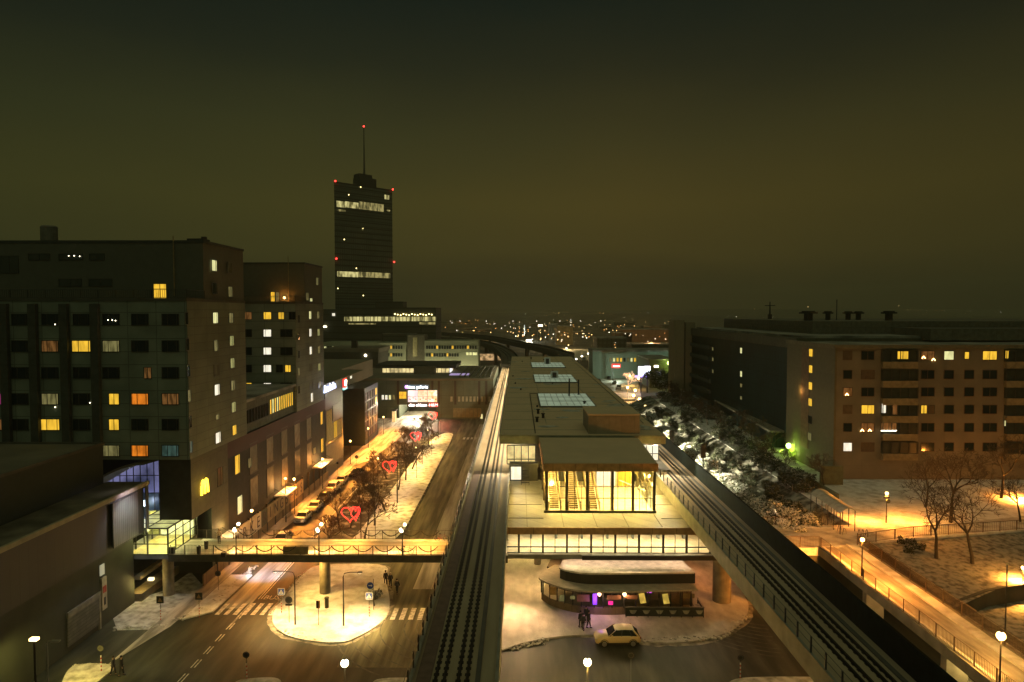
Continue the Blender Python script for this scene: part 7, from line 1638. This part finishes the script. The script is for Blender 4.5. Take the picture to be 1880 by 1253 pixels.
for n2, (y, x, i) in enumerate(XY):
    lab = '%s dark evergreen shrub going away from the bicycle shelter, beside the dark glass block' % ordinal(n2+1)
    if dd < 3: o = BD[dd]; o['label'] = lab; o['group'] = 'dark shrubs by the glass block'; o.location = (x, y, 6.0); o.scale = (1.2, 1.2, 1.2); dd += 1
    else: dup(BD[i % 3], (x, y, 6.0), rnd.uniform(0, 6), lab, rnd.uniform(.8, 1.5), 'dark shrubs by the glass block')
for i in range(16):
    dup(ST[i % 3], (rnd.uniform(42.5, 49), 104+i*6.8+rnd.uniform(-2, 2), 6.2), rnd.uniform(0, 6), '%s leafless tree going away from the shelter, beside the dark glass block' % ordinal(i+1), rnd.uniform(.7, 1.05), 'leafless trees by the glass block')
for i, (u, v, s_) in enumerate(((1428, 935, .9), (1450, 950, 1.0), (1472, 958, .95), (1492, 965, .8), (1440, 968, .8), (1465, 975, .7))):
    dup(BW[i % 3], PZ(u, v+8, TZ-.6), i*1.7, ['rounded snowy bush highest up beside the low white lamp', 'big rounded snowy bush in the middle of the clump by the junction', 'snowy bush at the back of the clump by the junction', 'snowy bush nearest the bicycle shelter path', 'snowy bush touching the black barrier by the junction', 'low snowy bush at the front edge of the orange junction'][i], s_, 'snowy bushes at the junction')
for i, (u, v) in enumerate(((1675, 1005), (1690, 1012), (1655, 1003), (1668, 1018))):
    dup(BD[i % 3], PZ(u, v, 5.9), i, ['low scrubby shrub right below the middle railing', 'scrubby shrub between the railing and the wide bare tree', 'scrubby shrub at the dark gap beside the walkway corner', 'tiny scrubby shrub farthest down the park slope'][i], .42, 'scrub by the park railing')
p = PZ(690, 1100, .13); dup(BW[1], p, 0, 'low frosted shrub behind the east island crossing sign', .55, 'snowy bushes at the junction')
# parking of bikes near junction, tree on island
isl_t = make_tree('island_sapling', 'flat topped little bare tree by the east island crossing sign', 91, None, H=2.6, levels=4, spread=.7, r0=.07); isl_t.location = PZ(687, 1113, .13)
# ================================================================ DISTANT TOWN
rnd = random.Random(33)
FM = [mat('far_block_%s' % n, c, .9, var=.1, joints=(3.2, 3.0, .5, .45), scale=.1) for n, c in (('brown', (.12, .08, .045)), ('grey', (.09, .09, .06)), ('olive', (.075, .08, .05)))]
E_f = [emat('far_window_amber', (1, .60, .20), 2.2), emat('far_window_white', (1, .88, .60), 2.4), emat('far_window_orange', (1, .42, .10), 1.6)]
def far_block(u0, u1, vt, vb, m_, lab, nwin, seed, dep=30):
    q = random.Random(seed); y = CAMZ*F/(vb-574); a, b = PY(u0, vb, y), PY(u1, vt, y)
    t = thing('distant_building', lab, 'building', (a.x, y, 0), 'distant town buildings')
    MB().box(a.x, b.x, y, y+dep, gz((a.x+b.x)/2, y)-3, b.z).build('block_wall', m_, t)
    MB().box(a.x-.5, b.x+.5, y-.4, y+dep, b.z, b.z+.8).build('roof', M_roofd, t)
    px = y/F
    for k in range(nwin):
        x = q.uniform(a.x+2, b.x-2); z = q.uniform(max(2, a.z*.2), max(3, b.z-2)); s = px*q.uniform(.4, .95)
        MB().box(x-s, x+s, y-.6, y-.45, z-s*.8, z+s*.8).build('lit_window', q.choice(E_f), t)
    return t
far_block(1143, 1228, 606, 640, mat('far_warm_block', (.30, .17, .09), .9, var=.25, joints=(3.2, 3.4, .12, .6)), 'warm brown apartment block with rows of lights above the pale teal office', 16, 1)
far_block(1130, 1160, 612, 640, FM[0], 'stepped brown wing at the west end of the warm brown block', 3, 2)
far_block(1022, 1052, 600, 634, mat('far_yellow_block', (.26, .2, .1), .9, var=.3, joints=(3.2, 3.4, .14, .6)), 'yellowish block with dotted windows directly above the station roof end', 9, 3)
far_block(1008, 1024, 596, 626, FM[1], 'narrow grey block left of the yellowish block', 3, 4)
far_block(1096, 1150, 622, 656, FM[1], 'low grey block between the far square and the brown block', 4, 5)
far_block(1160, 1238, 634, 652, FM[2], 'long dim hall directly above the pale teal office roof', 1, 6)
far_block(838, 868, 604, 614, FM[0], 'amber dotted low block beyond the curved viaduct, beside the office building', 7, 7)
far_block(872, 900, 606, 615, FM[0], 'second amber dotted low block beyond the curved viaduct', 5, 8)
for i in range(34):
    u = rnd.uniform(800, 1240); vb = rnd.uniform(586, 616); w_ = rnd.uniform(8, 26)*(vb-574)/30+4; h_ = rnd.uniform(2.5, 9)*(vb-574)/24+1.5
    far_block(u, u+w_, vb-h_, vb, rnd.choice(FM), '%s dim distant block built into the sparkling town beyond the station' % ordinal(i+1), rnd.randint(1, 4), 100+i, 20)
for i in range(12):
    u = 1290+i*50+rnd.uniform(-10, 10); vb = rnd.uniform(584, 590); far_block(u, u+rnd.uniform(10, 26), vb-rnd.uniform(3, 7), vb, rnd.choice(FM), '%s dim distant block along the eastern skyline' % ordinal(i+1), 1, 200+i, 20)
# distant lamps: post and glowing head, each a thing
protos = []
for nm, em in (('amber', emat('far_lamp_amber', (1, .62, .22), 9)), ('white', emat('far_lamp_white', (1, .93, .75), 9)), ('orange', emat('far_lamp_orange', (1, .42, .10), 8))):
    t = thing('distant_lamp', 'x', 'street lamp', (0, 0, 0)); MB().cyl(0, 0, -12, 0, .12, 5).build('pole', M_dark, t); MB().sphere((0, 0, .3), 1.0, 8, 6, .8).build('lamp_head', em, t, True); protos.append(t)
pts = []
for i in range(120): pts.append((rnd.gauss(1010, 95), 574+abs(rnd.gauss(26, 14))+4, rnd.choice((0, 0, 1, 2)), rnd.uniform(.35, .8)))
for i in range(45): pts.append((rnd.uniform(805, 1235), rnd.uniform(578, 618), rnd.choice((0, 0, 1, 2)), rnd.uniform(.35, .7)))
for u in (845, 893, 942, 985, 1028, 1066, 1103): pts.append((u, 590, 1, 1.0))
for i in range(34): pts.append((1640+abs(rnd.gauss(0, 1))*110+rnd.uniform(0, 60), rnd.uniform(574, 584), rnd.choice((0, 1, 2)), rnd.uniform(.3, .7)))
for u, v in ((1337, 586.5), (1352, 586.3), (1367, 586), (1386, 585.6), (1402, 585.3), (1419, 585)): pts.append((u, v, 1, .8))
for u, v in ((963, 600), (963, 606), (963, 612), (1048, 588), (1048, 592), (1048, 597), (1058, 660), (1040, 640), (1068, 655), (1080, 650)): pts.append((u, v, 1, 1.0))
for u, v in ((1228, 591), (1650, 562), (1483, 563.5), (1385, 567.5)): pts.append((u, v, 0, 1.0))
used = set(); n_l = 0
for u, v, k, s in pts:
    if not (800 < u < 1238 or u > 1300): continue
    u = min(u, 1878)
    if u < 1238 and v > 612 and not (940 < u < 1235): continue
    z0 = 10.0; y = (CAMZ-z0)*F/max(3.0, (v-574)) if v > 578 else 4200.0
    y = min(y, 5200.0); p = PY(u, v, y); g_ = gz(p.x, y)
    if p.z < g_+2: p.z = g_+2
    size = max(.35, y/F*.42*s)*(1.25 if s >= 1 else 1)
    lab = ['small amber distant lamp in the night town', 'small white distant lamp in the night town', 'small orange distant lamp in the night town'][k]
    src = protos[k]
    if k not in used: used.add(k); o = src; o.location = p; o.scale = (size, size, size)
    else: o = dup(src, p, 0, None, size)
    o['label'] = lab; o['group'] = ['amber lamps of the distant town', 'white lamps of the distant town', 'orange lamps of the distant town'][k]
# glowing haloes of ground under the distant lamps come from real lamps
for u, v, pw, c in ((855, 612, 26000, (1, .5, .15)), (1035, 622, 16000, (1, .7, .3)), (1190, 628, 14000, (1, .5, .2)), (1075, 652, 7000, (1, .62, .25)), (960, 612, 16000, (.9, .9, .7)), (1160, 606, 16000, (1, .6, .25))):
    p = PZ(u, v, 9); lamp('town_glow', None, (p.x, p.y-14, 9), pw*.6, c, 1.5)
# far slender tower with lights
p = PZ(963, 616); t = thing('lit_mast', 'slender white lit mast rising from the distant town', 'mast', p); y = p.y; q = PY(963, 597, y)
MB().tube([p, (p.x, y, q.z)], [.8, .5], 6).build('mast', emat('lit_mast_glow', (.85, .95, .8), 1.2), t)
p = PY(992, 598, 900); t = thing('roof_sign', 'wide white rooftop sign glowing in the distant town', 'sign', p); MB().box(p.x-2.8, p.x+2.8, 900, 901, p.z-.9, p.z+.9).build('sign_panel', E_lampW, t); MB().box(p.x-4, p.x-3, 900.5, 901, 0, p.z-1.6).box(p.x+3, p.x+4, 900.5, 901, 0, p.z-1.6).build('sign_leg', M_dark, t)
p = PY(971, 626, 560); t = thing('roof_sign', 'short white glowing sign just above the far viaduct', 'sign', p); MB().box(p.x-2.2, p.x+2.2, 560, 561, p.z-1, p.z+1).build('sign_panel', E_lampW, t); MB().box(p.x-.4, p.x+.4, 560.3, 560.7, 0, p.z-1).build('sign_leg', M_dark, t)
# street café glow under the near viaduct bend
cf = thing('lit_pavilion', 'small amber lit pavilion under the bend of the curved viaduct', 'pavilion', PZ(885, 662)); y = PZ(885, 662).y; a, b = PY(877, 662, y), PY(922, 650, y)
MB().box(a.x, b.x, y, y+8, 0, b.z).build('lit_wall', emat('pavilion_front_glow', (1, .62, .28), .7, .8, .5), cf); MB().box(a.x-.5, b.x+.5, y-.5, y+8.5, b.z, b.z+.5).build('roof', M_roofd, cf)
if HAZE:
    hz = MB().box(-6500, 7500, -40, 6200, -4, 420).build('haze', None) if False else None
    me = MB().box(-2600, 2600, -60, 5600, -4, 215); m = bpy.data.materials.new('haze_air'); m.use_nodes = True; n = m.node_tree.nodes; n.remove(n['Principled BSDF'])
    v_ = n.new('ShaderNodeVolumePrincipled'); v_.inputs['Color'].default_value = (.86, .82, .56, 1); v_.inputs['Density'].default_value = HAZE; v_.inputs['Anisotropy'].default_value = .2
    m.node_tree.links.new(v_.outputs[0], n['Material Output'].inputs['Volume']); h_ = me.build('haze', m); h_['kind'] = 'stuff'
